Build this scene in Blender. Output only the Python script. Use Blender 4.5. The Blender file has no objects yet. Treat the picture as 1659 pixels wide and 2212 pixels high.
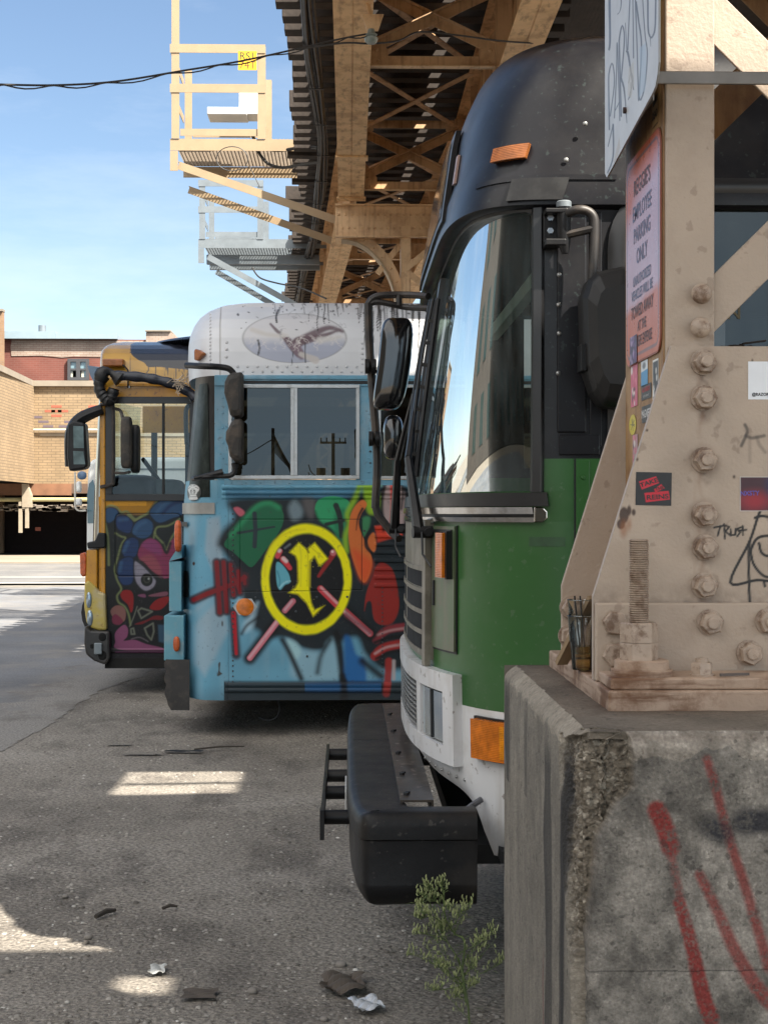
import bpy, math, random
import numpy as np
from mathutils import Vector, Matrix
random.seed(7); RNG = np.random.default_rng(7)
R = math.radians
SC = bpy.context.scene
COL = SC.collection
# ------------------------------------------------------------------ camera geometry
F, CX, HZ, EYE = 3323.0, 829.5, 1106.0, 1.6
YAW = math.atan(77.5 / F)
def W(px, py, Y):
    """world point on the plane y = Y seen at photo position (px, py)"""
    xc = (px - CX) / F; zc = (HZ - py) / F
    dx = xc * math.cos(YAW) + math.sin(YAW)
    dy = -xc * math.sin(YAW) + math.cos(YAW)
    t = Y / dy
    return Vector((t * dx, Y, EYE + t * zc))
def project(X, Y, Z):
    """arrays of world points -> photo coordinates (for laying paint on a panel)"""
    xr = X * math.cos(YAW) - Y * math.sin(YAW)
    yr = X * math.sin(YAW) + Y * math.cos(YAW)
    return CX + F * xr / yr, HZ - F * (Z - EYE) / yr
def lin(h):
    if isinstance(h, str):
        h = h.lstrip('#'); c = np.array([int(h[i:i+2], 16) / 255 for i in (0, 2, 4)])
        return np.where(c <= .04045, c / 12.92, ((c + .055) / 1.055) ** 2.4)
    return np.array(h, float)
# ------------------------------------------------------------------ objects
WLOC = {}
def link(o, parent=None, wl=None):
    COL.objects.link(o)
    if parent is not None: o.parent = parent
    WLOC[o.name] = Vector(wl) if wl is not None else Vector((0, 0, 0))
    return o
def tag(o, label, cat, group=None):
    o['label'] = label; o['category'] = cat
    if group: o['group'] = group
    return o
def thing(name, label, cat, loc, group=None):
    o = bpy.data.objects.new(name, None); o.empty_display_size = .2
    o.location = loc; link(o, None, loc); return tag(o, label, cat, group)
def structure(o): o['kind'] = 'structure'; return o
class MB:
    def __init__(s): s.v = []; s.f = []; s.sm = []
    def add(s, vs, fs, smooth=False):
        n = len(s.v); s.v += [tuple(v) for v in vs]
        s.f += [tuple(i + n for i in f) for f in fs]; s.sm += [smooth] * len(fs); return s
    def box(s, x0, x1, y0, y1, z0, z1):
        if x0 > x1: x0, x1 = x1, x0
        if y0 > y1: y0, y1 = y1, y0
        if z0 > z1: z0, z1 = z1, z0
        vs = [(x0,y0,z0),(x1,y0,z0),(x1,y1,z0),(x0,y1,z0),(x0,y0,z1),(x1,y0,z1),(x1,y1,z1),(x0,y1,z1)]
        return s.add(vs, [(0,3,2,1),(4,5,6,7),(0,1,5,4),(1,2,6,5),(2,3,7,6),(3,0,4,7)])
    def bar(s, a, b, w, h, up=(0, 0, 1)):
        """box from a to b, width w across, height h along 'up'"""
        a = Vector(a); b = Vector(b); d = (b - a).normalized(); up = Vector(up)
        x = d.cross(up)
        if x.length < 1e-5: x = d.cross(Vector((1, 0, 0)))
        x.normalize(); u = x.cross(d).normalized()
        vs = []
        for p in (a, b):
            for i, j in ((-1,-1),(1,-1),(1,1),(-1,1)): vs.append(p + x * (i * w / 2) + u * (j * h / 2))
        return s.add(vs, [(0,1,2,3),(7,6,5,4),(0,4,5,1),(1,5,6,2),(2,6,7,3),(3,7,4,0)])
    def tube(s, pts, r, seg=8, caps=True):
        pts = [Vector(p) for p in pts]; n = len(pts)
        rs = r if isinstance(r, (list, tuple)) else [r] * n
        vs = []; ref = None
        for i, p in enumerate(pts):
            d = (pts[min(i+1, n-1)] - pts[max(i-1, 0)]).normalized()
            if ref is None: ref = d.orthogonal().normalized()
            ref = (ref - d * ref.dot(d))
            ref = ref.normalized() if ref.length > 1e-6 else d.orthogonal().normalized()
            b = d.cross(ref)
            for k in range(seg):
                t = 2 * math.pi * k / seg
                vs.append(p + (ref * math.cos(t) + b * math.sin(t)) * rs[i])
        fs = [(i*seg+k, i*seg+(k+1)%seg, (i+1)*seg+(k+1)%seg, (i+1)*seg+k) for i in range(n-1) for k in range(seg)]
        s.add(vs, fs, seg > 6)
        if caps:
            s.add(vs[:seg], [tuple(reversed(range(seg)))]); s.add(vs[-seg:], [tuple(range(seg))])
        return s
    def cyl(s, a, b, r, seg=16, r2=None): return s.tube([a, b], [r, r if r2 is None else r2], seg)
    def prism(s, poly, depth):
        """poly: list of 3-D points (planar); extruded by vector depth"""
        n = len(poly); d = Vector(depth); p = [Vector(q) for q in poly]
        vs = p + [q + d for q in p]
        fs = [tuple(range(n)), tuple(reversed(range(n, 2 * n)))] + [(i, i+n, (i+1)%n+n, (i+1)%n) for i in range(n)]
        return s.add(vs, fs)
    def hexa(s, c, axis, r, h, seg=6, rot=0., chamfer=.0):
        """hexagonal nut or any n-gon prism with a chamfered outer end, base at c"""
        c = Vector(c); a = Vector(axis).normalized(); x = a.orthogonal().normalized(); y = a.cross(x)
        rows = [(0, r), (h * (1 - chamfer), r), (h, r * (1 - chamfer * .8))] if chamfer else [(0, r), (h, r)]
        vs = [c + a * z + (x * math.cos(rot + 2*math.pi*k/seg) + y * math.sin(rot + 2*math.pi*k/seg)) * q for z, q in rows for k in range(seg)]
        m = len(rows)
        fs = [(i*seg+k, i*seg+(k+1)%seg, (i+1)*seg+(k+1)%seg, (i+1)*seg+k) for i in range(m-1) for k in range(seg)]
        fs += [tuple(range((m-1)*seg, m*seg)), tuple(reversed(range(seg)))]
        return s.add(vs, fs, seg > 8)
    def dome(s, c, axis, r, h=None, seg=10, rings=3):
        c = Vector(c); a = Vector(axis).normalized(); x = a.orthogonal().normalized(); y = a.cross(x); h = r if h is None else h
        vs = []
        for i in range(rings):
            t = i / rings * math.pi / 2
            for k in range(seg):
                q = 2 * math.pi * k / seg
                vs.append(c + a * (h * math.sin(t)) + (x * math.cos(q) + y * math.sin(q)) * (r * math.cos(t)))
        vs.append(c + a * h); n = len(vs) - 1
        fs = [(i*seg+k, i*seg+(k+1)%seg, (i+1)*seg+(k+1)%seg, (i+1)*seg+k) for i in range(rings-1) for k in range(seg)]
        fs += [((rings-1)*seg+k, (rings-1)*seg+(k+1)%seg, n) for k in range(seg)]
        return s.add(vs, fs, True)
    def sbox(s, c, hs, e=.35, nu=20, nv=12, axes=None):
        """super-ellipsoid: a rounded box with half sizes hs"""
        c = Vector(c); ax = axes or (Vector((1,0,0)), Vector((0,1,0)), Vector((0,0,1)))
        sp = lambda v, p: math.copysign(abs(v) ** p, v)
        vs = []
        for i in range(nv + 1):
            t = -math.pi/2 + math.pi * i / nv
            for k in range(nu):
                q = 2 * math.pi * k / nu
                l = (sp(math.cos(t), e) * sp(math.cos(q), e), sp(math.cos(t), e) * sp(math.sin(q), e), sp(math.sin(t), e))
                vs.append(c + ax[0]*(l[0]*hs[0]) + ax[1]*(l[1]*hs[1]) + ax[2]*(l[2]*hs[2]))
        fs = [(i*nu+k, i*nu+(k+1)%nu, (i+1)*nu+(k+1)%nu, (i+1)*nu+k) for i in range(nv) for k in range(nu)]
        return s.add(vs, fs, True)
    def rows(s, rows, closed=False, smooth=True, capt=False, capb=False):
        m = len(rows[0]); vs = [p for r in rows for p in r]
        kk = m if closed else m - 1
        fs = [(i*m+k, i*m+(k+1)%m, (i+1)*m+(k+1)%m, (i+1)*m+k) for i in range(len(rows)-1) for k in range(kk)]
        s.add(vs, fs, smooth)
        if capt: s.add(rows[-1], [tuple(range(m))])
        if capb: s.add(rows[0], [tuple(reversed(range(m)))])
        return s
    def lathe(s, c, prof, seg=24):
        c = Vector(c)
        return s.rows([[c + Vector((r*math.cos(2*math.pi*k/seg), r*math.sin(2*math.pi*k/seg), z)) for k in range(seg)] for r, z in prof], True)
    def pieces(s):
        par = list(range(len(s.v)))
        def find(i):
            while par[i] != i: par[i] = par[par[i]]; i = par[i]
            return i
        for f in s.f:
            for q in f[1:]: par[find(q)] = find(f[0])
        groups = {}
        for f, m in zip(s.f, s.sm): groups.setdefault(find(f[0]), []).append((f, m))
        for fs in groups.values():
            ids = sorted({i for f, _ in fs for i in f}); ix = {i: n for n, i in enumerate(ids)}; q = MB(); q.v = [s.v[i] for i in ids]; q.f = [tuple(ix[i] for i in f) for f, _ in fs]; q.sm = [m for _, m in fs]; yield q
    def build_each(s, name, mat, parent, **kw): return [q.build(name, mat, parent, **kw) for q in s.pieces()]
    def map(s, fn): s.v = [tuple(fn(*v)) for v in s.v]; return s
    def build(s, name, mat, parent=None, bevel=0, origin=None, seg=2):
        wl = WLOC[parent.name] if parent is not None else (Vector(origin) if origin is not None else Vector((0, 0, 0)))
        me = bpy.data.meshes.new(name)
        me.from_pydata([(v[0]-wl[0], v[1]-wl[1], v[2]-wl[2]) for v in s.v], [], s.f)
        me.polygons.foreach_set('use_smooth', s.sm)
        if mat: me.materials.append(mat)
        me.validate(); me.update()
        if any(s.sm): me.set_sharp_from_angle(angle=R(42))
        o = bpy.data.objects.new(name, me); link(o, parent, wl)
        if parent is None: o.location = wl
        if bevel:
            b = o.modifiers.new('bevel', 'BEVEL'); b.width = bevel; b.segments = seg; b.limit_method = 'ANGLE'; b.angle_limit = R(38)
            b.harden_normals = False
        return o
def grid_obj(name, P3, cols, mat, parent=None, mask=None, smooth=True, origin=None):
    """P3: (nv, nu, 3) points; cols: (nv, nu, 3) linear colours stored as the attribute 'paint'"""
    nv, nu, _ = P3.shape
    wl = WLOC[parent.name] if parent is not None else (Vector(origin) if origin is not None else Vector((0, 0, 0)))
    i, k = np.meshgrid(np.arange(nv-1), np.arange(nu-1), indexing='ij')
    q = np.stack([i*nu+k, i*nu+k+1, (i+1)*nu+k+1, (i+1)*nu+k], -1).reshape(-1, 4)
    if mask is not None: q = q[mask.reshape(-1)]
    co = (P3.reshape(-1, 3) - np.array(wl)).astype(np.float32)
    me = bpy.data.meshes.new(name)
    me.vertices.add(len(co)); me.vertices.foreach_set('co', co.ravel())
    me.loops.add(q.size); me.loops.foreach_set('vertex_index', q.ravel().astype(np.int32))
    me.polygons.add(len(q)); me.polygons.foreach_set('loop_start', np.arange(0, q.size, 4, dtype=np.int32))
    me.polygons.foreach_set('loop_total', np.full(len(q), 4, np.int32))
    me.update(calc_edges=True)
    me.polygons.foreach_set('use_smooth', np.full(len(q), smooth))
    if cols is not None:
        a = me.color_attributes.new('paint', 'FLOAT_COLOR', 'POINT')
        c4 = np.ones((len(co), 4), np.float32); c4[:, :3] = cols.reshape(-1, 3); a.data.foreach_set('color', c4.ravel())
    me.materials.append(mat); me.validate()
    o = bpy.data.objects.new(name, me); link(o, parent, wl)
    if parent is None: o.location = wl
    return o
FONT_N = [0]
def text_mesh(name, txt, mat, parent, origin, xdir, ydir, size, align='CENTER', extrude=.0004, xs=1.0, bold=0., sp=1.0):
    cu = bpy.data.curves.new(name, 'FONT'); cu.body = txt; cu.size = 1; cu.align_x = align; cu.align_y = 'CENTER'
    cu.extrude = 0; cu.offset = bold; cu.space_line = sp; cu.resolution_u = 3
    t = bpy.data.objects.new(name, cu); COL.objects.link(t)
    dg = bpy.context.evaluated_depsgraph_get(); dg.update()
    me = bpy.data.meshes.new_from_object(t.evaluated_get(dg))
    bpy.data.objects.remove(t); bpy.data.curves.remove(cu)
    x = Vector(xdir).normalized(); y = Vector(ydir).normalized(); z = x.cross(y); o0 = Vector(origin)
    wl = WLOC[parent.name] if parent is not None else Vector((0, 0, 0))
    for v in me.vertices:
        v.co = o0 + x * (v.co.x * size * xs) + y * (v.co.y * size) + z * extrude - wl
    me.materials.clear(); me.materials.append(mat)
    o = bpy.data.objects.new(name, me); return link(o, parent, wl)
# ------------------------------------------------------------------ painting panels (spray paint, lettering)
def vnoise(x, y, s, seed=0):
    r = np.random.default_rng(seed); g = r.random((128, 128))
    u, v = x / s, y / s; i, j = np.floor(u).astype(int), np.floor(v).astype(int); a, b = u - i, v - j
    a = a*a*(3-2*a); b = b*b*(3-2*b)
    G = lambda p, q: g[p % 128, q % 128]
    return (G(i,j)*(1-a)*(1-b) + G(i+1,j)*a*(1-b) + G(i,j+1)*(1-a)*b + G(i+1,j+1)*a*b)
class Cv:
    def __init__(s, x, y, base):
        s.x, s.y = x, y; s.c = np.zeros(x.shape + (3,)); s.c[:] = lin(base)
    def put(s, d, col, soft, op=1.):
        m = np.clip(.5 - d / max(soft, 1e-6), 0, 1); m = (m*m*(3-2*m) * op)[..., None]
        s.c = s.c * (1 - m) + lin(col) * m; return s
    def dline(s, pts, w, w1=None):
        d = np.full(s.x.shape, 1e9); w1 = w if w1 is None else w1; n = len(pts) - 1
        L = [math.hypot(pts[i+1][0]-pts[i][0], pts[i+1][1]-pts[i][1]) for i in range(n)]; T = sum(L) or 1; acc = 0
        for i in range(n):
            (ax, ay), (bx, by) = pts[i], pts[i+1]; l2 = max(L[i] ** 2, 1e-9)
            t = np.clip(((s.x-ax)*(bx-ax) + (s.y-ay)*(by-ay)) / l2, 0, 1)
            ww = w + (w1 - w) * (acc + t * L[i]) / T
            d = np.minimum(d, np.hypot(s.x-ax-t*(bx-ax), s.y-ay-t*(by-ay)) - ww / 2); acc += L[i]
        return d
    def line(s, pts, w, col, soft=3., op=1., w1=None): return s.put(s.dline(pts, w, w1), col, soft, op)
    def dpoly(s, pts):
        ins = np.zeros(s.x.shape, bool); d = np.full(s.x.shape, 1e9); n = len(pts)
        for i in range(n):
            (ax, ay), (bx, by) = pts[i], pts[(i+1) % n]
            t = np.clip(((s.x-ax)*(bx-ax) + (s.y-ay)*(by-ay)) / max((bx-ax)**2 + (by-ay)**2, 1e-9), 0, 1)
            d = np.minimum(d, np.hypot(s.x-ax-t*(bx-ax), s.y-ay-t*(by-ay)))
            if by != ay:
                c = ((ay > s.y) != (by > s.y)) & (s.x < (bx-ax)*(s.y-ay)/(by-ay) + ax); ins ^= c
        return np.where(ins, -d, d)
    def poly(s, pts, col, soft=3., op=1.): return s.put(s.dpoly(pts), col, soft, op)
    def dell(s, cx, cy, rx, ry, ang=0):
        c, q = math.cos(ang), math.sin(ang); u = (s.x-cx)*c + (s.y-cy)*q; v = -(s.x-cx)*q + (s.y-cy)*c
        k = np.hypot(u/rx, v/ry); return (k - 1) * min(rx, ry)
    def ell(s, cx, cy, rx, ry, col, soft=3., op=1., ang=0): return s.put(s.dell(cx, cy, rx, ry, ang), col, soft, op)
    def ring(s, cx, cy, rx, ry, w, col, soft=3., op=1., ang=0): return s.put(np.abs(s.dell(cx, cy, rx, ry, ang)) - w/2, col, soft, op)
def smooth_pts(pts, n=6, closed=True):
    """Catmull-Rom through 2-D points"""
    out = []; m = len(pts); rng = range(m) if closed else range(m - 1)
    g = (lambda i: pts[i % m]) if closed else (lambda i: pts[min(max(i, 0), m - 1)])
    for i in rng:
        p0, p1, p2, p3 = g(i-1), g(i), g(i+1), g(i+2)
        for k in range(n):
            t = k / n
            out.append(tuple(.5*((2*p1[a]) + (-p0[a]+p2[a])*t + (2*p0[a]-5*p1[a]+4*p2[a]-p3[a])*t*t + (-p0[a]+3*p1[a]-3*p2[a]+p3[a])*t**3) for a in range(len(p1))))
    if not closed: out.append(tuple(pts[-1]))
    return out
# ------------------------------------------------------------------ materials
def nt(name):
    m = bpy.data.materials.new(name); m.use_nodes = True; t = m.node_tree; t.nodes.clear()
    o = t.nodes.new('ShaderNodeOutputMaterial'); return m, t, o
def N(t, k, **kw):
    n = t.nodes.new(k)
    for a, v in kw.items(): setattr(n, a, v)
    return n
def mapping(t, scale=(1, 1, 1), rot=(0, 0, 0), coord='Object'):
    tc = N(t, 'ShaderNodeTexCoord'); mp = N(t, 'ShaderNodeMapping'); mp.inputs['Scale'].default_value = scale; mp.inputs['Rotation'].default_value = rot
    t.links.new(tc.outputs[coord], mp.inputs['Vector']); return mp.outputs['Vector']
def noise(t, vec, scale, detail=5., rough=.55):
    n = N(t, 'ShaderNodeTexNoise'); n.inputs['Scale'].default_value = scale; n.inputs['Detail'].default_value = detail; n.inputs['Roughness'].default_value = rough
    t.links.new(vec, n.inputs['Vector']); return n.outputs['Fac']
def ramp(t, fac, stops):
    r = N(t, 'ShaderNodeValToRGB'); e = r.color_ramp.elements
    while len(e) < len(stops): e.new(.5)
    for q, (p, c) in zip(e, stops):
        q.position = p; c = lin(c) if not isinstance(c, (int, float)) else (c, c, c); q.color = (*c[:3], 1)
    t.links.new(fac, r.inputs['Fac']); return r.outputs['Color']
def mix(t, fac, a, b, mode='MIX'):
    n = N(t, 'ShaderNodeMix', data_type='RGBA', blend_type=mode)
    for sock, v in ((n.inputs[0], fac), (n.inputs[6], a), (n.inputs[7], b)):
        if isinstance(v, (int, float)): sock.default_value = v if sock == n.inputs[0] else (v, v, v, 1)
        elif hasattr(v, 'links') or hasattr(v, 'is_linked'): t.links.new(v, sock)
        else: sock.default_value = (*lin(v)[:3], 1)
    return n.outputs[2]
def math_(t, op, a, b=0.):
    n = N(t, 'ShaderNodeMath', operation=op)
    for s_, v in zip(n.inputs, (a, b)):
        if isinstance(v, (int, float)): s_.default_value = v
        else: t.links.new(v, s_)
    return n.outputs[0]
MATS = {}
def mat(name, col, rough=.6, metal=0., var=.12, vscale=6., bump=.0, bscale=60., dirt=None, dscale=3., damt=.5, paint=False, spec=.5,
        streak=None, samt=.5, sscale=(14, 14, 1.2), coat=0., speck=None, spamt=.6, spscale=25.):
    """painted / cast surface: base colour, broad variation, dirt patches, streaks that run down, specks and bump"""
    if name in MATS: return MATS[name]
    m, t, o = nt(name); b = N(t, 'ShaderNodeBsdfPrincipled'); t.links.new(b.outputs[0], o.inputs[0])
    v = mapping(t)
    if paint:
        a = N(t, 'ShaderNodeAttribute'); a.attribute_name = 'paint'; c = a.outputs['Color']
    else:
        rgb = N(t, 'ShaderNodeRGB'); rgb.outputs[0].default_value = (*lin(col)[:3], 1); c = rgb.outputs[0]
    if var:
        n = noise(t, v, vscale, 6); c = mix(t, 1., c, ramp(t, n, [(.3, 1 - var), (.7, 1.0)]), 'MULTIPLY')
    if dirt is not None:
        n = noise(t, v, dscale, 8, .65); f = ramp(t, n, [(.48, 0.), (.62, damt)]); c = mix(t, f, c, dirt)
    if streak is not None:
        n = noise(t, mapping(t, sscale), 1., 6, .6); f = ramp(t, n, [(.52, 0.), (.66, samt)]); c = mix(t, f, c, streak)
    if speck is not None:
        n = noise(t, v, spscale, 3, .5); f = ramp(t, n, [(.64, 0.), (.68, spamt)]); c = mix(t, f, c, speck)
    t.links.new(c, b.inputs['Base Color'])
    n = noise(t, v, vscale * 2.5, 4); rr = N(t, 'ShaderNodeMapRange'); t.links.new(n, rr.inputs[0])
    rr.inputs[3].default_value = max(rough - .1, .02); rr.inputs[4].default_value = min(rough + .1, 1); t.links.new(rr.outputs[0], b.inputs['Roughness'])
    b.inputs['Metallic'].default_value = metal; b.inputs['Specular IOR Level'].default_value = spec
    if coat: b.inputs['Coat Weight'].default_value = coat; b.inputs['Coat Roughness'].default_value = .08
    if bump:
        n = noise(t, v, bscale, 5); bp = N(t, 'ShaderNodeBump'); bp.inputs['Strength'].default_value = min(1, bump); bp.inputs['Distance'].default_value = .004 * max(1, bump)
        t.links.new(n, bp.inputs['Height']); t.links.new(bp.outputs[0], b.inputs['Normal'])
    MATS[name] = m; return m
def glass(name, tint, refl=.06, rough=.01, ior=1.5, streaks=0., fs=1.):
    """thin pane: tinted see-through plus a mirror part that grows at grazing angles"""
    m, t, o = nt(name); tr = N(t, 'ShaderNodeBsdfTransparent'); tr.inputs[0].default_value = (*lin(tint), 1)
    g = N(t, 'ShaderNodeBsdfGlossy'); g.inputs['Roughness'].default_value = rough; g.inputs[0].default_value = (.88, .96, 1, 1)
    fr = N(t, 'ShaderNodeFresnel'); fr.inputs[0].default_value = ior
    fac = math_(t, 'MAXIMUM', math_(t, 'MULTIPLY', fr.outputs[0], fs), refl)
    mx = N(t, 'ShaderNodeMixShader'); t.links.new(fac, mx.inputs[0]); t.links.new(tr.outputs[0], mx.inputs[1]); t.links.new(g.outputs[0], mx.inputs[2])
    last = mx.outputs[0]
    if streaks:
        df = N(t, 'ShaderNodeBsdfDiffuse'); df.inputs[0].default_value = (.42, .50, .50, 1)  # streaky film, tinted bluish to put a bright haze on the windscreen
        n = noise(t, mapping(t, (9, 9, 1.2)), 1.5, 8, .7); f = ramp(t, n, [(.4, 0.), (.8, streaks)])
        m2 = N(t, 'ShaderNodeMixShader'); t.links.new(f, m2.inputs[0]); t.links.new(last, m2.inputs[1]); t.links.new(df.outputs[0], m2.inputs[2]); last = m2.outputs[0]
    t.links.new(last, o.inputs[0]); return m
def lens(name, col):
    m, t, o = nt(name); b = N(t, 'ShaderNodeBsdfPrincipled'); t.links.new(b.outputs[0], o.inputs[0])
    b.inputs['Base Color'].default_value = (*lin(col), 1); b.inputs['Roughness'].default_value = .18
    w = N(t, 'ShaderNodeTexWave'); w.inputs['Scale'].default_value = 60; w.bands_direction = 'Z'; t.links.new(mapping(t), w.inputs[0])
    bp = N(t, 'ShaderNodeBump'); bp.inputs['Strength'].default_value = .35; bp.inputs['Distance'].default_value = .002
    t.links.new(w.outputs['Fac'], bp.inputs['Height']); t.links.new(bp.outputs[0], b.inputs['Normal'])
    n = noise(t, mapping(t), 30, 4); c = mix(t, 1., col, ramp(t, n, [(.3, .55), (.7, 1.)]), 'MULTIPLY'); t.links.new(c, b.inputs['Base Color'])
    b.inputs['Subsurface Weight'].default_value = 0.0
    return m
STEEL = mat('tan_steel_paint', (.68, .45, .25), .6, var=.2, vscale=2.2, dirt=(.32, .18, .085), dscale=5, damt=.5, streak=(.16, .075, .03), samt=.45, sscale=(22, 7, 1.0), bump=.25, bscale=40)
STEEL_RUST = mat('rust_streaked_steel', (.76, .48, .235), .62, var=.2, vscale=2.5, dirt=(.36, .18, .07), dscale=4, damt=.6, streak=(.16, .07, .025), samt=.55, sscale=(18, 5, 2), bump=.3, bscale=40)
CREAM = mat('cream_steel_paint', (.37, .27, .16), .55, var=.12, vscale=3, dirt=(.30, .2, .12), dscale=4, damt=.3, bump=.1)
GALV = mat('galvanised_steel', (.22, .25, .27), .5, metal=.3, var=.25, vscale=5)
TAUPE = mat('taupe_steel_paint', (.44, .35, .272), .55, var=.12, vscale=5, dirt=(.25, .18, .135), dscale=3, damt=.3, bump=.35, bscale=120, speck=(.12, .07, .045), spamt=.3, spscale=26)
TAUPE_P = mat('taupe_steel_graffiti', None, .55, var=.12, vscale=5, paint=True, bump=.35, bscale=120, speck=(.09, .05, .03), spamt=.3, spscale=22)
TAUPE_RUST = mat('taupe_steel_rusty', (.46, .33, .24), .65, var=.2, vscale=6, dirt=(.13, .055, .02), dscale=7, damt=.9, streak=(.12, .05, .02), samt=.85, sscale=(5, 5, 55), bump=.5, bscale=90)
OCHRE = mat('ochre_steel_paint', (.40, .235, .10), .6, var=.2, vscale=5, dirt=(.16, .08, .035), dscale=7, damt=.6, streak=(.16, .07, .03), samt=.5, sscale=(20, 20, 2), bump=.5, bscale=90)
RUBBER = mat('black_rubber', (.007, .007, .008), .5, var=.3)
BLACKPL = mat('black_plastic', (.009, .009, .010), .42, var=.25, dirt=(.04, .037, .033), dscale=5, damt=.35, spec=.3)
BLACKGL = mat('gloss_black_plastic', (.008, .008, .009), .08, var=.1, coat=.6)
TIMBER = mat('weathered_timber', (.055, .042, .034), .85, var=.45, vscale=4, dirt=(.02, .016, .013), dscale=6, damt=.7, bump=.6, bscale=30)
PLANK = mat('deck_plank', (.07, .054, .043), .85, var=.4, vscale=5, bump=.4)
CABLE = mat('cable_sheath', (.025, .023, .022), .55, var=.3)
CHROME = mat('chrome_trim', (.62, .60, .57), .16, metal=1., var=.2, vscale=12, dirt=(.22, .17, .12), dscale=14, damt=.4)
ALU = mat('aluminium_frame', (.52, .53, .53), .38, metal=.7, var=.2, vscale=9, dirt=(.2, .19, .17), dscale=9, damt=.5)
AMBER = lens('amber_lens', (.75, .20, .012)); AMBER_OLD = lens('faded_amber_lens', (.36, .115, .025)); REDLENS = lens('orange_lens', (.62, .12, .025))
DARKIN = mat('dark_interior', (.012, .013, .014), .8, var=.3)
GREYIN = mat('grey_vinyl', (.12, .13, .13), .7, var=.3)
MIRROR = mat('mirror_glass', (.75, .77, .78), .02, metal=1., var=0)

PRINT = mat('printed_sheet', None, .4, paint=True, var=.08, vscale=20)
INK = mat('black_ink', (.02, .02, .022), .5, var=.1)
# ================================================================== camera, light, sky
cam = bpy.data.cameras.new('camera'); co = bpy.data.objects.new('camera', cam); COL.objects.link(co); SC.camera = co
cam.sensor_fit = 'VERTICAL'; cam.sensor_height = 34.6; cam.lens = 34.6 * F / 2212.0; cam.clip_start = .05; cam.clip_end = 2000
co.location = (0, 0, EYE); co.rotation_euler = (R(90), 0, -YAW)
SUN = Vector((.65, -.56, 1)).normalized()
sl = bpy.data.lights.new('sun', 'SUN'); sl.energy = 5.0; sl.angle = R(.5); sl.color = (1, .93, .82)
so = bpy.data.objects.new('sun', sl); COL.objects.link(so); so.rotation_euler = SUN.to_track_quat('Z', 'Y').to_euler(); so.location = (8, -6, 20)
w = bpy.data.worlds.new('World'); SC.world = w; w.use_nodes = True; t = w.node_tree; t.nodes.clear()
wo = N(t, 'ShaderNodeOutputWorld'); bg = N(t, 'ShaderNodeBackground'); sky = N(t, 'ShaderNodeTexSky', sky_type='NISHITA')
sky.sun_disc = False; sky.sun_elevation = math.asin(SUN.z); sky.sun_rotation = math.atan2(SUN.x, SUN.y); sky.air_density = 1.0; sky.dust_density = .25; sky.ozone_density = 1.6
tc = N(t, 'ShaderNodeTexCoord'); mp = N(t, 'ShaderNodeMapping'); mp.inputs['Scale'].default_value = (2.2, 2.2, 9.0); t.links.new(tc.outputs['Generated'], mp.inputs[0])
n1 = noise(t, mp.outputs[0], 1.6, 9, .62); f1 = ramp(t, n1, [(.47, 0.), (.78, .6)])
sep = N(t, 'ShaderNodeSeparateXYZ'); t.links.new(tc.outputs['Generated'], sep.inputs[0])
low = ramp(t, sep.outputs[2], [(.06, .75), (.16, .45), (.5, .4)])          # thin cloud thickens towards the horizon
cl = mix(t, 1., f1, low, 'MULTIPLY'); lowh = ramp(t, sep.outputs[2], [(.0, .32), (.16, .0)])
cloud = mix(t, 1., cl, lowh, 'ADD')
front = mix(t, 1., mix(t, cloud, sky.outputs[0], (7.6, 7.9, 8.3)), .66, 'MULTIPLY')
# broken bright cloud added out of view behind the camera, to fill the shade
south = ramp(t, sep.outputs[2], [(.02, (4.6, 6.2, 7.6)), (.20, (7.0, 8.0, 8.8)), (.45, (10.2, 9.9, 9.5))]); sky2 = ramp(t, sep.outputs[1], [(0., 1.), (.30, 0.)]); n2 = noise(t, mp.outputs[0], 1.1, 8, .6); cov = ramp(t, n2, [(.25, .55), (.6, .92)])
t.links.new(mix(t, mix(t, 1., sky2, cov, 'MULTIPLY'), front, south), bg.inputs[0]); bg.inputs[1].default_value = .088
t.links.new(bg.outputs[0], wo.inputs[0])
SC.view_settings.view_transform = 'Standard'; SC.view_settings.look = 'None'; SC.view_settings.exposure = 1.6; SC.view_settings.gamma = 1
SC.cycles.max_bounces = 8; SC.cycles.transparent_max_bounces = 16; SC.cycles.use_denoising = True; SC.cycles.caustics_reflective = False

# ================================================================== ground, road, pavement
def ground_mat():
    m, t, o = nt('gravel_lot'); b = N(t, 'ShaderNodeBsdfPrincipled'); t.links.new(b.outputs[0], o.inputs[0])
    v = mapping(t)
    big = noise(t, v, .55, 6, .6); mid = noise(t, mapping(t, (1, .5, 1)), 1.9, 9, .72); fine = noise(t, v, 60, 4, .6)
    c = ramp(t, big, [(.3, (.165, .146, .124)), (.5, (.248, .222, .188)), (.7, (.335, .304, .264))])
    c = mix(t, ramp(t, mid, [(.49, 0.), (.62, .8)]), c, (.115, .10, .085))
    c = mix(t, 1., c, ramp(t, fine, [(.28, .35), (.72, 1.5)]), 'MULTIPLY')
    vo = N(t, 'ShaderNodeTexVoronoi'); vo.inputs['Scale'].default_value = 42; t.links.new(v, vo.inputs[0])
    c = mix(t, ramp(t, vo.outputs['Distance'], [(.10, .55), (.22, 0.)]), c, (.38, .345, .30))
    t.links.new(c, b.inputs['Base Color']); b.inputs['Roughness'].default_value = .95
    h = mix(t, .45, mix(t, .5, vo.outputs['Distance'], fine), noise(t, v, 16, 6, .7)); bp = N(t, 'ShaderNodeBump'); bp.inputs['Strength'].default_value = 1; bp.inputs['Distance'].default_value = .03
    t.links.new(h, bp.inputs['Height']); t.links.new(bp.outputs[0], b.inputs['Normal']); return m
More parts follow.
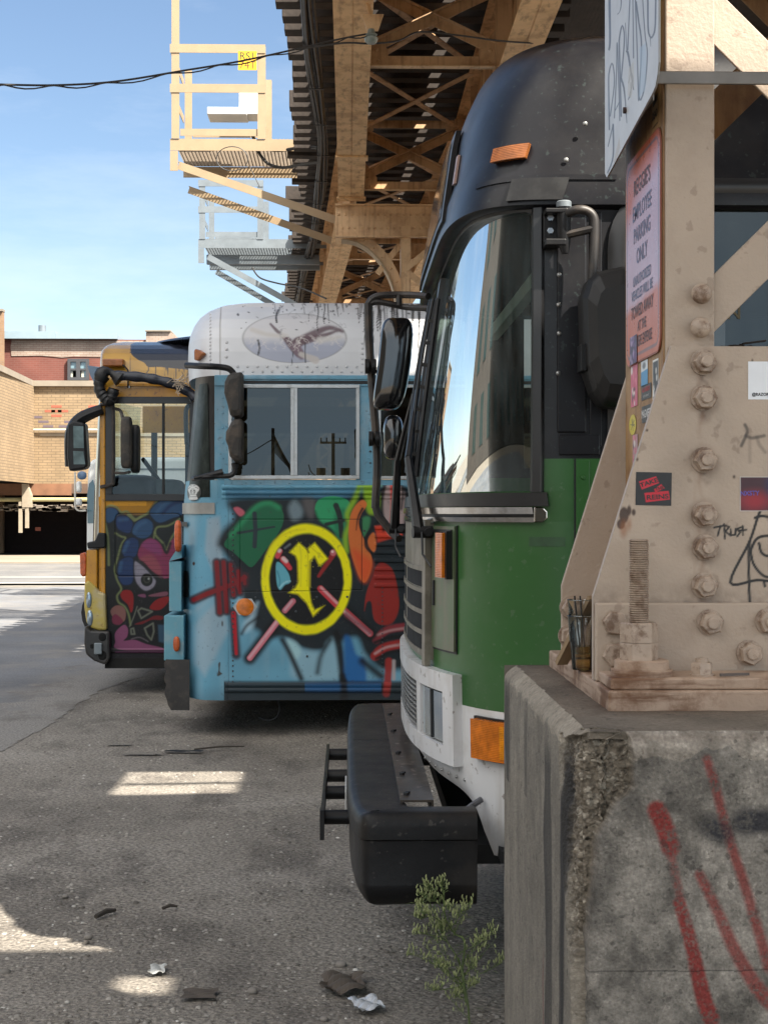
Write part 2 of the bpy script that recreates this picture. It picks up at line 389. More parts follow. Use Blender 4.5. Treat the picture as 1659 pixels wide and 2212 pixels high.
def asphalt_mat(name, base, crack=True):
    m, t, o = nt(name); b = N(t, 'ShaderNodeBsdfPrincipled'); t.links.new(b.outputs[0], o.inputs[0]); v = mapping(t)
    c = ramp(t, noise(t, v, .5, 6, .6), [(.3, tuple(q * .72 for q in base)), (.7, tuple(q * 1.2 for q in base))])
    c = mix(t, 1., c, ramp(t, noise(t, v, 45, 4), [(.3, .7), (.7, 1.2)]), 'MULTIPLY')
    if False:
        n2 = N(t, 'ShaderNodeTexVoronoi', feature='DISTANCE_TO_EDGE'); n2.inputs['Scale'].default_value = .42
        wv = mix(t, .12, v, noise(t, v, 1.7, 5)); t.links.new(wv, n2.inputs[0])
        pass
    c = mix(t, ramp(t, noise(t, v, 1.1, 8, .7), [(.48, 0.), (.68, .6)]), c, (.25, .225, .19))
    if False:
        c = mix(t, ramp(t, n2.outputs['Distance'], [(.004, .8), (.016, 0.)]), c, (.03, .028, .026))
    t.links.new(c, b.inputs['Base Color']); b.inputs['Roughness'].default_value = .88
    bp = N(t, 'ShaderNodeBump'); bp.inputs['Strength'].default_value = .6; bp.inputs['Distance'].default_value = .008
    t.links.new(noise(t, v, 90, 4), bp.inputs['Height']); t.links.new(bp.outputs[0], b.inputs['Normal']); return m
GRAVEL = ground_mat(); ASPH = asphalt_mat('worn_asphalt', (.165, .168, .175)); ROADM = asphalt_mat('street_asphalt', (.15, .148, .145), False); CONC = mat('pavement_concrete', (.31, .26, .20), .85, var=.25, vscale=.8, dirt=(.25, .2, .15), dscale=1.5)
def wob(x, y): return max(0., min(1., (x + 1.2) / .9)) * wob0(x, y)
def wob0(x, y): return .035 * math.sin(x * 1.7 + y * .6) * math.cos(y * 1.1 - x * .4) + .018 * math.sin(x * 4.1 + 1.3 * y) if y < 15.5 else 0
def sheet(name, x0, x1, y0, y1, z, m, nx=1, ny=1, fz=None):
    mb = MB(); mb.rows([[(x0 + (x1-x0)*i/nx, y0 + (y1-y0)*j/ny, z + (fz(x0 + (x1-x0)*i/nx, y0 + (y1-y0)*j/ny) if fz else 0)) for i in range(nx+1)] for j in range(ny+1)]); return structure(mb.build(name, m))
sheet('ground', -600, 600, -300, 900, -.06, CONC)
sheet('gravel_lot', -14, 20, -12, 34, -.004, GRAVEL, 90, 120, lambda x, y: max(-.02, .5 * wob(x, y)) if 4 < y < 15.4 and x < 2.5 else 0)
# worn asphalt drive: its ragged edge runs out into the gravel
pts = [W(px, py, EYE * F / (py - HZ)) for px, py in ((-40, 1640), (60, 1590), (150, 1535), (215, 1492), (300, 1462), (395, 1437))]
edge = [(-2.95, -12), (-2.8, -4), (-2.62, 3), (-2.48, 7.5)] + [(p.x, p.y) for p in pts] + [(.2, 16.2), (2, 16.6), (9, 16.8), (19, 16.8)]
e2 = smooth_pts(edge, 12, False); tg = [(e2[min(i+2, len(e2)-1)][0] - e2[max(i-2, 0)][0], e2[min(i+2, len(e2)-1)][1] - e2[max(i-2, 0)][1]) for i in range(len(e2))]
nrm = [(-q / math.hypot(p, q), p / math.hypot(p, q)) for p, q in tg]; E_ = np.array(e2); Nn = np.array(nrm)
offs = [0, .12, .3, .6, 1.0, 1.6, 2.6, 4.5, 8, 13, 17.5]; rowsP = []; rowsC = []
for k, d in enumerate(offs):
    j = RNG.uniform(-.03, .03, len(E_)) if d < .2 else 0; x = E_[:, 0] + Nn[:, 0] * (d + j); y = E_[:, 1] + Nn[:, 1] * (d + j); rowsP.append(np.stack([x, y, .0003 * k + RNG.uniform(0, .0012, len(x)) * (k > 0)], -1)); rowsC.append(np.full((len(x), 3), min(1., d / 1.6)))
def drive_mat():
    m = asphalt_mat('worn_asphalt_drive', (.165, .168, .175)); t = m.node_tree; b = [n for n in t.nodes if n.type == 'BSDF_PRINCIPLED'][0]; old = b.inputs['Base Color'].links[0].from_socket; v = mapping(t)
    at = N(t, 'ShaderNodeAttribute'); at.attribute_name = 'paint'; f = math_(t, 'ADD', at.outputs['Fac'], math_(t, 'MULTIPLY', math_(t, 'SUBTRACT', noise(t, v, 2.2, 9, .75), .5), 2.4))
    g = mix(t, 1., (.235, .218, .196), ramp(t, noise(t, v, 60, 4, .6), [(.28, .35), (.72, 1.5)]), 'MULTIPLY'); g = mix(t, ramp(t, noise(t, mapping(t, (1, .5, 1)), 1.9, 9, .72), [(.49, 0.), (.62, .8)]), g, (.115, .10, .085))
    t.links.new(mix(t, ramp(t, f, [(.25, 0.), (.6, 1.)]), g, old), b.inputs['Base Color']); return m
structure(grid_obj('asphalt_drive', np.array(rowsP), np.array(rowsC), drive_mat(), None, smooth=False))
sheet('road', -60, 40, 33.8, 47.0, .036, ROADM)
LINE = mat('worn_white_line', (.62, .60, .55), .8, var=.2, speck=(.2, .19, .18), spscale=9, spamt=.7)
for nm, y0, y1 in (('road_line', 33.9, 34.15), ('road_line', 37.0, 37.18)):
    structure(MB().box(-60, 8, y0, y1, .038, .041).build(nm, LINE))
structure(MB().box(-60, 40, 47.0, 53.9, -.05, .10).build('pavement', CONC, bevel=.02))
# loose stones over the lot, thousands of small faceted pebbles in one sheet of gravel
n_ = 34000; ys = 4.4 + 12.5 * RNG.random(n_) ** 1.9; xs = RNG.uniform(-1, 1, n_) * (.30 * ys + .3) - .05 * ys
kp = vnoise(xs + 40, ys + 40, .35, 5) * .6 + vnoise(xs + 40, ys + 40, .09, 6) * .4 > .38 + .25 * RNG.random(n_) - .12; xs, ys = xs[kp], ys[kp]; n_ = len(xs)
r_ = .0022 + .009 * RNG.random(n_) ** 4; big_ = RNG.random(n_) < .004; r_[big_] *= 2.2
hgt = r_ * RNG.uniform(.4, .85, n_); wz = np.array([max(-.02, .5 * wob(a, b)) for a, b in zip(xs, ys)]) - .005; q0 = RNG.uniform(0, 6.28, n_); V_ = np.zeros((n_, 15, 3))
for j, (f, z) in enumerate(((1., 0.), (.9, .55), (.45, 1.))):
    for k in range(5):
        rr = r_ * RNG.uniform(.72, 1.28, n_) * f; V_[:, j*5 + k, 0] = xs + rr * np.cos(q0 + 1.2566*k); V_[:, j*5 + k, 1] = ys + rr * np.sin(q0 + 1.2566*k); V_[:, j*5 + k, 2] = wz + hgt * z * RNG.uniform(.85, 1.1, n_)
Fq = np.array([(j*5 + k, j*5 + (k+1) % 5, j*5 + 5 + (k+1) % 5, j*5 + 5 + k) for j in (0, 1) for k in range(5)]); base_ = (np.arange(n_) * 15)[:, None, None]
q_ = (Fq[None] + base_).reshape(-1); p_ = (np.array([10, 11, 12, 13, 14])[None] + base_[:, 0]).reshape(-1)
me = bpy.data.meshes.new('gravel'); me.vertices.add(n_ * 15); me.vertices.foreach_set('co', V_.astype(np.float32).ravel()); nl = len(q_) + len(p_); me.loops.add(nl); me.loops.foreach_set('vertex_index', np.concatenate([q_, p_]).astype(np.int32))
me.polygons.add(n_ * 11); me.polygons.foreach_set('loop_start', np.concatenate([np.arange(0, len(q_), 4), len(q_) + np.arange(0, len(p_), 5)]).astype(np.int32)); me.polygons.foreach_set('loop_total', np.concatenate([np.full(n_ * 10, 4), np.full(n_, 5)]).astype(np.int32)); me.update(calc_edges=True); me.validate()
GRM, t, o_ = nt('gravel_stones'); b_ = N(t, 'ShaderNodeBsdfPrincipled'); t.links.new(b_.outputs[0], o_.inputs[0]); gi = N(t, 'ShaderNodeNewGeometry')
t.links.new(ramp(t, gi.outputs['Random Per Island'], [(0., (.10, .088, .075)), (.35, (.20, .183, .162)), (.7, (.30, .28, .25)), (.93, (.38, .35, .31)), (1., (.55, .53, .49))]), b_.inputs['Base Color']); b_.inputs['Roughness'].default_value = .92
me.materials.append(GRM); o = bpy.data.objects.new('gravel', me); link(o)
STONE = mat('stone', (.32, .29, .255), .9, var=.5, vscale=4, dirt=(.09, .08, .07), dscale=1.2, damt=.7)
o['kind'] = 'stuff'; o['label'] = 'loose grey stones scattered over the gravel lot'; o['category'] = 'gravel'

# ================================================================== foreground concrete pier
PX0, PX1, PY0, PY1, PZ = .386, 1.60, 2.62, 3.80, 1.221
tag_p = thing('concrete_pier', 'chipped grey concrete pier with red spray paint, under the bolted steel column', 'concrete pier', (1.0, 3.2, 0))
CONCRETE = mat('pier_concrete', None, .88, paint=True, var=.38, vscale=130, bump=.9, bscale=190, speck=(.03, .026, .022), spamt=.5, spscale=45)
def nz3(x, y, s, seed): return vnoise(x, y, s, seed) * .6 + vnoise(x, y, s * .45, seed + 1) * .3 + vnoise(x, y, s * .2, seed + 2) * .1
nu1, nu2, nv = 330, 300, 420
# perimeter of the two visible faces: left face (back to front) then the front face (left to right); rounded arris
sL = np.concatenate([np.linspace(PY1, 3.0, 170)[:-1], np.linspace(3.0, PY0, 161)]); sF = np.concatenate([np.linspace(PX0, .78, 280), np.linspace(.78, PX1, 20)[1:]])[1:]; nu1 = len(sL); nu2 = len(sF) + 1
Xp = np.concatenate([np.full(nu1, PX0), sF]); Yp = np.concatenate([sL, np.full(nu2 - 1, PY0)])
Nx = np.concatenate([np.full(nu1, -1.), np.zeros(nu2 - 1)]); Ny = np.concatenate([np.zeros(nu1), np.full(nu2 - 1, -1.)])
zz = np.concatenate([np.linspace(-.1, .70, 60)[:-1], np.linspace(.70, PZ, 420)]); nv = len(zz)
U = np.concatenate([-(sL[::1] - PY0), sF - PX0])           # signed distance from the front-left arris
Xg, Zg = np.meshgrid(Xp, zz); Yg, _ = np.meshgrid(Yp, zz); Ug, _ = np.meshgrid(U, zz); Nxg, _ = np.meshgrid(Nx, zz); Nyg, _ = np.meshgrid(Ny, zz)
px, py = project(np.full_like(Xg, 1) * np.where(Ug > 0, Xg, PX0), np.where(Ug > 0, PY0, Yg), Zg)
# photo-space to the crop used for tracing: front face features use (px, py)
wav = 34 * (nz3(Ug * 16, Zg * 16, 1, 3) - .5)
bx = np.interp(py, [1500, 1560, 1600, 1640, 1700, 1735, 1770, 1810, 1900, 2010, 2210, 2400], [1300, 1340, 1368, 1374, 1372, 1340, 1318, 1296, 1282, 1270, 1262, 1260])
lx = np.interp(py, [1500, 1600, 1700, 1900, 2100, 2400], [1206, 1206, 1210, 1218, 1228, 1240])
chip = np.clip((bx + wav - px) / 7, 0, 1) * np.clip((px - lx - wav * .25) / 7, 0, 1) * np.where(py > 1585 + wav, 1, 0)
rough_ = .45 * nz3(Ug * 45, Zg * 45, 1, 11) + .55 * nz3(Ug * 130, Zg * 130, 1, 12)
arr = np.exp(-(Ug / .018) ** 2)                             # rounded arris
disp = -.010 * arr + .003 * (nz3(Ug * 12, Zg * 12, 1, 5) - .5) - chip * (.018 + .05 * np.clip(1 - Ug / .12, 0, 1) * np.where(Ug > -.05, 1, 0) * .6 + .026 * (rough_ - .5))
topr = np.clip((Zg - (PZ - .035)) / .035, 0, 1); disp -= .005 * topr ** 3 * np.clip(nz3(Ug * 28, Zg * 28, 1, 23) * 6 - 3.3, 0, 1); disp -= .028 * topr ** 2 * (1 + .08 * (nz3(Ug * 45, Zg * 20, 1, 21) - .5))
diag = np.where(np.abs(Ug) < .03, .7071, 1.)
P3 = np.stack([Xg + Nxg * disp + np.where(Ug > 0, 1, 0) * (0) - np.where(np.abs(Ug) < .02, disp * .5, 0) * np.where(Ug > 0, 1, 0),
               Yg + Nyg * disp - np.where(np.abs(Ug) < .02, disp * .5, 0) * np.where(Ug <= 0, 1, 0), Zg], -1)
cv = Cv(px, py, (.225, .205, .178))
left = Ug <= 0
nf = nz3(Ug * 260, Zg * 260, 1, 97); n1 = nz3(Ug * 5, Zg * 5, 1, 31); n2 = nz3(Ug * 26, Zg * 2.2, 1, 41); n3 = nz3(Ug * 30, Zg * 30, 1, 51)
cv.c[left] = lin((.255, .228, .186))
cv.c *= (.72 + .55 * n1)[..., None]
cv.c[left] *= (.74 + .46 * n2[left])[:, None]; cv.c[left] *= (.66 + .45 * n3[left] + .25 * nf[left])[:, None]
cv.c[~left] *= (.35 + 1.25 * n3[~left])[:, None]; pore = nz3(Ug * 110, Zg * 110, 1, 63); cv.c[~left & (pore < .235)] *= .6; cv.c[~left & (pore > .78)] *= 1.35; mot = nz3(Ug * 14, Zg * 11, 1, 57); cv.c[~left] *= (.62 + .76 * mot[~left])[:, None]
cv.c = np.where((Zg > PZ - .012 - .05 * nz3(Ug * 22, Zg * 9, 1, 33))[..., None], cv.c * 1.2 + lin((.05, .038, .026)), cv.c)      # pale worn rim
rust = np.clip(.5 - np.abs(py - 1590 - 10 * n3) / 26, 0, 1) * np.where(px > 1290, 1, 0); cv.c = cv.c * (1 - .5 * rust[..., None]) + lin((.10, .055, .03)) * .5 * rust[..., None]
agg = (nz3(Ug * 95, Zg * 95, 1, 13) > .60); cv.c = cv.c * (1 - chip[..., None]) + (np.where(agg[..., None], lin((.34, .30, .24)), lin((.175, .146, .11))) * (.45 + 1.05 * nz3(Ug * 230, Zg * 230, 1, 61))[..., None]) * chip[..., None]
nchip = (1 - chip)
def sp(pts, w, col, soft, op, w1=None):
    d = cv.dline(smooth_pts(pts, 5, False), w, w1); m = np.clip(.5 - d / (soft * .62), 0, 1) * op * np.where(left, 0, 1) * np.clip(1.5 * n3 + 1.6 * nf - .55, 0, 1) * (.2 + .8 * nchip)
    m = np.clip(m, 0, 1)[..., None]; cv.c = cv.c * (1 - m) + lin(col) * m
RED = (.22, .022, .018)
# red strokes on the front face
sp([(1418, 1750), (1436, 1790), (1448, 1830)], 40, RED, 16, .95); sp([(1445, 1830), (1460, 1900), (1470, 1945)], 18, RED, 14, .6)
sp([(1466, 1950), (1490, 2030), (1508, 2110), (1520, 2160), (1535, 2200)], 26, RED, 12, .95, 36)
sp([(1525, 1640), (1545, 1700), (1570, 1800), (1610, 1920), (1660, 2090)], 18, RED, 16, .8, 24); sp([(1510, 1890), (1545, 1960), (1590, 2060), (1640, 2140), (1680, 2180)], 20, RED, 16, .8, 34)
sp([(1535, 1785), (1560, 1800)], 44, (.02, .021, .028), 34, .95); sp([(1612, 1775), (1665, 1775)], 56, (.02, .021, .028), 36, .95)
cv.c[~left] *= (.72 + .56 * nf[~left])[:, None]
cv.c = np.where(((np.abs(py - 2098 - wav * .3) < 1.6) & ~left)[..., None], cv.c * .5, cv.c)             # cold joint
# dark drips and thin red lines down the left face
def spl(yf, z0, z1, w, col, op, sd):
    d = np.abs(Yg - (yf + .02 * (vnoise(Zg, Zg * 0, .25, sd) - .5))) - w * (.5 + .9 * vnoise(Zg, Yg * 3, .12, sd + 3)); m = np.clip(.5 - d / .012, 0, 1) * left * (Zg > z0) * np.clip((z1 - Zg) / .06, 0, 1) * op * (.5 + .7 * n2)
    m = np.clip(m, 0, 1)[..., None]; cv.c = cv.c * (1 - m) + lin(col) * m
spl(2.97, .42, 1.17, .055, (.035, .032, .030), .95, 71); spl(2.78, .2, 1.2, .035, (.03, .028, .027), .95, 75); spl(2.70, -.1, .7, .03, (.035, .033, .03), .9, 79)
spl(3.04, -.1, .75, .006, (.2, .03, .03), .9, 83); spl(2.94, -.1, .62, .008, (.2, .03, .03), .8, 87); spl(3.72, .95, 1.21, .06, (.04, .036, .032), .9, 91); spl(3.35, .98, 1.2, .03, (.05, .045, .04), .6, 95)
g = grid_obj('pier_face', P3, cv.c, CONCRETE, tag_p)
# top sheet of the pier, rough with rust stains, and the two unseen sides
nx_, ny_ = 160, 160
xs = np.linspace(PX0, PX1, nx_); ys = np.linspace(PY0, PY1, ny_); Xt, Yt = np.meshgrid(xs, ys)
e = np.minimum(Xt - PX0, Yt - PY0); ed = np.clip(1 - e / .03, 0, 1) ** 2
Zt = PZ - .004 * nz3(Xt * 20, Yt * 20, 1, 5) - .012 * ed
Xt2 = Xt + .028 * np.clip(1 - (Xt - PX0) / .03, 0, 1); Yt2 = Yt + .028 * np.clip(1 - (Yt - PY0) / .03, 0, 1)
ct = Cv(Xt, Yt, (.21, .175, .135)); ct.c *= (.6 + .8 * nz3(Xt * 9, Yt * 9, 1, 9))[..., None]
dpl = np.maximum(np.maximum(.50 - Xt, 2.93 - Yt), 0); ru = np.exp(-dpl / .035) * (.3 + .9 * nz3(Xt * 14, Yt * 14, 1, 15)); ru = np.clip(ru, 0, .9)[..., None]
ct.c = ct.c * (1 - ru) + lin((.085, .045, .024)) * ru
grid_obj('pier_top', np.stack([Xt2, Yt2, Zt], -1), ct.c, CONCRETE, tag_p)
mb = MB(); mb.add([(PX1, PY0, -.1), (PX1, PY1, -.1), (PX1, PY1, PZ), (PX1, PY0, PZ)], [(0, 1, 2, 3)]); mb.add([(PX1, PY1, -.1), (PX0, PY1, -.1), (PX0, PY1, PZ), (PX1, PY1, PZ)], [(0, 1, 2, 3)])
mb.build('pier_back', mat('plain_concrete', (.17, .15, .125), .9, var=.3), tag_p)

# ================================================================== foreground steel column
CXm = .873
scol = thing('steel_column', 'riveted taupe steel column with bolted gusset plates, standing on the concrete pier', 'steel column', (CXm, 3.34, PZ))
def zp(py, Y): return EYE + (HZ - py) * Y / F
def xp(px, Y, py=1106): return W(px, py, Y).x
for s in (-1, 1):
    mb = MB(); a, b = (.646, .746) if s < 0 else (1.0, 1.1); wx = .646 if s < 0 else 1.088
    mb.box(a, b, 3.12, 3.134, PZ + .04, 5.2); mb.box(a, b, 3.546, 3.56, PZ + .04, 5.2)
    mb.box(wx, wx + .012, 3.1345, 3.5455, PZ + .04, 5.2)
    mb.build('post', TAUPE if s < 0 else OCHRE, scol, bevel=.003)
# stained ochre face of the left web, where the signs hang
MB().box(.6425, .6455, 3.128, 3.552, PZ + .06, 5.1).build('web_facing', OCHRE, scol)
z0 = zp(700, 3.11); step = .345
for k in range(8):
    a = (.70, z0 + k * step) if k % 2 == 0 else (1.05, z0 + k * step); b = (1.05, z0 + (k+1) * step) if k % 2 == 0 else (.70, z0 + (k+1) * step)
    y = 3.1395 if k % 2 == 0 else 3.1475
    MB().bar((a[0], y, a[1]), (b[0], y, b[1]), .007, .085, (0, 0, 1)).build('lacing_bar', TAUPE, scol, bevel=.002)
    MB().bar((1.75 - a[0], 3.5645 + .0 * k, a[1] + .05), (1.75 - b[0], 3.5645, b[1] + .05), .007, .085).build('lacing_bar', OCHRE, scol, bevel=.002) if k > 0 else None
# gusset plates: the front one carries marker drawings, rust spots and stickers
xk, zk, ztop, zb = xp(1281, 3.1), zp(1289, 3.1), zp(746, 3.1), PZ + .04
xt = xp(1449, 3.1)
gw = 300; gh = 360
zs = np.linspace(zb, ztop, gh); xl = np.where(zs < zk, xk, xk + (xt - xk) * (zs - zk) / (ztop - zk)); xr = 2 * CXm - xl
tt = np.linspace(0, 1, gw) ** 1.35
Xq = xl[:, None] + (xr - xl)[:, None] * tt[None]; Zq = np.repeat(zs[:, None], gw, 1)
gx, gy = project(Xq, np.full_like(Xq, 3.1), Zq)
c = Cv(gx, gy, (.44, .35, .272)); c.c *= (.86 + .26 * nz3(Xq * 12, Zq * 12, 1, 5))[..., None]
gr = np.clip((gy - 1255) / 48, 0, 1) * np.clip(nz3(Xq * 60, Zq * 60, 1, 14) * 1.4 - .25, 0, 1) * .55; c.c = c.c * (1 - gr[..., None]) + lin((.08, .055, .04)) * gr[..., None]
for yb in (783.8, 860.6, 994.5, 1112.6, 1183.5, 1266):     # grime run down under each bolt, plus a painted contact-shade ring round it
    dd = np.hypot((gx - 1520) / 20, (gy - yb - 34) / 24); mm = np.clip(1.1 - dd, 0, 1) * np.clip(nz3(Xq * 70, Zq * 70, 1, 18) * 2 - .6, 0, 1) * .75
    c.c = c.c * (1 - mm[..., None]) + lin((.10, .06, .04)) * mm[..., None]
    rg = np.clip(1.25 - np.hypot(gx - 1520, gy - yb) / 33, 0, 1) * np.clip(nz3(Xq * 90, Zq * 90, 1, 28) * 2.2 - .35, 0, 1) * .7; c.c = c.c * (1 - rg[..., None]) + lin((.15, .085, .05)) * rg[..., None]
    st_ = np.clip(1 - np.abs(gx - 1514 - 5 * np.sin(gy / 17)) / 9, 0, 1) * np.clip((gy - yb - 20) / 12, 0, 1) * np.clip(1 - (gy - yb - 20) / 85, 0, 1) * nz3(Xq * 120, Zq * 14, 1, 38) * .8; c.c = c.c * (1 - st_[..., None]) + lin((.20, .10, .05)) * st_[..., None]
BK = (.010, .010, .011)
def cp(pts, S=2.1067, ox=1400, oy=850): return [((x / S + ox) * .8295, (y / S + oy) * .8295) for x, y in pts]
# TRUST in marker pen
for st in ([(965,1103),(1030,1092)],[(1000,1095),(985,1148)],[(1020,1085),(1025,1165)],[(1020,1090),(1048,1100),(1028,1125),(1056,1148)],[(1056,1112),(1058,1145),(1082,1143),(1084,1110)],[(1112,1102),(1090,1112),(1108,1130),(1092,1152)],[(1122,1095),(1124,1145)],[(1104,1120),(1142,1116)]):
    c.line(cp(st), 4.2, BK, 2)
# triangle with an eye
for st in ([(1262,960),(1215,1020),(1160,1180),(1055,1405),(1200,1392),(1300,1400),(1420,1398)],[(1160,1180),(1155,1300),(1160,1510)],[(1262,960),(1330,1150),(1420,1398)],[(1165,1230),(1195,1170),(1240,1150),(1300,1160),(1350,1215)],[(1165,1230),(1180,1300),(1220,1355),(1262,1375),(1320,1350),(1350,1215)],[(1212,1190),(1225,1240),(1262,1260),(1300,1240),(1305,1190)],[(1190,1050),(1225,1040),(1262,1045)],[(1240,1400),(1243,1425)]):
    c.line(smooth_pts(cp(st), 5, False), 6.0, BK, 2.4)
for st, op in (([(1135,540),(1148,570),(1140,600),(1115,655)], .8), ([(1140,600),(1170,612),(1200,608),(1240,600)], .7), ([(1200,608),(1215,650),(1245,690)], .4), ([(1160,612),(1162,745)], .25)):
    c.line(smooth_pts(cp(st), 5, False), 7, (.05, .042, .038), 5, op)
for x, y, rx, ry in ((472,1035,26,45),(500,1010,12,28),(525,1020,11,18),(455,1085,22,28),(598,570,7,7),(1075,825,7,9),(545,730,6,9),(290,910,5,6),(1175,187,5,8)):
    (ex, ey), = cp([(x, y)]); c.ell(ex, ey, rx*.39, ry*.39, (.055, .03, .022), 4, .95)
for x, y, w_, h_ in ((470,1110,26,40),(500,1085,14,26)):
    (ex, ey), = cp([(x, y)]); c.ell(ex, ey, w_*.3, h_*.45, (.28, .10, .03), 10, .6)
(ex, ey), = cp([(705,1225)]); c.line(cp([(860,790),(858,1380)]), 6, (.38,.29,.22), 2, .5)
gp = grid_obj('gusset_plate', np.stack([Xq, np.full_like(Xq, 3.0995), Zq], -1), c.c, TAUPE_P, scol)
def gus(y0, y1): 
    return MB().prism([(xk, y0, zb), (2*CXm - xk, y0, zb), (2*CXm - xk, y0, zk), (2*CXm - xt, y0, ztop), (xt, y0, ztop), (xk, y0, zk)], (0, y1 - y0, 0))
gus(3.1003, 3.1195).build('gusset_backing', mat('pale_plate_edge', (.47, .38, .31), .5, var=.15), scol)
gus(3.561, 3.577).build('gusset_plate', TAUPE, scol, bevel=.002)
# base angles and base plate
MB().box(xk + .002, 2*CXm - xk, 3.083, 3.0985, PZ + .038, zp(1303, 3.083)).build('base_angle', TAUPE, scol, bevel=.004)
MB().box(.503, 1.243, 2.938, 3.0828, PZ + .0375, PZ + .060).build('base_angle', TAUPE_RUST, scol, bevel=.004)
MB().box(.497, 1.249, 2.93, 3.80, PZ - .006, PZ + .037).build('base_plate', TAUPE_RUST, scol, bevel=.004)
MB().box(xk + .002, 2*CXm - xk, 3.5785, 3.592, PZ + .038, zp(1303, 3.083)).build('base_angle', TAUPE, scol, bevel=.003)
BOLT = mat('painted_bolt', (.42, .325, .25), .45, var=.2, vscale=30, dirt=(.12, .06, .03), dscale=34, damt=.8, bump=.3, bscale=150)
def nutbolt(px, py, Y, s=1.0, head=False, rot=.3):
    p = W(px, py, Y); mb = MB()
    if head: mb.hexa((p.x, Y, p.z), (0, -1, 0), .0255 * s, .018, 6, rot, .12)
    else:
        mb.hexa((p.x - .001, Y, p.z + .001), (0, -1, 0), .0262 * s, .005, 20)
        mb.hexa((p.x, Y - .005, p.z), (0, -1, 0), .0235 * s, .019, 6, rot, .14)
        mb.hexa((p.x, Y - .024, p.z), (0, -1, 0), .0118 * s, .009, 14, 0, .2)
    mb.build('bolt', BOLT, scol)
for i, (x, y) in enumerate(((1519, 783.8), (1519.5, 860.6), (1520, 994.5), (1521, 1112.6), (1523, 1183.5), (1521, 1266))): nutbolt(x, y, 3.0992, 1.0, False, .2 + 1.1 * i)
nutbolt(1326.7, 1345, 3.0828, 1, True, .1); nutbolt(1326.7, 1413.8, 3.0828, 1, True, .4); nutbolt(1533, 1345, 3.0828, 1, False, .5); nutbolt(1618, 1411, 3.0828, 1, False, .9); nutbolt(1658, 1343, 3.0828, 1, False, .2)
nutbolt(1234, 1313, 3.5605, 1.05, False, .3); nutbolt(1231, 1374, 3.5605, 1.05, False, .7)
for px, py in ((1510, 637), (1508, 710)):
    p = W(px, py, 3.12); MB().dome((p.x, 3.1005 if py > 600 else 3.12, p.z), (0, -1, 0), .0215, .016, 16, 5).build('rivet', BOLT, scol)
# anchor bolt: threaded rod, two nuts, two washers
ab = (xp(1379.5, 3.005), 3.005); zw = PZ + .060
mb = MB(); prof = []; zc = zw + .01; 
while zc < zp(1170, 3.005): prof += [(.0166, zc), (.0198, zc + .0019), (.0198, zc + .0026), (.0166, zc + .0044)]; zc += .0044
prof += [(.0175, zp(1166, 3.005)), (.0155, zp(1165, 3.005)), (.0001, zp(1165, 3.005))]; mb.lathe((ab[0], ab[1], 0), prof, 24)
rod = mb.build('anchor_bolt', BOLT, scol)
for a_, b_, rr, sg, ch in ((zw, zw + .012, .060, 32, .1), (zw + .012, zw + .030, .053, 32, .1)):
    MB().hexa((ab[0] + .005, ab[1], a_), (0, 0, 1), rr, b_ - a_, sg, 0, ch).build('washer', TAUPE_RUST, rod)
for a_, b_ in ((zp(1430, 3.005), zp(1388, 3.005)), (zp(1387.5, 3.005), zp(1345, 3.005))):
    MB().hexa((ab[0], ab[1], a_), (0, 0, 1), .0375, b_ - a_, 6, .25, .08).build('nut', BOLT, rod)
mb = MB(); q = W(1511, 1447, 3.0); mb.hexa((q.x, 2.985, zw), (0, 0, 1), .023, .004, 20); mb.hexa((q.x, 2.985, zw + .004), (0, 0, 1), .0215, .022, 6, .4, .1); mb.hexa((q.x, 2.985, zw + .026), (0, 0, 1), .012, .008, 12); mb.build('stud', BOLT, scol)

# metal band round the column, signs, stickers
BAND = mat('dull_steel_band', (.22, .20, .18), .45, metal=.6, var=.3, vscale=15)
zb_ = zp(165, 3.1); mb = MB()
mb.box(.615, 1.15, 3.092, 3.0985, zb_ - .013, zb_ + .013); mb.box(.615, .6185, 3.099, 3.575, zb_ - .045, zb_ - .015)
mb.add([(.615, 3.0925, zb_-.013), (.615, 3.0925, zb_+.013), (.612, 3.12, zb_-.005), (.612, 3.12, zb_-.03)], [(0, 1, 2, 3)])
tag(mb.build('steel_band', BAND, None, bevel=.002, origin=(.88, 3.1, zb_)), 'dull grey steel band strapped round the column below the white sign', 'band')
SIGNBACK = mat('sign_backing', (.35, .35, .34), .5, metal=.4)
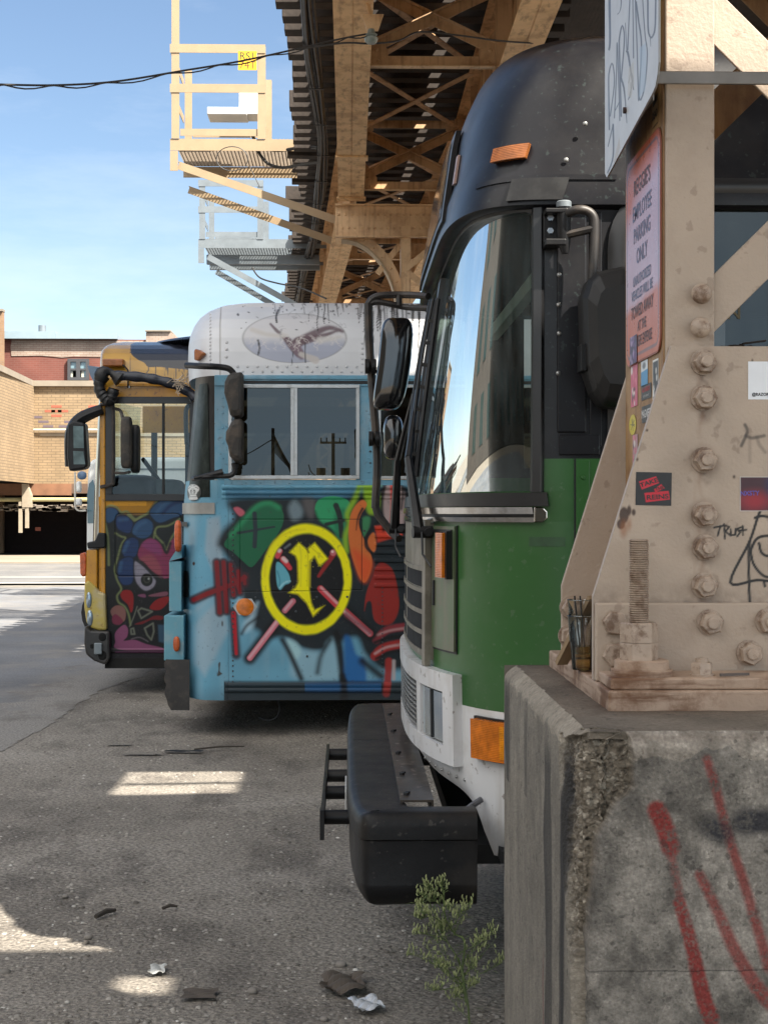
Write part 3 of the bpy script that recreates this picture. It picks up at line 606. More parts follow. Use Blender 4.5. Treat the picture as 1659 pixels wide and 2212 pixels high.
# white hand-lettered sign, two feet wide, standing proud of the column
sx = .598; sy0, sy1 = 2.955, 3.575; nz_, ny_ = 420, 330
Ys = np.linspace(sy0, sy1, ny_); Zs_ = np.linspace(2.36, 3.10, nz_); YS, ZS = np.meshgrid(Ys, Zs_)
qx, qy = project(np.full_like(YS, sx), YS, ZS); kx = (qx / .8295 - 1560) * 4.61; ky = (qy / .8295) * 4.61
c = Cv(kx, ky, (.60, .61, .62)); c.c *= (.86 + .2 * nz3(YS * 14, ZS * 14, 1, 3))[..., None]
G1 = (.085, .09, .105)
for st, w_, w1 in (([(120,-900),(122,0),(128,480),(116,600)],40,22),([(240,-700),(262,30),(216,180)],40,8),
    ([(120,1560),(112,1000),(120,860),(150,765),(172,840),(180,1000),(150,1260),(130,1400)],17,12),
    ([(180,1420),(205,900),(213,520),(232,980),(245,1450)],13,14),([(190,1330),(240,1230)],10,10),
    ([(262,1400),(240,600),(240,470),(270,320),(292,360),(300,480),(285,700),(262,950)],18,16),([(262,950),(300,1100),(330,1480)],24,8),
    ([(330,640),(312,280)],10,8),([(340,600),(365,0),(372,-300)],16,12),([(330,620),(350,680),(410,1080)],26,12),
    ([(410,700),(405,300),(398,-300)],14,12),([(470,1210),(450,500),(432,0),(430,-300)],16,14),([(440,30),(470,250),(505,560),(480,1180),(540,1060),(575,660),(548,420),(520,0),(515,-300)],20,12),
    ([(580,-300),(582,200),(588,380),(612,450),(640,440),(668,330),(676,0),(676,-300)],22,18),([(612,460),(616,560)],10,6),
    ([(100,2080),(165,1880),(165,1500)],16,20),([(105,1760),(165,1500)],12,12),([(345,1200),(375,1140),(380,1000)],10,10),([(350,1000),(380,880),(405,980),(350,1180)],7,7)):
    c.line(smooth_pts(st, 6, False), w_, G1, 6, .92, w1)
c.poly([(480,580),(555,520),(565,720),(550,1080),(470,1180),(490,900)], (.36, .47, .58), 12, .55); c.poly([(350,830),(410,740),(420,1000),(380,1180),(340,1150)], (.5, .45, .36), 10, .5); c.poly([(170,1950),(240,1650),(250,1780),(190,1960)], (.42, .34, .24), 14, .5)
# rounded lower right corner and a folded lower edge: outline as a height limit per column
bott = np.interp(Ys, [2.955, 2.965, 2.985, 3.02, 3.575], [2.468, 2.448, 2.430, 2.424, 2.372]); bl = 2.372 + np.where(Ys > 3.545, (Ys - 3.545) * .6, 0); bott = np.maximum(bott, bl)
ZZ = bott[None, :] + (3.10 - bott)[None, :] * np.linspace(0, 1, nz_)[:, None]
YS2 = np.repeat(Ys[None], nz_, 0); qx, qy = project(np.full_like(YS2, sx), YS2, ZZ); kx2 = (qx / .8295 - 1560) * 4.61; ky2 = (qy / .8295) * 4.61
# resample the painting onto the trimmed sheet
iz = np.clip(((ZZ - 2.36) / (3.10 - 2.36) * (nz_ - 1)).astype(int), 0, nz_ - 1); iy = np.repeat(np.arange(ny_)[None], nz_, 0)
ws = thing('parking_sign', 'white sheet sign hand lettered PARKING in grey, standing out from the column', 'sign', (sx, 3.26, 2.4))
grid_obj('sign_face', np.stack([np.full_like(YS2, sx), YS2, ZZ], -1), c.c[iz, iy], PRINT, ws)
mb = MB(); pr = [(sx + .0005, y, z) for y, z in zip(Ys[::6], bott[::6])] + [(sx + .0005, Ys[-1], 3.1), (sx + .0005, Ys[0], 3.1)]; mb.prism(pr, (.0035, 0, 0)); mb.build('sign_sheet', SIGNBACK, ws)
q = W(1310 + 82.5, 288, 3.2); mb = MB(); mb.hexa((sx - .0005, 3.30, 2.465), (-1, 0, 0), .007, .006, 8); mb.build('rivet', mat('rusty_rivet', (.05, .025, .02), .7), ws)
MB().box(sx + .005, .6425, 3.2, 3.35, 2.50, 2.53).build('bracket', BAND, ws)
# orange towing sign on the column web
os_ = thing('towing_sign', 'faded orange and pink metal sign about employee parking and towing, on the column', 'sign', (.639, 3.33, 1.93))
ox = .6385; oy0, oy1, oz0, oz1 = 3.136, 3.525, 1.93, 2.395
def rrect(y0, y1, z0, z1, r, n=5):
    out = []
    for cy, cz, a0 in ((y0+r, z0+r, 180), (y1-r, z0+r, 270), (y1-r, z1-r, 0), (y0+r, z1-r, 90)):
        for k in range(n + 1): a = R(a0 + 90 * k / n); out.append((cy + r * math.cos(a), cz + r * math.sin(a)))
    return out
MB().prism([(ox, y, z) for y, z in rrect(oy0, oy1, oz0, oz1, .035)], (.0025, 0, 0)).build('sign_sheet', mat('orange_sign_edge', (.33, .10, .055), .45), os_)
YS, ZS = np.meshgrid(np.linspace(oy0 + .001, oy1 - .001, 160), np.linspace(oz0 + .001, oz1 - .001, 240))
c = Cv(YS, ZS, (.55, .13, .06)); f = nz3(YS * 10, ZS * 10, 1, 7)
m_ = (np.clip((ZS - 2.065 - .03 * (f - .5) + (YS - oy0) * .06) / .02, 0, 1) * np.clip((2.36 - ZS - (YS - 3.3) * .25 - .05 * f) / .06, 0, 1))[..., None]; c.c = c.c * (1 - m_) + lin((.54, .36, .45)) * m_
dd = c.dpoly(rrect(oy0 + .018, oy1 - .018, oz0 + .018, oz1 - .018, .025)); c.put(np.abs(dd) - .0035, (.10, .10, .14), .002, .75)
corner = c.dpoly(rrect(oy0 + .0012, oy1 - .0012, oz0 + .0012, oz1 - .0012, .034))
i_, k_ = np.meshgrid(np.arange(239), np.arange(159), indexing='ij'); mk = (corner[i_, k_] < 0) & (corner[i_+1, k_+1] < 0) & (corner[i_, k_+1] < 0) & (corner[i_+1, k_] < 0)
grid_obj('sign_face', np.stack([np.full_like(YS, ox - .0006), YS, ZS], -1)[:, ::-1], c.c[:, ::-1], mat('faded_sign_print', None, .3, paint=True, var=.1, vscale=12), os_, mk[:, ::-1])
FADE = mat('faded_blue_lettering', (.16, .17, .28), .5, var=.3, vscale=60); DARKL = mat('dark_lettering', (.10, .045, .05), .5, var=.3, vscale=60)
for z, s, m_, tx, xs_ in ((2.318, .050, DARKL, "REGGIE'S", .95), (2.262, .048, FADE, 'EMPLOYEE', .95), (2.212, .048, FADE, 'PARKING', .95), (2.163, .048, FADE, 'ONLY', .95), (2.112, .031, FADE, 'UNAUTHORIZED', .85), (2.081, .031, FADE, 'VEHICLES WILL BE', .95), (2.043, .038, DARKL, 'TOWED AWAY', .95), (2.008, .032, DARKL, 'AT THE', .9), (1.975, .034, DARKL, 'OWNERS EXPENSE', .78)):
    text_mesh('lettering', tx, m_, os_, (ox - .0008, (oy0 + oy1) / 2 - .0, z), (0, -1, 0), (0, 0, 1), s, extrude=.0006, xs=xs_, bold=.012)
# stickers
def sticker(name, label, px, py, Y=None, X=None, w_=.05, h_=.05, base='#202020', draw=None, rot=0., rnd=.0, n=70, x_off=0):
    """a printed sticker on the gusset plate (Y given) or on the column web (X given); centred on the photo point"""
    if X is None: p = W(px, py, Y); c0 = np.array([p.x + x_off, Y, p.z]); ex = np.array([1., 0, 0]); nn = np.array([0, -1., 0])
    else:
        lo, hi = 2.5, 5.
        for _ in range(40):
            md = (lo + hi) / 2
            if W(px, py, md).x < X: lo = md
            else: hi = md
        p = W(px, py, lo); c0 = np.array([X, lo, p.z]); ex = np.array([0, -1., 0]); nn = np.array([-1., 0, 0])
    ez = np.array([0, 0, 1.]); ca, sa = math.cos(rot), math.sin(rot); e1 = ex * ca + ez * sa; e2 = -ex * sa + ez * ca
    u, v = np.meshgrid(np.linspace(-1, 1, n), np.linspace(-1, 1, n)); c = Cv(u, v, base)
    if draw: draw(c)
    P = c0 + e1 * (u * w_ / 2)[..., None] + e2 * (v * h_ / 2)[..., None]
    mk = None
    if rnd:
        d = c.dell(0, 0, 1, 1) if rnd >= 1 else None
        if d is not None: mk = (d[:-1, :-1] < 0)
    o = grid_obj(name, P + nn * .0009, c.c, PRINT, None, mk, origin=c0); tag(o, label, 'sticker'); return o, c0, e1, e2, nn
def parts_text(r, txt, u, v, size, m_, rot=0, xs=1., bold=.0):
    o, c0, e1, e2, nn = r; q = Vector(c0 + e1 * u + e2 * v + nn * .0012); ca, sa = math.cos(rot), math.sin(rot)
    text_mesh('lettering', txt, m_, o, q, e1 * ca + e2 * sa, -e1 * sa + e2 * ca, size, extrude=.0003, xs=xs, bold=bold)
GY = 3.0995
def d_reins(c):
    for pts in ([(-.83,.42),(.12,.76),(.30,.36),(-.66,-.06)],[(.02,-.02),(.42,.30),(.62,.05),(.10,-.20)],[(-.52,-.26),(.84,-.10),(.92,-.62),(-.42,-.82)]): c.poly(pts, '#c0102a', .03)
r = sticker('sticker', 'black square sticker reading TAKE THE REINS on red blocks, on the gusset plate', 1411, 1056, GY, w_=.0725, h_=.067, base='#0e1014', draw=d_reins, rot=-.02)
parts_text(r, 'TAKE', -.010, .012, .0125, INK, .33, 1.25, .02); parts_text(r, 'THE', .012, .001, .009, INK, .30, 1.1, .02); parts_text(r, 'REINS', .008, -.0165, .0135, INK, .09, 1.3, .02)
r = sticker('sticker', 'white square sticker with a small printed handle, high on the gusset plate', 1653, 822, GY, w_=.072, h_=.077, base='#e3e6ea')
parts_text(r, '@RAZORGRASS', .0, -.0285, .0085, INK, 0, .92, .03)
def d_red(c): c.c[:] = lin('#3a0e1e'); c.put(c.dell(-.3, -.4, .7, .5), '#a01828', .9, .8); c.put(c.dell(.9, .5, .6, .8), '#1c2450', .7, .9); c.put(-(np.abs(c.x) - .97), '#d8d2cc', .02); c.put(-(np.abs(c.y) - .97), '#d8d2cc', .02)
r = sticker('sticker', 'dark red and blue sticker beside the bolts, above the drawn triangle', 1642, 1067, GY, w_=.085, h_=.070, base='#3a0e1e', draw=d_red)
parts_text(r, 'NXSTY', -.0225, .001, .013, mat('purple_ink', (.10, .09, .42), .5), .02, .95, .02)
WX = .6422
def d_dead(c): c.put(-(np.abs(c.y) - .93), '#1a1712', .03); c.poly([(-.9,.4),(.9,.55),(.9,.95),(-.9,.95)], '#1c1814', .05)
r = sticker('sticker', 'small tan sticker reading DEAD, just above the towing sign', 1415, 240, X=WX, w_=.055, h_=.062, base='#b39262', draw=d_dead); parts_text(r, 'DEAD', 0, -.008, .022, INK, 0, .9, .03)
def d_purple(c):
    for k in range(26): c.put(c.dell(RNG.uniform(-1,1), RNG.uniform(-1,1), RNG.uniform(.1,.4), RNG.uniform(.1,.4)), ['#5a2f6a','#8f6fa8','#2a1c38','#c0a8c8','#3a2a50'][k % 5], .15, .7)
sticker('sticker', 'purple photo sticker stuck over the lower corner of the towing sign', 1368, 756, X=.6372, w_=.085, h_=.062, base='#4a3058', draw=d_purple)
def d_pink(c):
    for k in range(16): c.put(c.dell(RNG.uniform(-.8,.8), RNG.uniform(-.9,.9), RNG.uniform(.1,.35), RNG.uniform(.08,.25)), ['#e8e2dc','#c8506e','#30202a','#e07a90'][k % 4], .12, .85)
sticker('sticker', 'pink and white cut-out sticker below the purple one', 1370, 830, X=WX, w_=.08, h_=.10, base='#cf5f7a', draw=d_pink)
def d_blue(c): c.poly([(-1,.15),(1,.25),(1,1),(-1,1)], '#d8dde0', .05); c.put(c.dell(-.1,.6,.5,.25), '#3a3a40', .2, .8)
sticker('sticker', 'small blue and white sticker under the towing sign', 1392, 806, X=WX, w_=.075, h_=.055, base='#4f96c4', draw=d_blue)
def d_bw(c):
    c.put(-(np.abs(c.x) - .86), '#e9e6df', .05); c.put(-(np.abs(c.y) - .9), '#e9e6df', .05)
    for k in range(14): c.put(c.dell(RNG.uniform(-.7,.7), RNG.uniform(-.75,.75), .22, .16), ['#e0ddd6','#222222'][k % 2], .08, .9)
sticker('sticker', 'black and white bordered sticker against the sloping plate edge', 1416, 820, X=WX, w_=.06, h_=.085, base='#26262a', draw=d_bw)
r = sticker('sticker', 'dark sticker with red lettering in the column sticker cluster', 1396, 846, X=WX, w_=.11, h_=.032, base='#2a2624'); parts_text(r, 'ALL KINDS OF', 0, .005, .014, mat('red_ink', (.55, .03, .03), .5), 0, .95, .02); parts_text(r, 'ART FOR EVERYBODY', 0, -.009, .007, mat('pale_ink', (.6, .58, .55), .5), 0, .95)
r = sticker('sticker', 'black strip sticker with slanted white lettering beside the yellow disc', 1398, 893, X=WX, w_=.12, h_=.036, base='#171616'); parts_text(r, 'MAGNIFERO', .0, 0, .024, mat('white_ink', (.75, .74, .72), .5), 0, .9, .02)
def d_yel(c):
    for k in range(9): a = 6.28 * k / 9; c.line([(0, 0), (.6 * math.cos(a + .3 * k), .6 * math.sin(a + .3 * k))], .09, '#3a3a20', .05, .85)
sticker('sticker', 'round yellow sticker with a dark scribble on the column', 1366.5, 918, X=WX, w_=.085, h_=.046, base='#cdbb2a', draw=d_yel, rnd=1)
sticker('sticker', 'torn pale pink sticker scrap low on the column', 1372, 975, X=WX, w_=.06, h_=.075, base='#b08f92', draw=d_pink)
# plastic tumblers and a lath on the base plate
CUP = glass('clear_plastic_cup', (.90, .91, .90), .10, .08, 1.45)
LIQ = glass('amber_drink', (.80, .66, .36), .05, .05, 1.33)
cb = W(1258, 1452, 3.30); cb.z = PZ + .038
cup = thing('plastic_cup', 'stacked clear plastic tumblers with straws, wedged between the gusset plates', 'plastic cup', cb)
for k, dz in ((0, 0), (1, .034)):
    MB().lathe((cb.x, cb.y, cb.z + dz), [(.0001, .002), (.021, .002), (.0225, .004), (.027, .062), (.0285, .064), (.0315, .116), (.0335, .118), (.033, .119), (.031, .117)], 28).build('tumbler', CUP, cup)
MB().lathe((cb.x, cb.y, cb.z + .003), [(.0001, 0), (.020, 0), (.0245, .050), (.0001, .050)], 24).build('drink', LIQ, cup)
for k in range(2): MB().tube([(cb.x - .006 + .01*k, cb.y, cb.z + .05), (cb.x - .016 + .012*k, cb.y + .01, cb.z + .160)], .0019, 6).build('straw', BLACKPL, cup)
a = W(1212, 1428, 3.42); b = W(1283, 1290, 3.30); mb = MB().bar((a.x, a.y, PZ + .042), (b.x, b.y, b.z), .028, .011); tag(mb.build('wooden_lath', mat('pale_lath', (.30, .21, .12), .8, var=.3, vscale=12), None, origin=a), 'short pale wooden lath leaning behind the plastic cups', 'wood')
q = W(1585, 1453, 2.97); tag(MB().bar((q.x - .03, 2.96, zw + .004), (q.x + .03, 2.975, zw + .004), .005, .005).build('nail', mat('rusty_nail', (.10, .08, .07), .6), None, origin=(q.x, 2.97, zw)), 'bent nail lying on the base plate beside the bolts', 'nail')
mb = MB()
for k in range(60):
    x = RNG.uniform(.76, 1.02); y = RNG.uniform(3.14, 3.5); z = ztop + .0 + RNG.uniform(-.01, .02); a = RNG.uniform(0, 3.14); l = RNG.uniform(.01, .05); mb.bar((x, y, z), (x + l*math.cos(a), y + l*math.sin(a), z + RNG.uniform(-.008, .012)), RNG.uniform(.004, .02), .003)
mb.box(.75, 1.0, 3.125, 3.54, ztop - .05, ztop - .01)
o = mb.build('dry_leaf_litter', mat('leaf_litter', (.06, .042, .03), .9, var=.5, vscale=30, speck=(.3, .24, .18)), None, origin=(.88, 3.3, ztop)); o['kind'] = 'stuff'; o['label'] = 'brown leaf litter and debris caught inside the column'; o['category'] = 'litter'
# ================================================================== elevated railway
def bend(x, y, z):
    d = max(0., y - 18.4); return (x - .042 * d - .0004 * d * d, y, z)
GZ0, GZ1, GX = 5.30, 6.18, (.037, 1.40)
el = thing('elevated_track', 'rusty tan riveted elevated railway of girders, braces and dark timber ties overhead', 'elevated railway', (.7, 18, 5.3))
SPANS = [(-9, 3.2), (3.3, 18.25), (18.75, 33.3), (33.7, 48.4), (48.8, 64)]
for tx in (0, 4.3):
    for gx in GX:
        for y0, y1 in SPANS:
            if tx and y0 > 20: continue
            mb = MB(); n = 8 if y0 > 15 else 1; x = gx + tx
            for i in range(n):
                a = y0 + (y1 - y0) * i / n; b = y0 + (y1 - y0) * (i + 1) / n
                mb.box(x - .148, x - .006, a, b, GZ0, GZ0 + .014); mb.box(x + .006, x + .148, a, b, GZ0, GZ0 + .014)    # two flange angles, a dark joint between
                mb.box(x - .0058, x + .0058, a, b, GZ0 + .004, GZ1); mb.box(x - .14, x + .14, a, b, GZ1, GZ1 + .014)
            mb.map(bend).build('girder', STEEL_RUST, el)
            mb = MB(); s0 = 1.5
            for i in range(int((y1 - y0) / s0) + 1):
                yy = y0 + .08 + i * (y1 - y0 - .16) / int((y1 - y0) / s0); 
                mb.box(x - .084, x + .084, yy - .006, yy + .006, GZ0 + .0145, GZ1)
            (mb.map(bend).build_each('web_stiffener', STEEL, el) if not tx and y0 > 3.25 and y0 < 40 else None)
            if False:
                mb = MB()
                for i in range(int((y1 - y0) / .16)):
                    if .35 < (i * .16 / (y1 - y0)) < .62: continue
                    for s in (-.1, .1): mb.dome((x + s, y0 + .1 + i * .16, GZ0), (0, 0, -1), .014, .009, 6, 2)
                mb.map(bend).build('rivet_row', STEEL_RUST, el)
            if not tx and y0 < 30 and gx < .5:
                for yy in (y1 - 2.2, y1 - .12):
                    mb = MB(); mb.box(x - .17, x + .17, yy - .09, yy + .09, GZ0 - .02, GZ0 - .001); mb.map(bend).build('splice_plate', STEEL_RUST, el)
# cross frames between the two girders
x0, x1 = GX
def frame(y, full=True):
    zt = GZ1 - .05; zb = GZ0 + .10
    mb = MB(); mb.box(x0 + .02, x1 - .02, y - .004, y + .006, zb - .05, zb + .055); mb.box(x0 + .02, x1 - .02, y - .075, y - .0045, zb - .05, zb - .041); mb.map(bend).build('strut', STEEL, el)
    mb = MB(); mb.box(x0 + .02, x1 - .02, y - .004, y + .006, zt - .05, zt + .04); mb.map(bend).build('strut', STEEL, el)
    for s, yy in ((1, y - .012), (-1, y + .014)):
        a = (x0 + .10, yy, zb + .1) if s > 0 else (x0 + .10, yy, zt - .08); b = (x1 - .10, yy, zt - .08) if s > 0 else (x1 - .10, yy, zb + .1)
        mb = MB(); mb.bar(a, b, .009, .11, (0, 0, 1)); 
        d = (Vector(b) - Vector(a)).normalized(); u = Vector((d.z * (1 if d.x > 0 else -1), 0, d.x)) * .05
        mb.bar(Vector(a) + u + Vector((0, -.04, 0)), Vector(b) + u + Vector((0, -.04, 0)), .062, .009, (0, 0, 1)); mb.map(bend).build('diagonal_brace', STEEL, el)
    mb = MB()
    for gx, s in ((x0, 1), (x1, -1)):
        mb.prism([(gx + s*.008, y - .024, zb - .05), (gx + s*.30, y - .024, zb - .05), (gx + s*.30, y - .024, zb + .10), (gx + s*.14, y - .024, zb + .30), (gx + s*.008, y - .024, zb + .30)], (0, .009, 0))
        mb.prism([(gx + s*.008, y - .024, zt + .04), (gx + s*.26, y - .024, zt + .04), (gx + s*.26, y - .024, zt - .08), (gx + s*.12, y - .024, zt - .24), (gx + s*.008, y - .024, zt - .24)], (0, .009, 0))
    mb.map(bend).build_each('corner_plate', STEEL, el)
    mb = MB()
    for gx, s in ((x0, 1), (x1, -1)):
        for dx, dz in ((.06, 0), (.14, 0), (.22, 0), (.06, .22), (.09, .14), (.2, .10)): mb.dome((gx + s * dx, y - .024, zb + dz), (0, -1, 0), .018, .013, 8, 2)
    mb.dome(((x0 + x1) / 2, y - .02, (zb + zt) / 2), (0, -1, 0), .02, .014, 8, 2)
    mb.map(bend).build('rivet_group', STEEL, el)
FY = [-4, 1, 8.2, 13.0, 17.95, 22.9, 27.9, 32.9, 38.2, 43.4, 48.2, 54]
for y in FY: frame(y)
for y in FY[3:]:        # second vertical at the right girder, seen edge on
    mb = MB().box(x1 - .16, x1 - .02, y - .05, y - .03, GZ0 + .02, GZ1); mb.map(bend).build('web_stiffener', STEEL, el)
k = 0
for a, b in zip(FY[2:], FY[3:]):
    for s in (0, 1):
        for h in (0, 1):
            m0 = a + (b - a) * h / 2 + .15; m1 = a + (b - a) * (h + 1) / 2 - .1
            p, q = ((x0 + .15, m0), (x1 - .15, m1)) if (s + h) % 2 == 0 else ((x1 - .15, m0), (x0 + .15, m1))
            mb = MB().bar((p[0], p[1], GZ1 - .12 + .016 * s), (q[0], q[1], GZ1 - .12 + .016 * s), .075, .010); mb.map(bend).build('lateral_brace', STEEL, el)
# bents: a laced column, a cross girder and curved brackets either side
for yb in (18.5, 33.5, 48.6):
    bx_ = bend(0, yb, 0)[0]; c0 = CXm - .0 + bx_
    bt = thing('railway_bent', {18.5: 'nearest tan bent behind the white roofed bus, its pale arched bracket curving under the track', 33.5: 'second tan bent down the elevated line, small beyond the arched bracket', 48.6: 'farthest small tan bent of the elevated line'}[yb], 'railway column', (c0, yb, 0), 'bents carrying the elevated track')
    for s in (-1, 1):
        MB().box(c0 + s*.227 - .012, c0 + s*.227 + .012, yb - .22, yb + .22, 0, 5.0).build('post', STEEL, bt)
        MB().box(c0 + s*.17 - .05, c0 + s*.17 + .045, yb - .2245, yb - .2205, 0, 5.0).build('post_flange', STEEL, bt)
    nL = 14
    for i in range(nL):
        za, zb2 = .3 + 4.5 * i / nL, .3 + 4.5 * (i + 1) / nL; s = 1 if i % 2 else -1
        MB().bar((c0 - s*.2, yb - .229 - .006 * (i % 2), za), (c0 + s*.2, yb - .229 - .006 * (i % 2), zb2), .006, .075).build('lacing_bar', STEEL, bt)
    mb = MB(); mb.box(c0 - 1.02, c0 + 1.02, yb - .2, yb - .188, 4.86, 5.25); mb.box(c0 - 1.02, c0 + 1.02, yb + .188, yb + .2, 4.86, 5.25)
    mb.box(c0 - 1.02, c0 + 1.02, yb - .28, yb - .2005, 5.235, 5.25); mb.box(c0 - 1.02, c0 + 1.02, yb - .28, yb - .2005, 4.86, 4.874); mb.box(c0 - 1.02, c0 + 1.02, yb - .187, yb + .187, 5.255, 5.27); mb.build('cross_girder', STEEL, bt)
    mb = MB()
    for i in range(26):
        for z in (5.14, 4.98): mb.dome((c0 - .98 + .078 * i + (.039 if z < 5 else 0), yb - .2005, z), (0, -1, 0), .019, .014, 8, 2)
    mb.build_each('rivet', STEEL, bt)
    for s in (-1, 1):
        # quarter-ellipse bracket: pale soffit flange, riveted web
        pts = [(c0 + s * (.262 + .62 * (1 - math.cos(a))), 3.95 + .96 * math.sin(a)) for a in np.linspace(0, math.pi / 2, 16)]
        pts = [(c0 + s * (.9 - .60 * math.cos(a) ** 1.0), 3.9 + .95 * math.sin(a)) for a in np.linspace(-.1, math.pi / 2, 18)]
        # centre of the curve lies outward and below, so the soffit sweeps from the column up to the girder end
        pts = [(c0 + s * (.95 - .66 * math.cos(a)), 3.92 + .93 * math.sin(a)) for a in np.linspace(0, math.pi / 2, 18)]
        mb = MB(); mb.rows([[(x, yb - .14, z), (x, yb + .14, z), (x - s*.014, yb + .14, z + .010), (x - s*.014, yb - .14, z + .010)] for x, z in pts], True, False); mb.build('arched_flange', CREAM, bt)
        inner = []
        for i, (x, z) in enumerate(pts):
            j = min(i + 1, len(pts) - 1); k_ = max(i - 1, 0); tx_, tz_ = pts[j][0] - pts[k_][0], pts[j][1] - pts[k_][1]; L = math.hypot(tx_, tz_); nx__, nz__ = -tz_ / L, tx_ / L
            if nx__ * s > 0: nx__, nz__ = -nx__, -nz__
            inner.append((x + nx__ * .13, z + nz__ * .13))
        mb = MB()
        mb.rows([[(p[0] - s*.02, yb - .10, p[1] + .016), (q[0], yb - .10, q[1])] for p, q in zip(pts, inner)], False, False); mb.rows([[(p[0] - s*.02, yb - .09, p[1] + .016), (q[0], yb - .09, q[1])] for p, q in zip(pts, inner)], False, False); mb.build('bracket_web', STEEL, bt)
        mb = MB()
        for p, q in list(zip(pts, inner))[1::2]: mb.dome(((p[0]*.45 + q[0]*.55), yb - .1005, (p[1]*.45 + q[1]*.55)), (0, -1, 0), .018, .013, 8, 2)
        mb.build_each('rivet', STEEL, bt)
        MB().bar((c0 + s*.25, yb - .08, 4.80), (c0 + s*.52, yb - .08, 4.45), .01, .07).build('bracket_strut', STEEL, bt)
# timber ties, cover planks, guard timbers and rails
tie0 = MB().box(-.62, 2.06, -.1, .1, 0, .2).build('tie', TIMBER, None, bevel=.008); COL.objects.unlink(tie0)
nt_ = 0; y = 12.4
wl = WLOC[el.name]
while y < 52 and nt_ < 96:
    o = tie0 if nt_ == 0 else tie0.copy(); COL.objects.link(o); ex = random.uniform(-.05, .04) - (.11 if random.random() < .06 else 0) + (.08 if random.random() < .10 else 0)
    bx_, _, _ = bend(0, y, 0); o.parent = el; o.location = (bx_ + ex, y, 6.2 + random.uniform(-.008, .008)); o.rotation_euler = (0, random.uniform(-.006, .006), .042 * (1 if y > 19 else 0) + random.uniform(-.012, .012))
    o.location = (bx_ + ex + 0, y - 0, 6.2) ; y += .40; nt_ += 1
for o in [q for q in el.children if q.name.split('.')[0] == 'tie']: o.location = Vector(o.location) - wl
mb = MB(); y = -9
while y < 12.1: mb.box(-.62 + random.uniform(-.05, .05), 2.06, y - .1, y + .1, 6.2, 6.4); y += .40
o = mb.build('near_tie', TIMBER, el); o['kind'] = 'stuff'
def planks(xa, xb, ya, yb, n, z=6.404, holes=()):
    mb = MB(); wdt = (xb - xa) / n
    for i in range(n):
        a = xa + i * wdt; segs = [(ya, yb)]
        for hx0, hx1, hy0, hy1 in holes:
            if a + wdt * .5 > hx0 and a + wdt * .5 < hx1:
                ns = []
                for p, q in segs:
                    if hy1 <= p or hy0 >= q: ns.append((p, q)); continue
                    if hy0 > p: ns.append((p, hy0))
                    if hy1 < q: ns.append((hy1, q))
                segs = ns
        for p, q in segs:
            m_ = max(1, int((q - p) / 3)) if yb > 18 else 1
            for j in range(m_): mb.box(a, a + wdt - .0015, p + (q-p)*j/m_, p + (q-p)*(j+1)/m_, z, z + .045)
    return mb
planks(-.36, 2.06, -9, 12.3, 10).build('cover_planks', PLANK, el)
for xa, xb, n in ((-.30, .26, 3), (.40, .98, 4), (1.12, 2.06, 6)):
    planks(xa, xb, 12.3, 52, n).map(bend).build('cover_planks', PLANK, el)
O1 = (2.84, 3.56, 5.146, 5.926); O2 = (2.55, 3.50, 2.04, 2.76); O4 = (3.0, 3.64, .91, 1.22); O5 = (3.36, 3.58, 1.52, 1.72); O3 = (2.60, 2.98, 8.85, 9.3)
planks(2.06, 3.66, -9, 40, 40, 6.40, (O1, O2, O3, O4, O5)).build('walkway_planks', PLANK, el)
MB().box(2.84, 3.56, 5.49, 5.54, 6.36, 6.398).build('walkway_joist', TIMBER, el)
planks(3.66, 6.4, -9, 40, 8, 6.40).build('cover_planks', PLANK, el)
mb = MB()
for x in (-.10, .2, 1.24, 1.55):
    for i in range(20): mb.box(x - .05, x + .05, -9 + i*3, -6 + i*3, 6.452, 6.56)
mb.map(bend).build('guard_timber', TIMBER, el)
# cable bundle slung under the tie ends
cabs = thing('cable_bundle', 'bundle of dark cables slung along the tie ends of the elevated track', 'cables', (-.29, 14, 6.05))
for k in range(5):
    pts = []
    for i in range(56):
        y = 9 + i * .75; x, _, _ = bend(-.30 + .05 * math.sin(y * .35) + .025 * (k - 2) + .012 * math.sin(y * 1.1 + k), y, 0); pts.append((x, y, 6.08 - .05 * abs(math.sin(y * .55 + .2)) - .028 * (k % 2)))
    MB().tube(pts, .016 if k else .026, 6).build('cable', CABLE, cabs)
mb = MB()
for i in range(26):
    y = 10 + i * 1.5; x, _, _ = bend(-.30 + .05 * math.sin(y * .35), y, 0); mb.prism([(x - .08, y - .02, 6.2), (x - .08, y - .02, 5.99), (x + .08, y - .02, 5.99), (x + .08, y - .02, 6.2), (x + .07, y - .02, 6.2), (x + .07, y - .02, 6.0), (x - .07, y - .02, 6.0), (x - .07, y - .02, 6.2)], (0, .04, 0))
mb.build_each('hanger', CABLE, cabs)
# overhead wires and their insulator
wt = thing('overhead_wire', 'black twisted overhead wire crossing the sky to the girder insulator', 'wire', W(300, 165, 9.5))
p1 = [W(-60, 182, 8.6), W(0, 182.5, 8.8), W(120, 184, 9.1), W(250, 176, 9.5), (W(400, 152, 10)), W(520, 132, 10.4), W(640, 106, 10.8), W(735, 84, 11.05), W(795, 73, 11.15)]
s1 = smooth_pts([tuple(p) for p in p1], 8, False)
MB().tube(s1, .0065, 6).build('strand', CABLE, wt); MB().tube([(x + .012*math.cos(i*.9), y, z - .012 + .01*math.sin(i*.9)) for i, (x, y, z) in enumerate(s1)], .005, 6).build('strand', CABLE, wt)
p2 = [W(640, 107, 10.8), W(740, 93, 11.05), W(800, 94, 11.2), W(860, 88, 11.3), W(905, 69, 11.45), W(980, 75, 11.6), W(1115, 91, 12.0), W(1300, 96, 12.6), W(1700, 96, 13.5)]
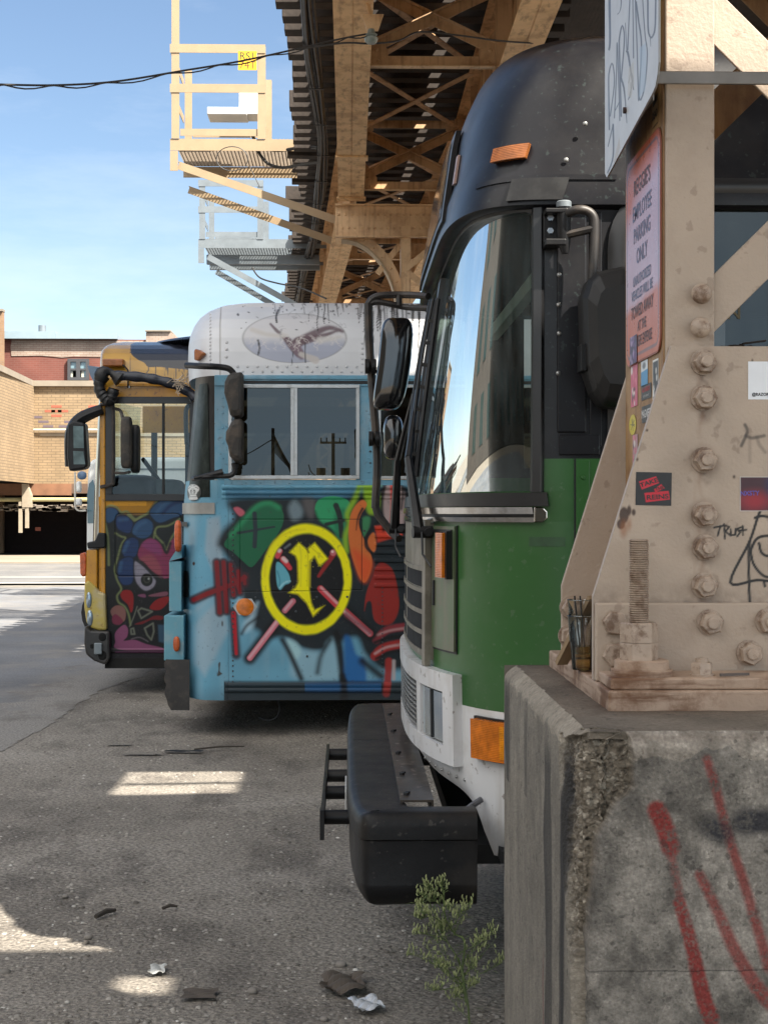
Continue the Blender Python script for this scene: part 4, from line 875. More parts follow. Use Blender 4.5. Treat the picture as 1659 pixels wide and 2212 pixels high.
tag(MB().tube(smooth_pts([tuple(p) for p in p2], 8, False), .007, 6).build('service_wire', CABLE, None), 'thin black wire passing beneath the braces from the insulator', 'wire')
iq = W(802, 72, 11.15); ins = thing('insulator', 'grey-green porcelain insulator on a rusty bracket below the girder', 'insulator', iq)
MB().lathe((iq.x, iq.y, iq.z), [(.0001, -.075), (.03, -.075), (.045, -.06), (.05, -.035), (.03, -.025), (.045, -.01), (.03, .0), (.022, .03), (.0001, .03)], 16).build('insulator_body', mat('porcelain', (.19, .22, .20), .3), ins)
MB().prism([(iq.x - .07, iq.y, iq.z + .14), (iq.x + .09, iq.y, iq.z + .14), (iq.x + .05, iq.y, iq.z + .02), (iq.x - .03, iq.y, iq.z + .02)], (0, .02, 0)).build('bracket', STEEL, ins)
MB().bar((iq.x, iq.y + .01, iq.z + .12), (iq.x - .03, iq.y + .05, GZ0 + .002), .03, .02).build('hanger', STEEL, ins)

# ================================================================== service platforms hung off the left girder
def platform(nm, label, m, fl, ya, yb, xl, xr, zf, ztop, zmid, tall, brace):
    pf = thing(nm, label, 'platform', (xl, ya, zf))
    A = lambda *b: MB().box(*b)
    for y, z0_ in ((ya, zf), (yb, zf)):
        mb = A(xl, -.10, y - .004, y + .006, z0_ - .16, z0_ - .01); mb.box(xl, -.10, y + .0065, y + .07, z0_ - .022, z0_ - .0105); mb.build('floor_beam', m, pf)
    for y in (ya, yb):
        for x, s in ((xl + .02, 1), (xr, -1)):
            top = (ztop + (3 if tall and s > 0 and y == ya else (.12 if s > 0 and y == yb else 0)))
            mb = A(x, x + s*.10, y - .016, y - .008, zf - .009, top); mb.box(x, x + s*.008, y - .0075, y + .075, zf - .009, top); mb.build('post', m, pf)
    for z in (ztop, zmid):
        mb = A(xl, xr, y_ := ya - .026, ya - .0165, z - .11, z); mb.box(xl, xr, ya - .0164, ya + .07, z - .0075, z + .001); mb.build('rail', m, pf)
        mb = A(xl - .0, xl + .009, ya + .08, yb - .02, z - .10, z); mb.build('rail', m, pf)
    for z in (zmid - .18, zf + .18): A(xl + .13, xr, yb + .007, yb + .016, z - .11, z - .02).build('rail', m, pf)
    A(xl + .13, xr - .1, ya + .0, ya + .009, zf + .03, zf + .12).build('toe_board', m, pf); A(xl + .13, xr, yb - .03, yb - .02, zf + .02, zf + .12).build('toe_board', m, pf)
    mb = MB(); nx = int((-.62 - xl) / .048)
    for i in range(nx + 1): x = xl + .06 + i * .048; mb.box(x - .004, x + .004, ya + .075, yb - .01, zf - .004, zf + .016)
    ny = int((yb - ya) / .05)
    for i in range(ny): y = ya + .085 + i * .05; mb.box(xl + .03, -.62, y - .004, y + .004, zf - .006, zf + .010)
    mb.build('floor_grating', fl, pf)
    for (a, b) in brace: 
        a, b = Vector(a), Vector(b); mb = MB().bar(a, b, .010, .10); mb.bar(a + Vector((0, .045, .05)), b + Vector((0, .045, .05)), .085, .009); mb.build('brace', m, pf)
    if not tall:
        for y in (ya + .5, ya + 1.1): A(xl + .1, -.5, y - .05, y + .05, zf - .36, zf - .20).build('floor_beam', m, pf)
    A(xl, xl + .10, ya - .005, ya + .006, zf - .42, zf - .165).build('knee_plate', m, pf)
    return pf
GRATE = mat('floor_grating_steel', (.30, .24, .18), .6, var=.2)
tp = platform('service_platform', 'cream steel service platform with railings jutting from the elevated track', CREAM, GRATE, 19.8, 21.4, -2.28, -1.06, 6.40, 7.60, 7.09, True,
    [((-2.18, 19.85, 6.06), (-.08, 19.85, 5.34)), ((-2.2, 21.35, 6.06), (-.16, 21.35, 5.34))])
gp_ = platform('service_platform', 'grey galvanised platform with railings farther along the elevated track', GALV, GALV, 26.4, 28.2, -2.56, -1.45, 6.28, 7.28, 6.83, False,
    [((-2.4, 26.45, 5.98), (-.62, 26.45, 5.0)), ((-2.4, 28.1, 5.98), (-.7, 28.1, 5.0))])
YEL = mat('yellow_plate', (.78, .47, .015), .4, var=.1)
q = W(535, 131, 19.76); rp = thing('number_plate', 'yellow plate reading RS1 74T hung on the cream platform railing', 'sign', q)
h2 = 41 * 19.76 / F / 2; w2 = 40 * 19.76 / F / 2
MB().box(q.x - w2, q.x + w2, 19.757, 19.764, q.z + .002, q.z + h2).build('upper_plate', YEL, rp); MB().box(q.x - w2, q.x + w2, 19.757, 19.764, q.z - h2, q.z - .002).build('lower_plate', YEL, rp)
text_mesh('lettering', 'RS1', INK, rp, (q.x, 19.756, q.z + h2 * .45), (1, 0, 0), (0, 0, 1), .135, bold=.0); text_mesh('lettering', '74T', mat('brown_ink', (.16, .05, .01), .5), rp, (q.x, 19.756, q.z - h2 * .5), (1, 0, 0), (0, 0, 1), .135, bold=.0)
q = W(540, 243, 21.2); eb = thing('equipment_box', 'pale grey electrical box on the cream platform', 'equipment box', q); MB().box(q.x - .13, q.x + .13, 20.9, 21.3, q.z - .1, q.z + .19).build('cabinet', mat('white_enamel', (.62, .63, .62), .4), eb, bevel=.01)
MB().box(q.x - .55, q.x - .02, 20.8, 21.25, q.z - .13, q.z - .03).build('tray', mat('white_enamel', (.62, .63, .62), .4), eb, bevel=.01)
lp = [W(545, 290, 20), W(560, 315, 20), W(600, 325, 19.9), W(660, 318, 19.6), W(705, 322, 19.2)]
tag(MB().tube(smooth_pts([tuple(p) for p in lp], 6, False), .022, 8).build('conduit_hose', RUBBER, None, origin=lp[2]), 'black corrugated hose looping from the cream platform to the track', 'hose')
lp = [W(548, 310, 20.1), W(575, 350, 20.2), W(610, 362, 20.1), W(650, 355, 19.8), W(690, 350, 19.5)]
tag(MB().tube(smooth_pts([tuple(p) for p in lp], 6, False), .020, 8).build('conduit_hose', RUBBER, None, origin=lp[2]), 'second black hose sagging lower beneath the cream platform floor', 'hose')
c0 = W(502, 343, 19.6); pts = [(c0.x + .20*math.cos(a), 19.6, c0.z + .155*math.sin(a)) for a in np.linspace(-.6, 4.9, 24)]; pts.append(tuple(W(540, 360, 19.6))); pts.append(tuple(W(562, 405, 19.6)))
tag(MB().tube(pts, .006, 5).build('loose_cable', CABLE, None, origin=c0), 'thin loose cable coiled in a ring under the cream platform', 'cable')
lp = [W(545, 578, 26.5), W(562, 600, 26.4), W(600, 612, 26), W(650, 622, 25.6), W(705, 645, 25)]
tag(MB().tube(smooth_pts([tuple(p) for p in lp], 6, False), .014, 6).build('loose_cable', CABLE, None, origin=lp[2]), 'black cable sagging from beneath the grey platform', 'cable')
# ================================================================== bus body surfaces
class Surf:
    """bus shell facing -x: u in [-1, 1] runs round the nose from the near to the far flank; beyond that the straight flanks, one unit per metre"""
    def __init__(s, yc, xf, w, D=.5, n=2.6): s.yc, s.xf, s.w, s.D, s.n = yc, xf, w, D, n
    def nn(s, z): return float(np.interp(z, *s.n)) if isinstance(s.n, tuple) else s.n
    def p(s, u, z, off=0.):
        xf = float(np.interp(z, *s.xf)); w = float(np.interp(z, *s.w)); n = s.nn(z)
        def q(u):
            if u < -1: return xf + s.D + (-1 - u), s.yc - w
            if u > 1: return xf + s.D + (u - 1), s.yc + w
            th = abs(u) * math.pi / 2; return xf + s.D * (1 - math.cos(th) ** (2 / n)), s.yc + math.copysign(w * math.sin(th) ** (2 / n), u)
        x, y = q(u)
        if off:
            e = .004; a = q(u - e); b = q(u + e); tx, ty = b[0] - a[0], b[1] - a[1]; L = math.hypot(tx, ty) or 1
            x += -ty / L * off; y += tx / L * off
        return Vector((x, y, z))
    def uy(s, Y, z=1.2):
        w = float(np.interp(z, *s.w)); y = (Y - s.yc) / w; return math.copysign(math.asin(min(1, abs(y) ** (s.nn(z) / 2))) * 2 / math.pi, y)
    def ux(s, X, z=1.2, side=-1):
        xf = float(np.interp(z, *s.xf)); r = (X - xf) / s.D
        if r >= 1: return side * (1 + X - xf - s.D)
        return side * math.acos(min(1, max(0, 1 - r) ** (s.nn(z) / 2))) * 2 / math.pi
    def us(s, u0, u1, n): 
        g = [u0 + (u1 - u0) * i / n for i in range(n + 1)]; return g
    def patch(s, u0, u1, z0, z1, off=0., nu=24, nv=4, mb=None):
        mb = mb or MB(); return mb.rows([[s.p(u, z0 + (z1-z0)*j/nv, off) for u in s.us(u0, u1, nu)] for j in range(nv + 1)])
    def slab(s, u0, u1, z0, z1, o0, o1, nu=24, nv=1, mb=None, smooth=True):
        mb = mb or MB(); us = s.us(u0, u1, nu); n = len(us); zs = [z0 + (z1-z0)*j/nv for j in range(nv+1)]
        mb.rows([[s.p(u, z, o1) for u in us] for z in zs], False, smooth); mb.rows([[s.p(u, z, o0) for u in reversed(us)] for z in zs], False, smooth)
        mb.rows([[s.p(u, z1, o1) for u in us], [s.p(u, z1, o0) for u in us]], False, False); mb.rows([[s.p(u, z0, o0) for u in us], [s.p(u, z0, o1) for u in us]], False, False)
        for u, fl in ((u0, 0), (u1, 1)):
            r = [[s.p(u, z, o0) for z in zs], [s.p(u, z, o1) for z in zs]]; mb.rows(r if fl else r[::-1], False, False)
        return mb
# ================================================================== green, white and black bus
GB = Surf(5.72, ([.45, .8, 1.1, 1.6, 2.48], [.24, .235, .23, .232, .358]), ([0, 4], [1.27, 1.27]), .5, ([1.57, 1.66, 2.49], [2.6, 3.0, 6.0]))
DM = Surf(5.72, ([2.40, 2.48, 2.60, 2.84, 2.95, 3.03, 3.07, 3.10, 3.12, 3.14], [.318, .308, .325, .362, .40, .435, .46, .50, .60, .8]), ([2.40, 2.5, 2.62, 2.8, 2.92, 3.0, 3.05, 3.09, 3.12, 3.14], [1.275, 1.285, 1.275, 1.25, 1.21, 1.15, 1.05, .90, .68, .34]), .46, ([2.48, 2.65, 3.0], [5.5, 4.5, 3.4]))
WHITE = mat('dirty_white_bus_paint', (.70, .70, .70), .35, var=.06, vscale=3, dirt=(.42, .38, .33), dscale=5, damt=.35, streak=(.40, .36, .31), samt=.4, sscale=(9, 9, 1.3), speck=(.12, .08, .05), spamt=.6, spscale=26, coat=.1)
GREEN = mat('green_bus_paint', (.026, .110, .022), .36, var=.16, vscale=2.2, dirt=(.05, .12, .045), dscale=3, damt=.4, speck=(.10, .15, .09), spamt=.35, spscale=40, spec=.4)
BUSBLK = mat('satin_black_bus_paint', (.010, .010, .0125), .34, var=.25, vscale=2.5, dirt=(.026, .025, .025), dscale=4, damt=.4, speck=(.05, .068, .065), spamt=.35, spscale=60, bump=.06, bscale=25, spec=.3)
GLASSW = glass('windscreen_glass', (.60, .70, .65), .03, .004, 1.36, .15, .75)
GLASSD = glass('dark_side_glass', (.16, .18, .18), .04, .004, 1.4, .05)
gb = thing('green_bus', 'green, white and black coach parked close beside the concrete pier', 'bus', (1.0, 5.72, 0))
uL = -1 - 10.2; uR = 1 + 10.2; uE = GB.ux(.555, 1.7); uE2 = -uE
def ring(surf, z0, z1, nv, mb=None, u0=uL, u1=uR):
    mb = mb or MB(); a = max(u0, -1.); b = min(u1, 1.)
    us = ([u0] if u0 < -1 else []) + [a + (b - a) * i / 44 for i in range(45)] + ([u1] if u1 > 1 else [])
    return mb.rows([[surf.p(u, z0 + (z1-z0)*j/nv) for u in us] for j in range(nv + 1)])
mb = MB()                                    # skirt with rounded bottom edge and a raised front edge over the bumper
us = [uL] + [-1.55, -1.2] + [-1 + i / 60 for i in range(121)] + [1.2, uR]
rows = []
for j in range(9):
    r = []
    for u in us:
        zl = .563 + .175 * max(0, 1 - (abs(u) / .61) ** 9) if abs(u) < .61 else .563
        z = zl + (1.005 - zl) * j / 8; r.append(GB.p(u, z, -.03 * max(0, 1 - j * .8)))
    rows.append(r)
mb.rows(rows); mb.build('skirt', WHITE, gb)
mb = ring(GB, 1.005, 1.572, 8); ring(GB, 1.572, 1.66, 1, mb); ring(GB, 1.66, 1.755, 1, mb, uL, uE); ring(GB, 1.66, 1.755, 1, mb, uE2, uR); mb.build('green_panel', GREEN, gb)
# black flank with the driver's window opening
swx0, swx1, swz0, swz1 = .80, 1.72, 1.80, 2.66
mb = MB()
def flank(side, X0, X1, z0, z1, nx=1, nz=1): 
    nz = max(nz, 5); mb.rows([[GB.p(GB.ux(X0 + (X1-X0)*i/nx, z0 + (z1-z0)*j/nz, side), z0 + (z1-z0)*j/nz) for i in range(nx+1)] for j in range(nz+1)])
for sd in (-1, 1):
    flank(sd, .555, swx0, 1.755, 2.55, 8, 2); flank(sd, swx0, swx1, 1.755, swz0); flank(sd, swx1, 10.9, 1.755, 2.53)
mb.build('black_panel', BUSBLK, gb)
# pillar trims: raised vertical panel strips with screws
yN = 5.72 - 1.27
mb = MB(); mb.box(.605, .69, yN - .006, yN + .002, 1.83, 2.47); mb.build('pillar_panel', BUSBLK, gb, bevel=.004)
mb = MB(); mb.box(.70, .735, yN - .004, yN + .002, 1.79, 2.47); mb.build('pillar_panel', BUSBLK, gb, bevel=.003)
mb = MB(); mb.box(.61, .73, yN - .005, yN + .002, 1.765, 1.825); mb.build('lower_patch', BUSBLK, gb, bevel=.003)
SCREW = mat('pale_screw_head', (.33, .33, .32), .35, metal=.7, var=.2)
mb = MB()
for px, py in ((1208, 593), (1207, 658), (1208, 720), (1206, 806), (1183, 407), (1207, 408), (1263, 268), (1222, 346)): p = W(px, py, yN - .012); mb.dome((p.x, yN - .0062 if py > 420 else yN - .016, p.z), (0, -1, 0), .0075, .005, 10, 3)
mb.build_each('screw', SCREW, gb)
def arch(x0, x1, z0, z1, r, n=8, x=True):
    out = [(x0, z0), (x1, z0)]
    for cx, a0 in ((x1 - r, 0), (x0 + r, 90)):
        for k in range(n + 1): a = R(a0 + 90 * k / n); out.append((cx + r * math.cos(a), z1 - r + r * math.sin(a)))
    return out
fr = thing
RUB = mat('perished_black_rubber', (.014, .014, .015), .38, var=.3)
fo = arch(swx0 - .05, swx1 + .05, swz0 - .05, 2.58, .22); fi = arch(swx0 + .05, swx1 - .05, swz0 + .04, 2.50, .17)
mb = MB(); mb.rows([[(x, yN - .012, z) for x, z in fo], [(x, yN - .030, z) for x, z in arch(swx0 - .02, swx1 + .02, swz0 - .02, 2.555, .20)], [(x, yN - .030, z) for x, z in arch(swx0 + .01, swx1 - .01, swz0 + .0, 2.53, .18)], [(x, yN - .010, z) for x, z in fi], [(x, yN + .02, z) for x, z in fi]], True, True)
swf = mb.build('side_window_frame', RUB, gb)
mb = MB(); mb.add([(x, yN + .012, z) for x, z in fi], [tuple(range(len(fi)))]); mb.build('pane', GLASSD, swf)
text_mesh('lettering', 'CAUTION', mat('faded_yellow_letter', (.09, .07, .03), .6), swf, (1.02, yN + .009, 2.18), (1, 0, 0), (0, 0, 1), .055, bold=.01)
# dome: moulded roof cap, with a lip over the windscreen
mb = MB(); zsD = [2.478, 2.488, 2.505, 2.535, 2.58, 2.65, 2.72, 2.80, 2.86, 2.92, 2.96, 3.0, 3.025, 3.05, 3.07, 3.09, 3.105, 3.12, 3.13, 3.14]
us = [-1 - 9.9, -3.0, -1.6, -1.2] + [-1 + i / 26 for i in range(53)] + [1.2, 1.6, 3.0, 1 + 9.9]
lipz = lambda u: 0.075 * max(0, (abs(u) - .72) / .28) if abs(u) < 1 else .075 * max(0, 1 - (abs(u) - 1) / .12)
rows = [[DM.p(u, 2.490, -.06) for u in us]] + [[DM.p(u, z, (.012 if 2.46 < z < 2.60 else 0) - (.02 if z < 2.48 else 0)) for u in us] for z in zsD]
mb.rows(rows); n = len(us); top = rows[-1]
mb.rows([[top[i] for i in range(n // 2 + 1)], [top[n - 1 - i] for i in range(n // 2 + 1)]])
cap = mb.build('roof_cap', BUSBLK, gb)
# crease and brow over the lamp, small dents
DM.slab(DM.ux(.40, 2.6), DM.ux(.78, 2.6), 2.560, 2.575, .002, .016, 14).build('brow_ridge', BUSBLK, cap)
DM.slab(DM.ux(.47, 2.4), DM.ux(.62, 2.4), 2.500, 2.565, .014, .022, 10).build('lit_cap_patch', mat('lit_cap_black', (.016, .016, .017), .42, var=.3, dirt=(.035, .035, .035), dscale=9, spec=.3), cap)  # added slab, a little paler to stand for the sunlit part of the cap
DM.slab(DM.ux(.445, 2.655), DM.ux(.530, 2.655), 2.628, 2.672, .004, .026, 8).build('marker_lamp', AMBER_OLD, gb)
lm = DM.slab(DM.uy(4.915, 2.66), DM.uy(4.95, 2.66), 2.65, 2.75, .002, .010, 6, 4).build('marker_reflector', mat('pink_reflector', (.42, .28, .24), .3), gb)
# destination sign window in the dome's face
DM.slab(DM.uy(5.02, 2.7), DM.uy(6.42, 2.7), 2.535, 2.865, .004, .022, 26, 5).build('sign_window_frame', RUB, gb)
DM.patch(DM.uy(5.08, 2.7), DM.uy(6.36, 2.7), 2.56, 2.845, .0245, 26, 6).build('sign_window', mat('dark_sign_glass', (.02, .022, .024), .06, var=.1, coat=.5), gb)
# windscreen, frame, divider
wz0, wz1 = 1.645, 2.492; uW0 = GB.ux(.543, 2.0); uW1 = -uW0
def wtop(u): return wz1 - .035 * max(0, (abs(u) - abs(uW0) + .06) / .06) ** 2
usz = lambda z: np.concatenate([np.linspace(GB.ux(.540, z), -.45, 24)[:-1], np.linspace(-.45, .45, 20)[:-1], np.linspace(.45, -GB.ux(.540, z), 24)]); us = usz(2.49)
wf = GB.slab(GB.ux(.565, 2), -GB.ux(.565, 2), wz0 - .028, wz0 + .012, -.01, .018, 50).build('windscreen_frame', RUB, gb)
for s in (1, -1):
    MB().rows([[GB.p(s * GB.ux(X, z), z, o) for X, o in ((.531, -.012), (.534, .012), (.541, .020), (.562, .020), (.568, .012), (.570, -.005))] for z in np.linspace(wz0 + .013, 2.51, 14)]).build('frame_side', RUB, wf)
mb = MB(); mb.rows([[GB.p(u, wtop(u) + .05, .012) for u in us], [GB.p(u, wtop(u) - .0, .016) for u in us], [GB.p(u, wtop(u) - .02, .012) for u in us], [GB.p(u, wtop(u) - .022, -.02) for u in us]]); mb.build('frame_top', RUB, wf)
GB.slab(GB.uy(5.70, 2), GB.uy(5.74, 2), wz0 + .013, 2.46, -.005, .015, 3, 6).build('centre_bar', RUB, wf)
mb = MB(); mb.rows([[GB.p(usz(wz0 + (wtop(u) - wz0) * j / 10)[k], wz0 + (wtop(u) - wz0) * j / 10, -.004) for k, u in enumerate(us)] for j in range(11)]); mb.build('windscreen', GLASSW, gb)
# chrome belt trim: two strips with an end cap
for z0, z1, pr in ((1.594, 1.614, .02), (1.570, 1.584, .016)): GB.slab(GB.ux(.545, 1.6), -GB.ux(.545, 1.6), z0, z1, .001, pr, 54).build('chrome_trim', CHROME, gb)
GB.slab(GB.ux(.545, 1.6), -GB.ux(.545, 1.6), 1.5845, 1.5935, -.002, .006, 50).build('trim_groove', RUBBER, gb)
mb = MB(); q = GB.p(GB.ux(.546, 1.6), 1.592, .02); x = q.x; y = q.y
mb.prism([(x, y, 1.570), (x + .026, y + .003, 1.570), (x + .040, y + .005, 1.582), (x + .040, y + .005, 1.601), (x + .026, y + .003, 1.614), (x, y, 1.614)], (.004, .02, 0)); mb.build('trim_end', CHROME, gb, bevel=.003)
# access door, vent panel with louvres, amber lamps on the nose
def nose(y0, y1, z0, z1, o0, o1, nm, m, nu=10, par=None, nv=1): return GB.slab(GB.uy(y0), GB.uy(y1), z0, z1, o0, o1, nu, nv).build(nm, m, par or gb)
GREENP = mat('dusty_green_panel', (.07, .125, .055), .35, var=.25, vscale=4, dirt=(.14, .12, .085), dscale=5, damt=.8, streak=(.15, .125, .09), samt=.8, sscale=(9, 9, 1.5))
dr = nose(4.775, 4.99, 1.165, 1.555, .0, .010, 'access_door', GREENP, 8, None, 2)
nose(4.767, 4.774, 1.158, 1.558, .0005, .004, 'door_gap', RUBBER, 2); nose(4.775, 4.99, 1.158, 1.1645, .0005, .004, 'door_gap', RUBBER, 6)
nose(4.79, 4.97, 1.535, 1.545, .0102, .014, 'door_recess', RUBBER, 5, dr)
nose(4.95, 4.962, 1.30, 1.38, .0102, .016, 'door_catch', RUBBER, 2, dr)
GRIL = mat('dusty_grey_grille', (.16, .14, .105), .42, var=.3, vscale=6, dirt=(.28, .25, .2), dscale=7, damt=.6, metal=.1)
nose(4.998, 6.44, 1.12, 1.565, .0, .012, 'grille_panel', GRIL, 24)
for zc in (1.378, 1.303, 1.235, 1.168): nose(5.06, 5.66, zc - .027, zc + .027, .0122, .0135, 'louvre_opening', mat('louvre_black', (.003, .003, .003), .9, var=0), 10); nose(5.78, 6.38, zc - .027, zc + .027, .0122, .0135, 'louvre_opening', MATS['louvre_black'], 10)
for zc in (1.3405, 1.269, 1.2015, 1.136, 1.412): nose(5.04, 6.40, zc - .008, zc + .007, .012, .017, 'louvre_bar', GRIL, 16)
nose(4.998, 5.04, 1.10, 1.575, .012, .030, 'grille_edge', GRIL, 3)
for ya, yb in ((4.80, 4.855), (6.58, 6.64)):
    l = nose(ya, yb, 1.395, 1.535, .01, .040, 'turn_lamp', AMBER, 5); nose(ya - .012, ya + .0, 1.39, 1.54, .0, .03, 'lamp_base', RUBBER, 2)
# headlamp bezel: white surround, ribbed silver grille, lamps
bz0, bz1, by0, by1 = .815, 1.098, 4.74, 6.70
bez = thing
mb = MB(); GB.slab(GB.uy(by0), GB.uy(by1), bz1 - .06, bz1, -.01, .032, 40, 1, mb); GB.slab(GB.uy(by0), GB.uy(by1), bz0, bz0 + .055, -.01, .032, 40, 1, mb); GB.slab(GB.uy(by0), GB.uy(by0 + .075), bz0 + .0551, bz1 - .0601, -.01, .032, 6, 1, mb); GB.slab(GB.uy(by1 - .075), GB.uy(by1), bz0 + .0551, bz1 - .0601, -.01, .032, 6, 1, mb)
GB.slab(GB.uy(5.075), GB.uy(5.14), bz0 + .0551, bz1 - .0601, -.01, .030, 4, 1, mb); GB.slab(GB.uy(6.30), GB.uy(6.365), bz0 + .0551, bz1 - .0601, -.01, .030, 4, 1, mb)
bz = mb.build('headlamp_bezel', WHITE, gb, bevel=.012, seg=3)
GB.patch(GB.uy(by0 + .05), GB.uy(by1 - .05), bz0 + .03, bz1 - .03, .003, 40, 2).build('bezel_recess', mat('recess_grey', (.06, .06, .055), .6), bz)
SILV = mat('silver_plastic', (.45, .46, .46), .3, metal=.55, var=.25, vscale=8, dirt=(.18, .16, .13), dscale=9, damt=.5)
for k in range(9): z = bz0 + .072 + k * .0165; GB.slab(GB.uy(5.15), GB.uy(6.29), z, z + .007, .004, .030, 24).build('grille_slat', SILV, bz)
text_mesh('emblem', 'BLUE BIRD', SILV, bz, GB.p(GB.uy(5.48), .955, .0335), (.0 , -1, 0), (0, 0, 1), .07, xs=.8) if False else None
for ya, yb in ((4.825, 5.065), (6.375, 6.615)):
    GB.slab(GB.uy(ya), GB.uy(yb), bz0 + .062, bz1 - .068, .006, .022, 8, 2).build('headlamp', glass('headlamp_glass_%d' % int(ya*10), (.60, .62, .58), .06, .08, 1.45), bz)
    GB.patch(GB.uy(ya + .01), GB.uy(yb - .01), bz0 + .067, bz1 - .073, .008, 8, 2).build('lamp_reflector', mat('lamp_chrome', (.30, .30, .28), .3, metal=.8, var=.4, vscale=30), bz)
    GB.slab(GB.uy((ya + yb) / 2 - .006), GB.uy((ya + yb) / 2 + .006), bz0 + .062, bz1 - .068, .0222, .027, 2).build('lamp_divider', RUBBER, bz)
sl_ = GB.slab(GB.ux(.398, .9), GB.ux(.66, .9), .860, .978, .002, .034, 12, 2).build('side_turn_lamp', AMBER, gb, bevel=.006)
GB.slab(GB.ux(.47, .9), GB.ux(.65, .9), .870, .968, .0342, .0352, 8, 1).build('lens_window', lens('bright_amber_lens', (.95, .33, .01)), sl_)
GB.slab(GB.ux(.392, .9), GB.ux(.667, .9), .854, .984, .001, .012, 12).build('lamp_base', RUBBER, sl_)
mb = MB()
for u in np.linspace(GB.ux(.26, .7), GB.ux(.36, .7), 7): mb.dome(GB.p(u, .775 - .05 * max(0, (abs(u) - .75) * 4), .0), GB.p(u, .7, 1) - GB.p(u, .7, 0), .006, .004, 8, 2)
mb.build_each('rivet', SCREW, gb)
# panel joints and fixings down the flank
mb = MB().box(.655, .659, yN - .0015, yN + .002, .60, 1.755); mb.build('panel_joint', RUBBER, gb)
MB().box(.66, .70, yN - .004, yN + .002, 1.02, 1.75).build('panel_strip', GREEN, gb, bevel=.002)
mb = MB()
for z in (1.08, 1.2, 1.32, 1.44, 1.565, 1.70): mb.dome((.68, yN - .004, z), (0, -1, 0), .007, .005, 8, 2)
mb.build_each('rivet', GREEN, gb)
for xx in (1.9, 3.4, 4.9, 6.4, 7.9, 9.4): MB().box(xx, xx + .004, yN - .0015, yN + .002, .58, 1.755).build('panel_joint', RUBBER, gb)
DM.slab(DM.ux(.985, 2.8), DM.ux(.990, 2.8), 2.52, 3.0, -.001, .0012, 1, 10).build('cap_joint', RUBBER, cap)
# peeled label patch on the green side
GB.slab(GB.ux(.53, 1.5), GB.ux(.63, 1.5), 1.50, 1.527, .0005, .0012, 6).build('label_residue', mat('label_ghost', (.028, .085, .03), .55, var=.5, vscale=30), gb)
# bumper, cover plate, rack stubs, number plate
BP = Surf(5.72, ([0, 1], [.0, .0]), ([0, 1], [1.285, 1.285]), .09, 4.6)
us = [-1.283] + [-1.12] + [-1 + i / 24 for i in range(49)] + [1.12, 1.283]
prof = [(.456, -.10), (.456, -.05), (.465, -.025), (.485, -.012), (.52, -.003), (.524, -.004), (.65, -.002), (.655, .004), (.69, .003), (.718, -.001), (.728, -.010), (.732, -.028), (.731, -.155), (.69, -.16)]
BUMP = mat('scuffed_black_bumper', (.0085, .0085, .0095), .45, var=.3, vscale=4, dirt=(.032, .027, .022), dscale=3.5, damt=.5, speck=(.12, .11, .1), spamt=.3, spscale=35, bump=.25, bscale=45, spec=.25)
bpp = lambda u, z, o: BP.p(u, z, max(o, -.045)) + Vector((max(0, -.045 - o) * (1 if abs(u) < 1 else 0), math.copysign(max(0, -.045 - o) * .5 * min(1., abs(u) ** 8), -u), 0))
mb = MB().rows([[bpp(u, z, o) for u in us] for z, o in prof]); mb.rows([[BP.p(-1.283, z, o) for z, o in prof[:7]], [BP.p(-1.283, z, o) for z, o in prof[13:6:-1]]], False, False)
bm = mb.build('bumper', BUMP, gb)
mb = MB(); mb.box(.155, .255, 4.58, 6.9, .735, .742); mb.box(.155, .162, 4.58, 6.9, .70, .7348); mb.box(.248, .255, 4.58, 6.9, .69, .7348)
pl = mb.build('cover_plate', mat('worn_brown_plate', (.055, .045, .04), .36, metal=.4, var=.3, vscale=4, dirt=(.11, .085, .06), dscale=6, damt=.5, speck=(.35, .3, .25), spscale=30), bm)
mb = MB()
for y in (4.66, 5.02, 5.45, 6.0, 6.5): mb.hexa((.175, y, .742), (0, 0, 1), .009, .008, 6); mb.hexa((.182, y + .03, .742), (0, 0, 1), .007, .006, 6)
mb.build_each('plate_bolt', RUBBER, pl)
MB().box(.02, .155, 5.86, 5.868, .7312, .7325).build('bumper_seam', RUBBER, bm)
MB().tube([(.30, 4.62, .66), (.37, 4.60, .72), (.40, 4.62, .735)], .010, 8).build('grey_hose', mat('grey_hose_rubber', (.1, .1, .11), .5), gb)
rk = MB().box(-.088, -.078, 4.95, 5.62, .565, .640); rk.box(-.089, -.077, 5.621, 6.45, .578, .628); rk.box(-.090, -.076, 4.90, 4.952, .555, .650)
rk = rk.build('rack_bar', BLACKPL, bm)
for y in (5.03, 5.47, 5.82, 6.33): MB().cyl((-.0775, y, .603), (.004, y, .603), .024, 14).build('rack_stub', BLACKPL, rk)
MB().box(-.010, -.004, 5.16, 5.42, .535, .672).build('number_plate', mat('white_plate', (.6, .6, .58), .4), bm, bevel=.003)
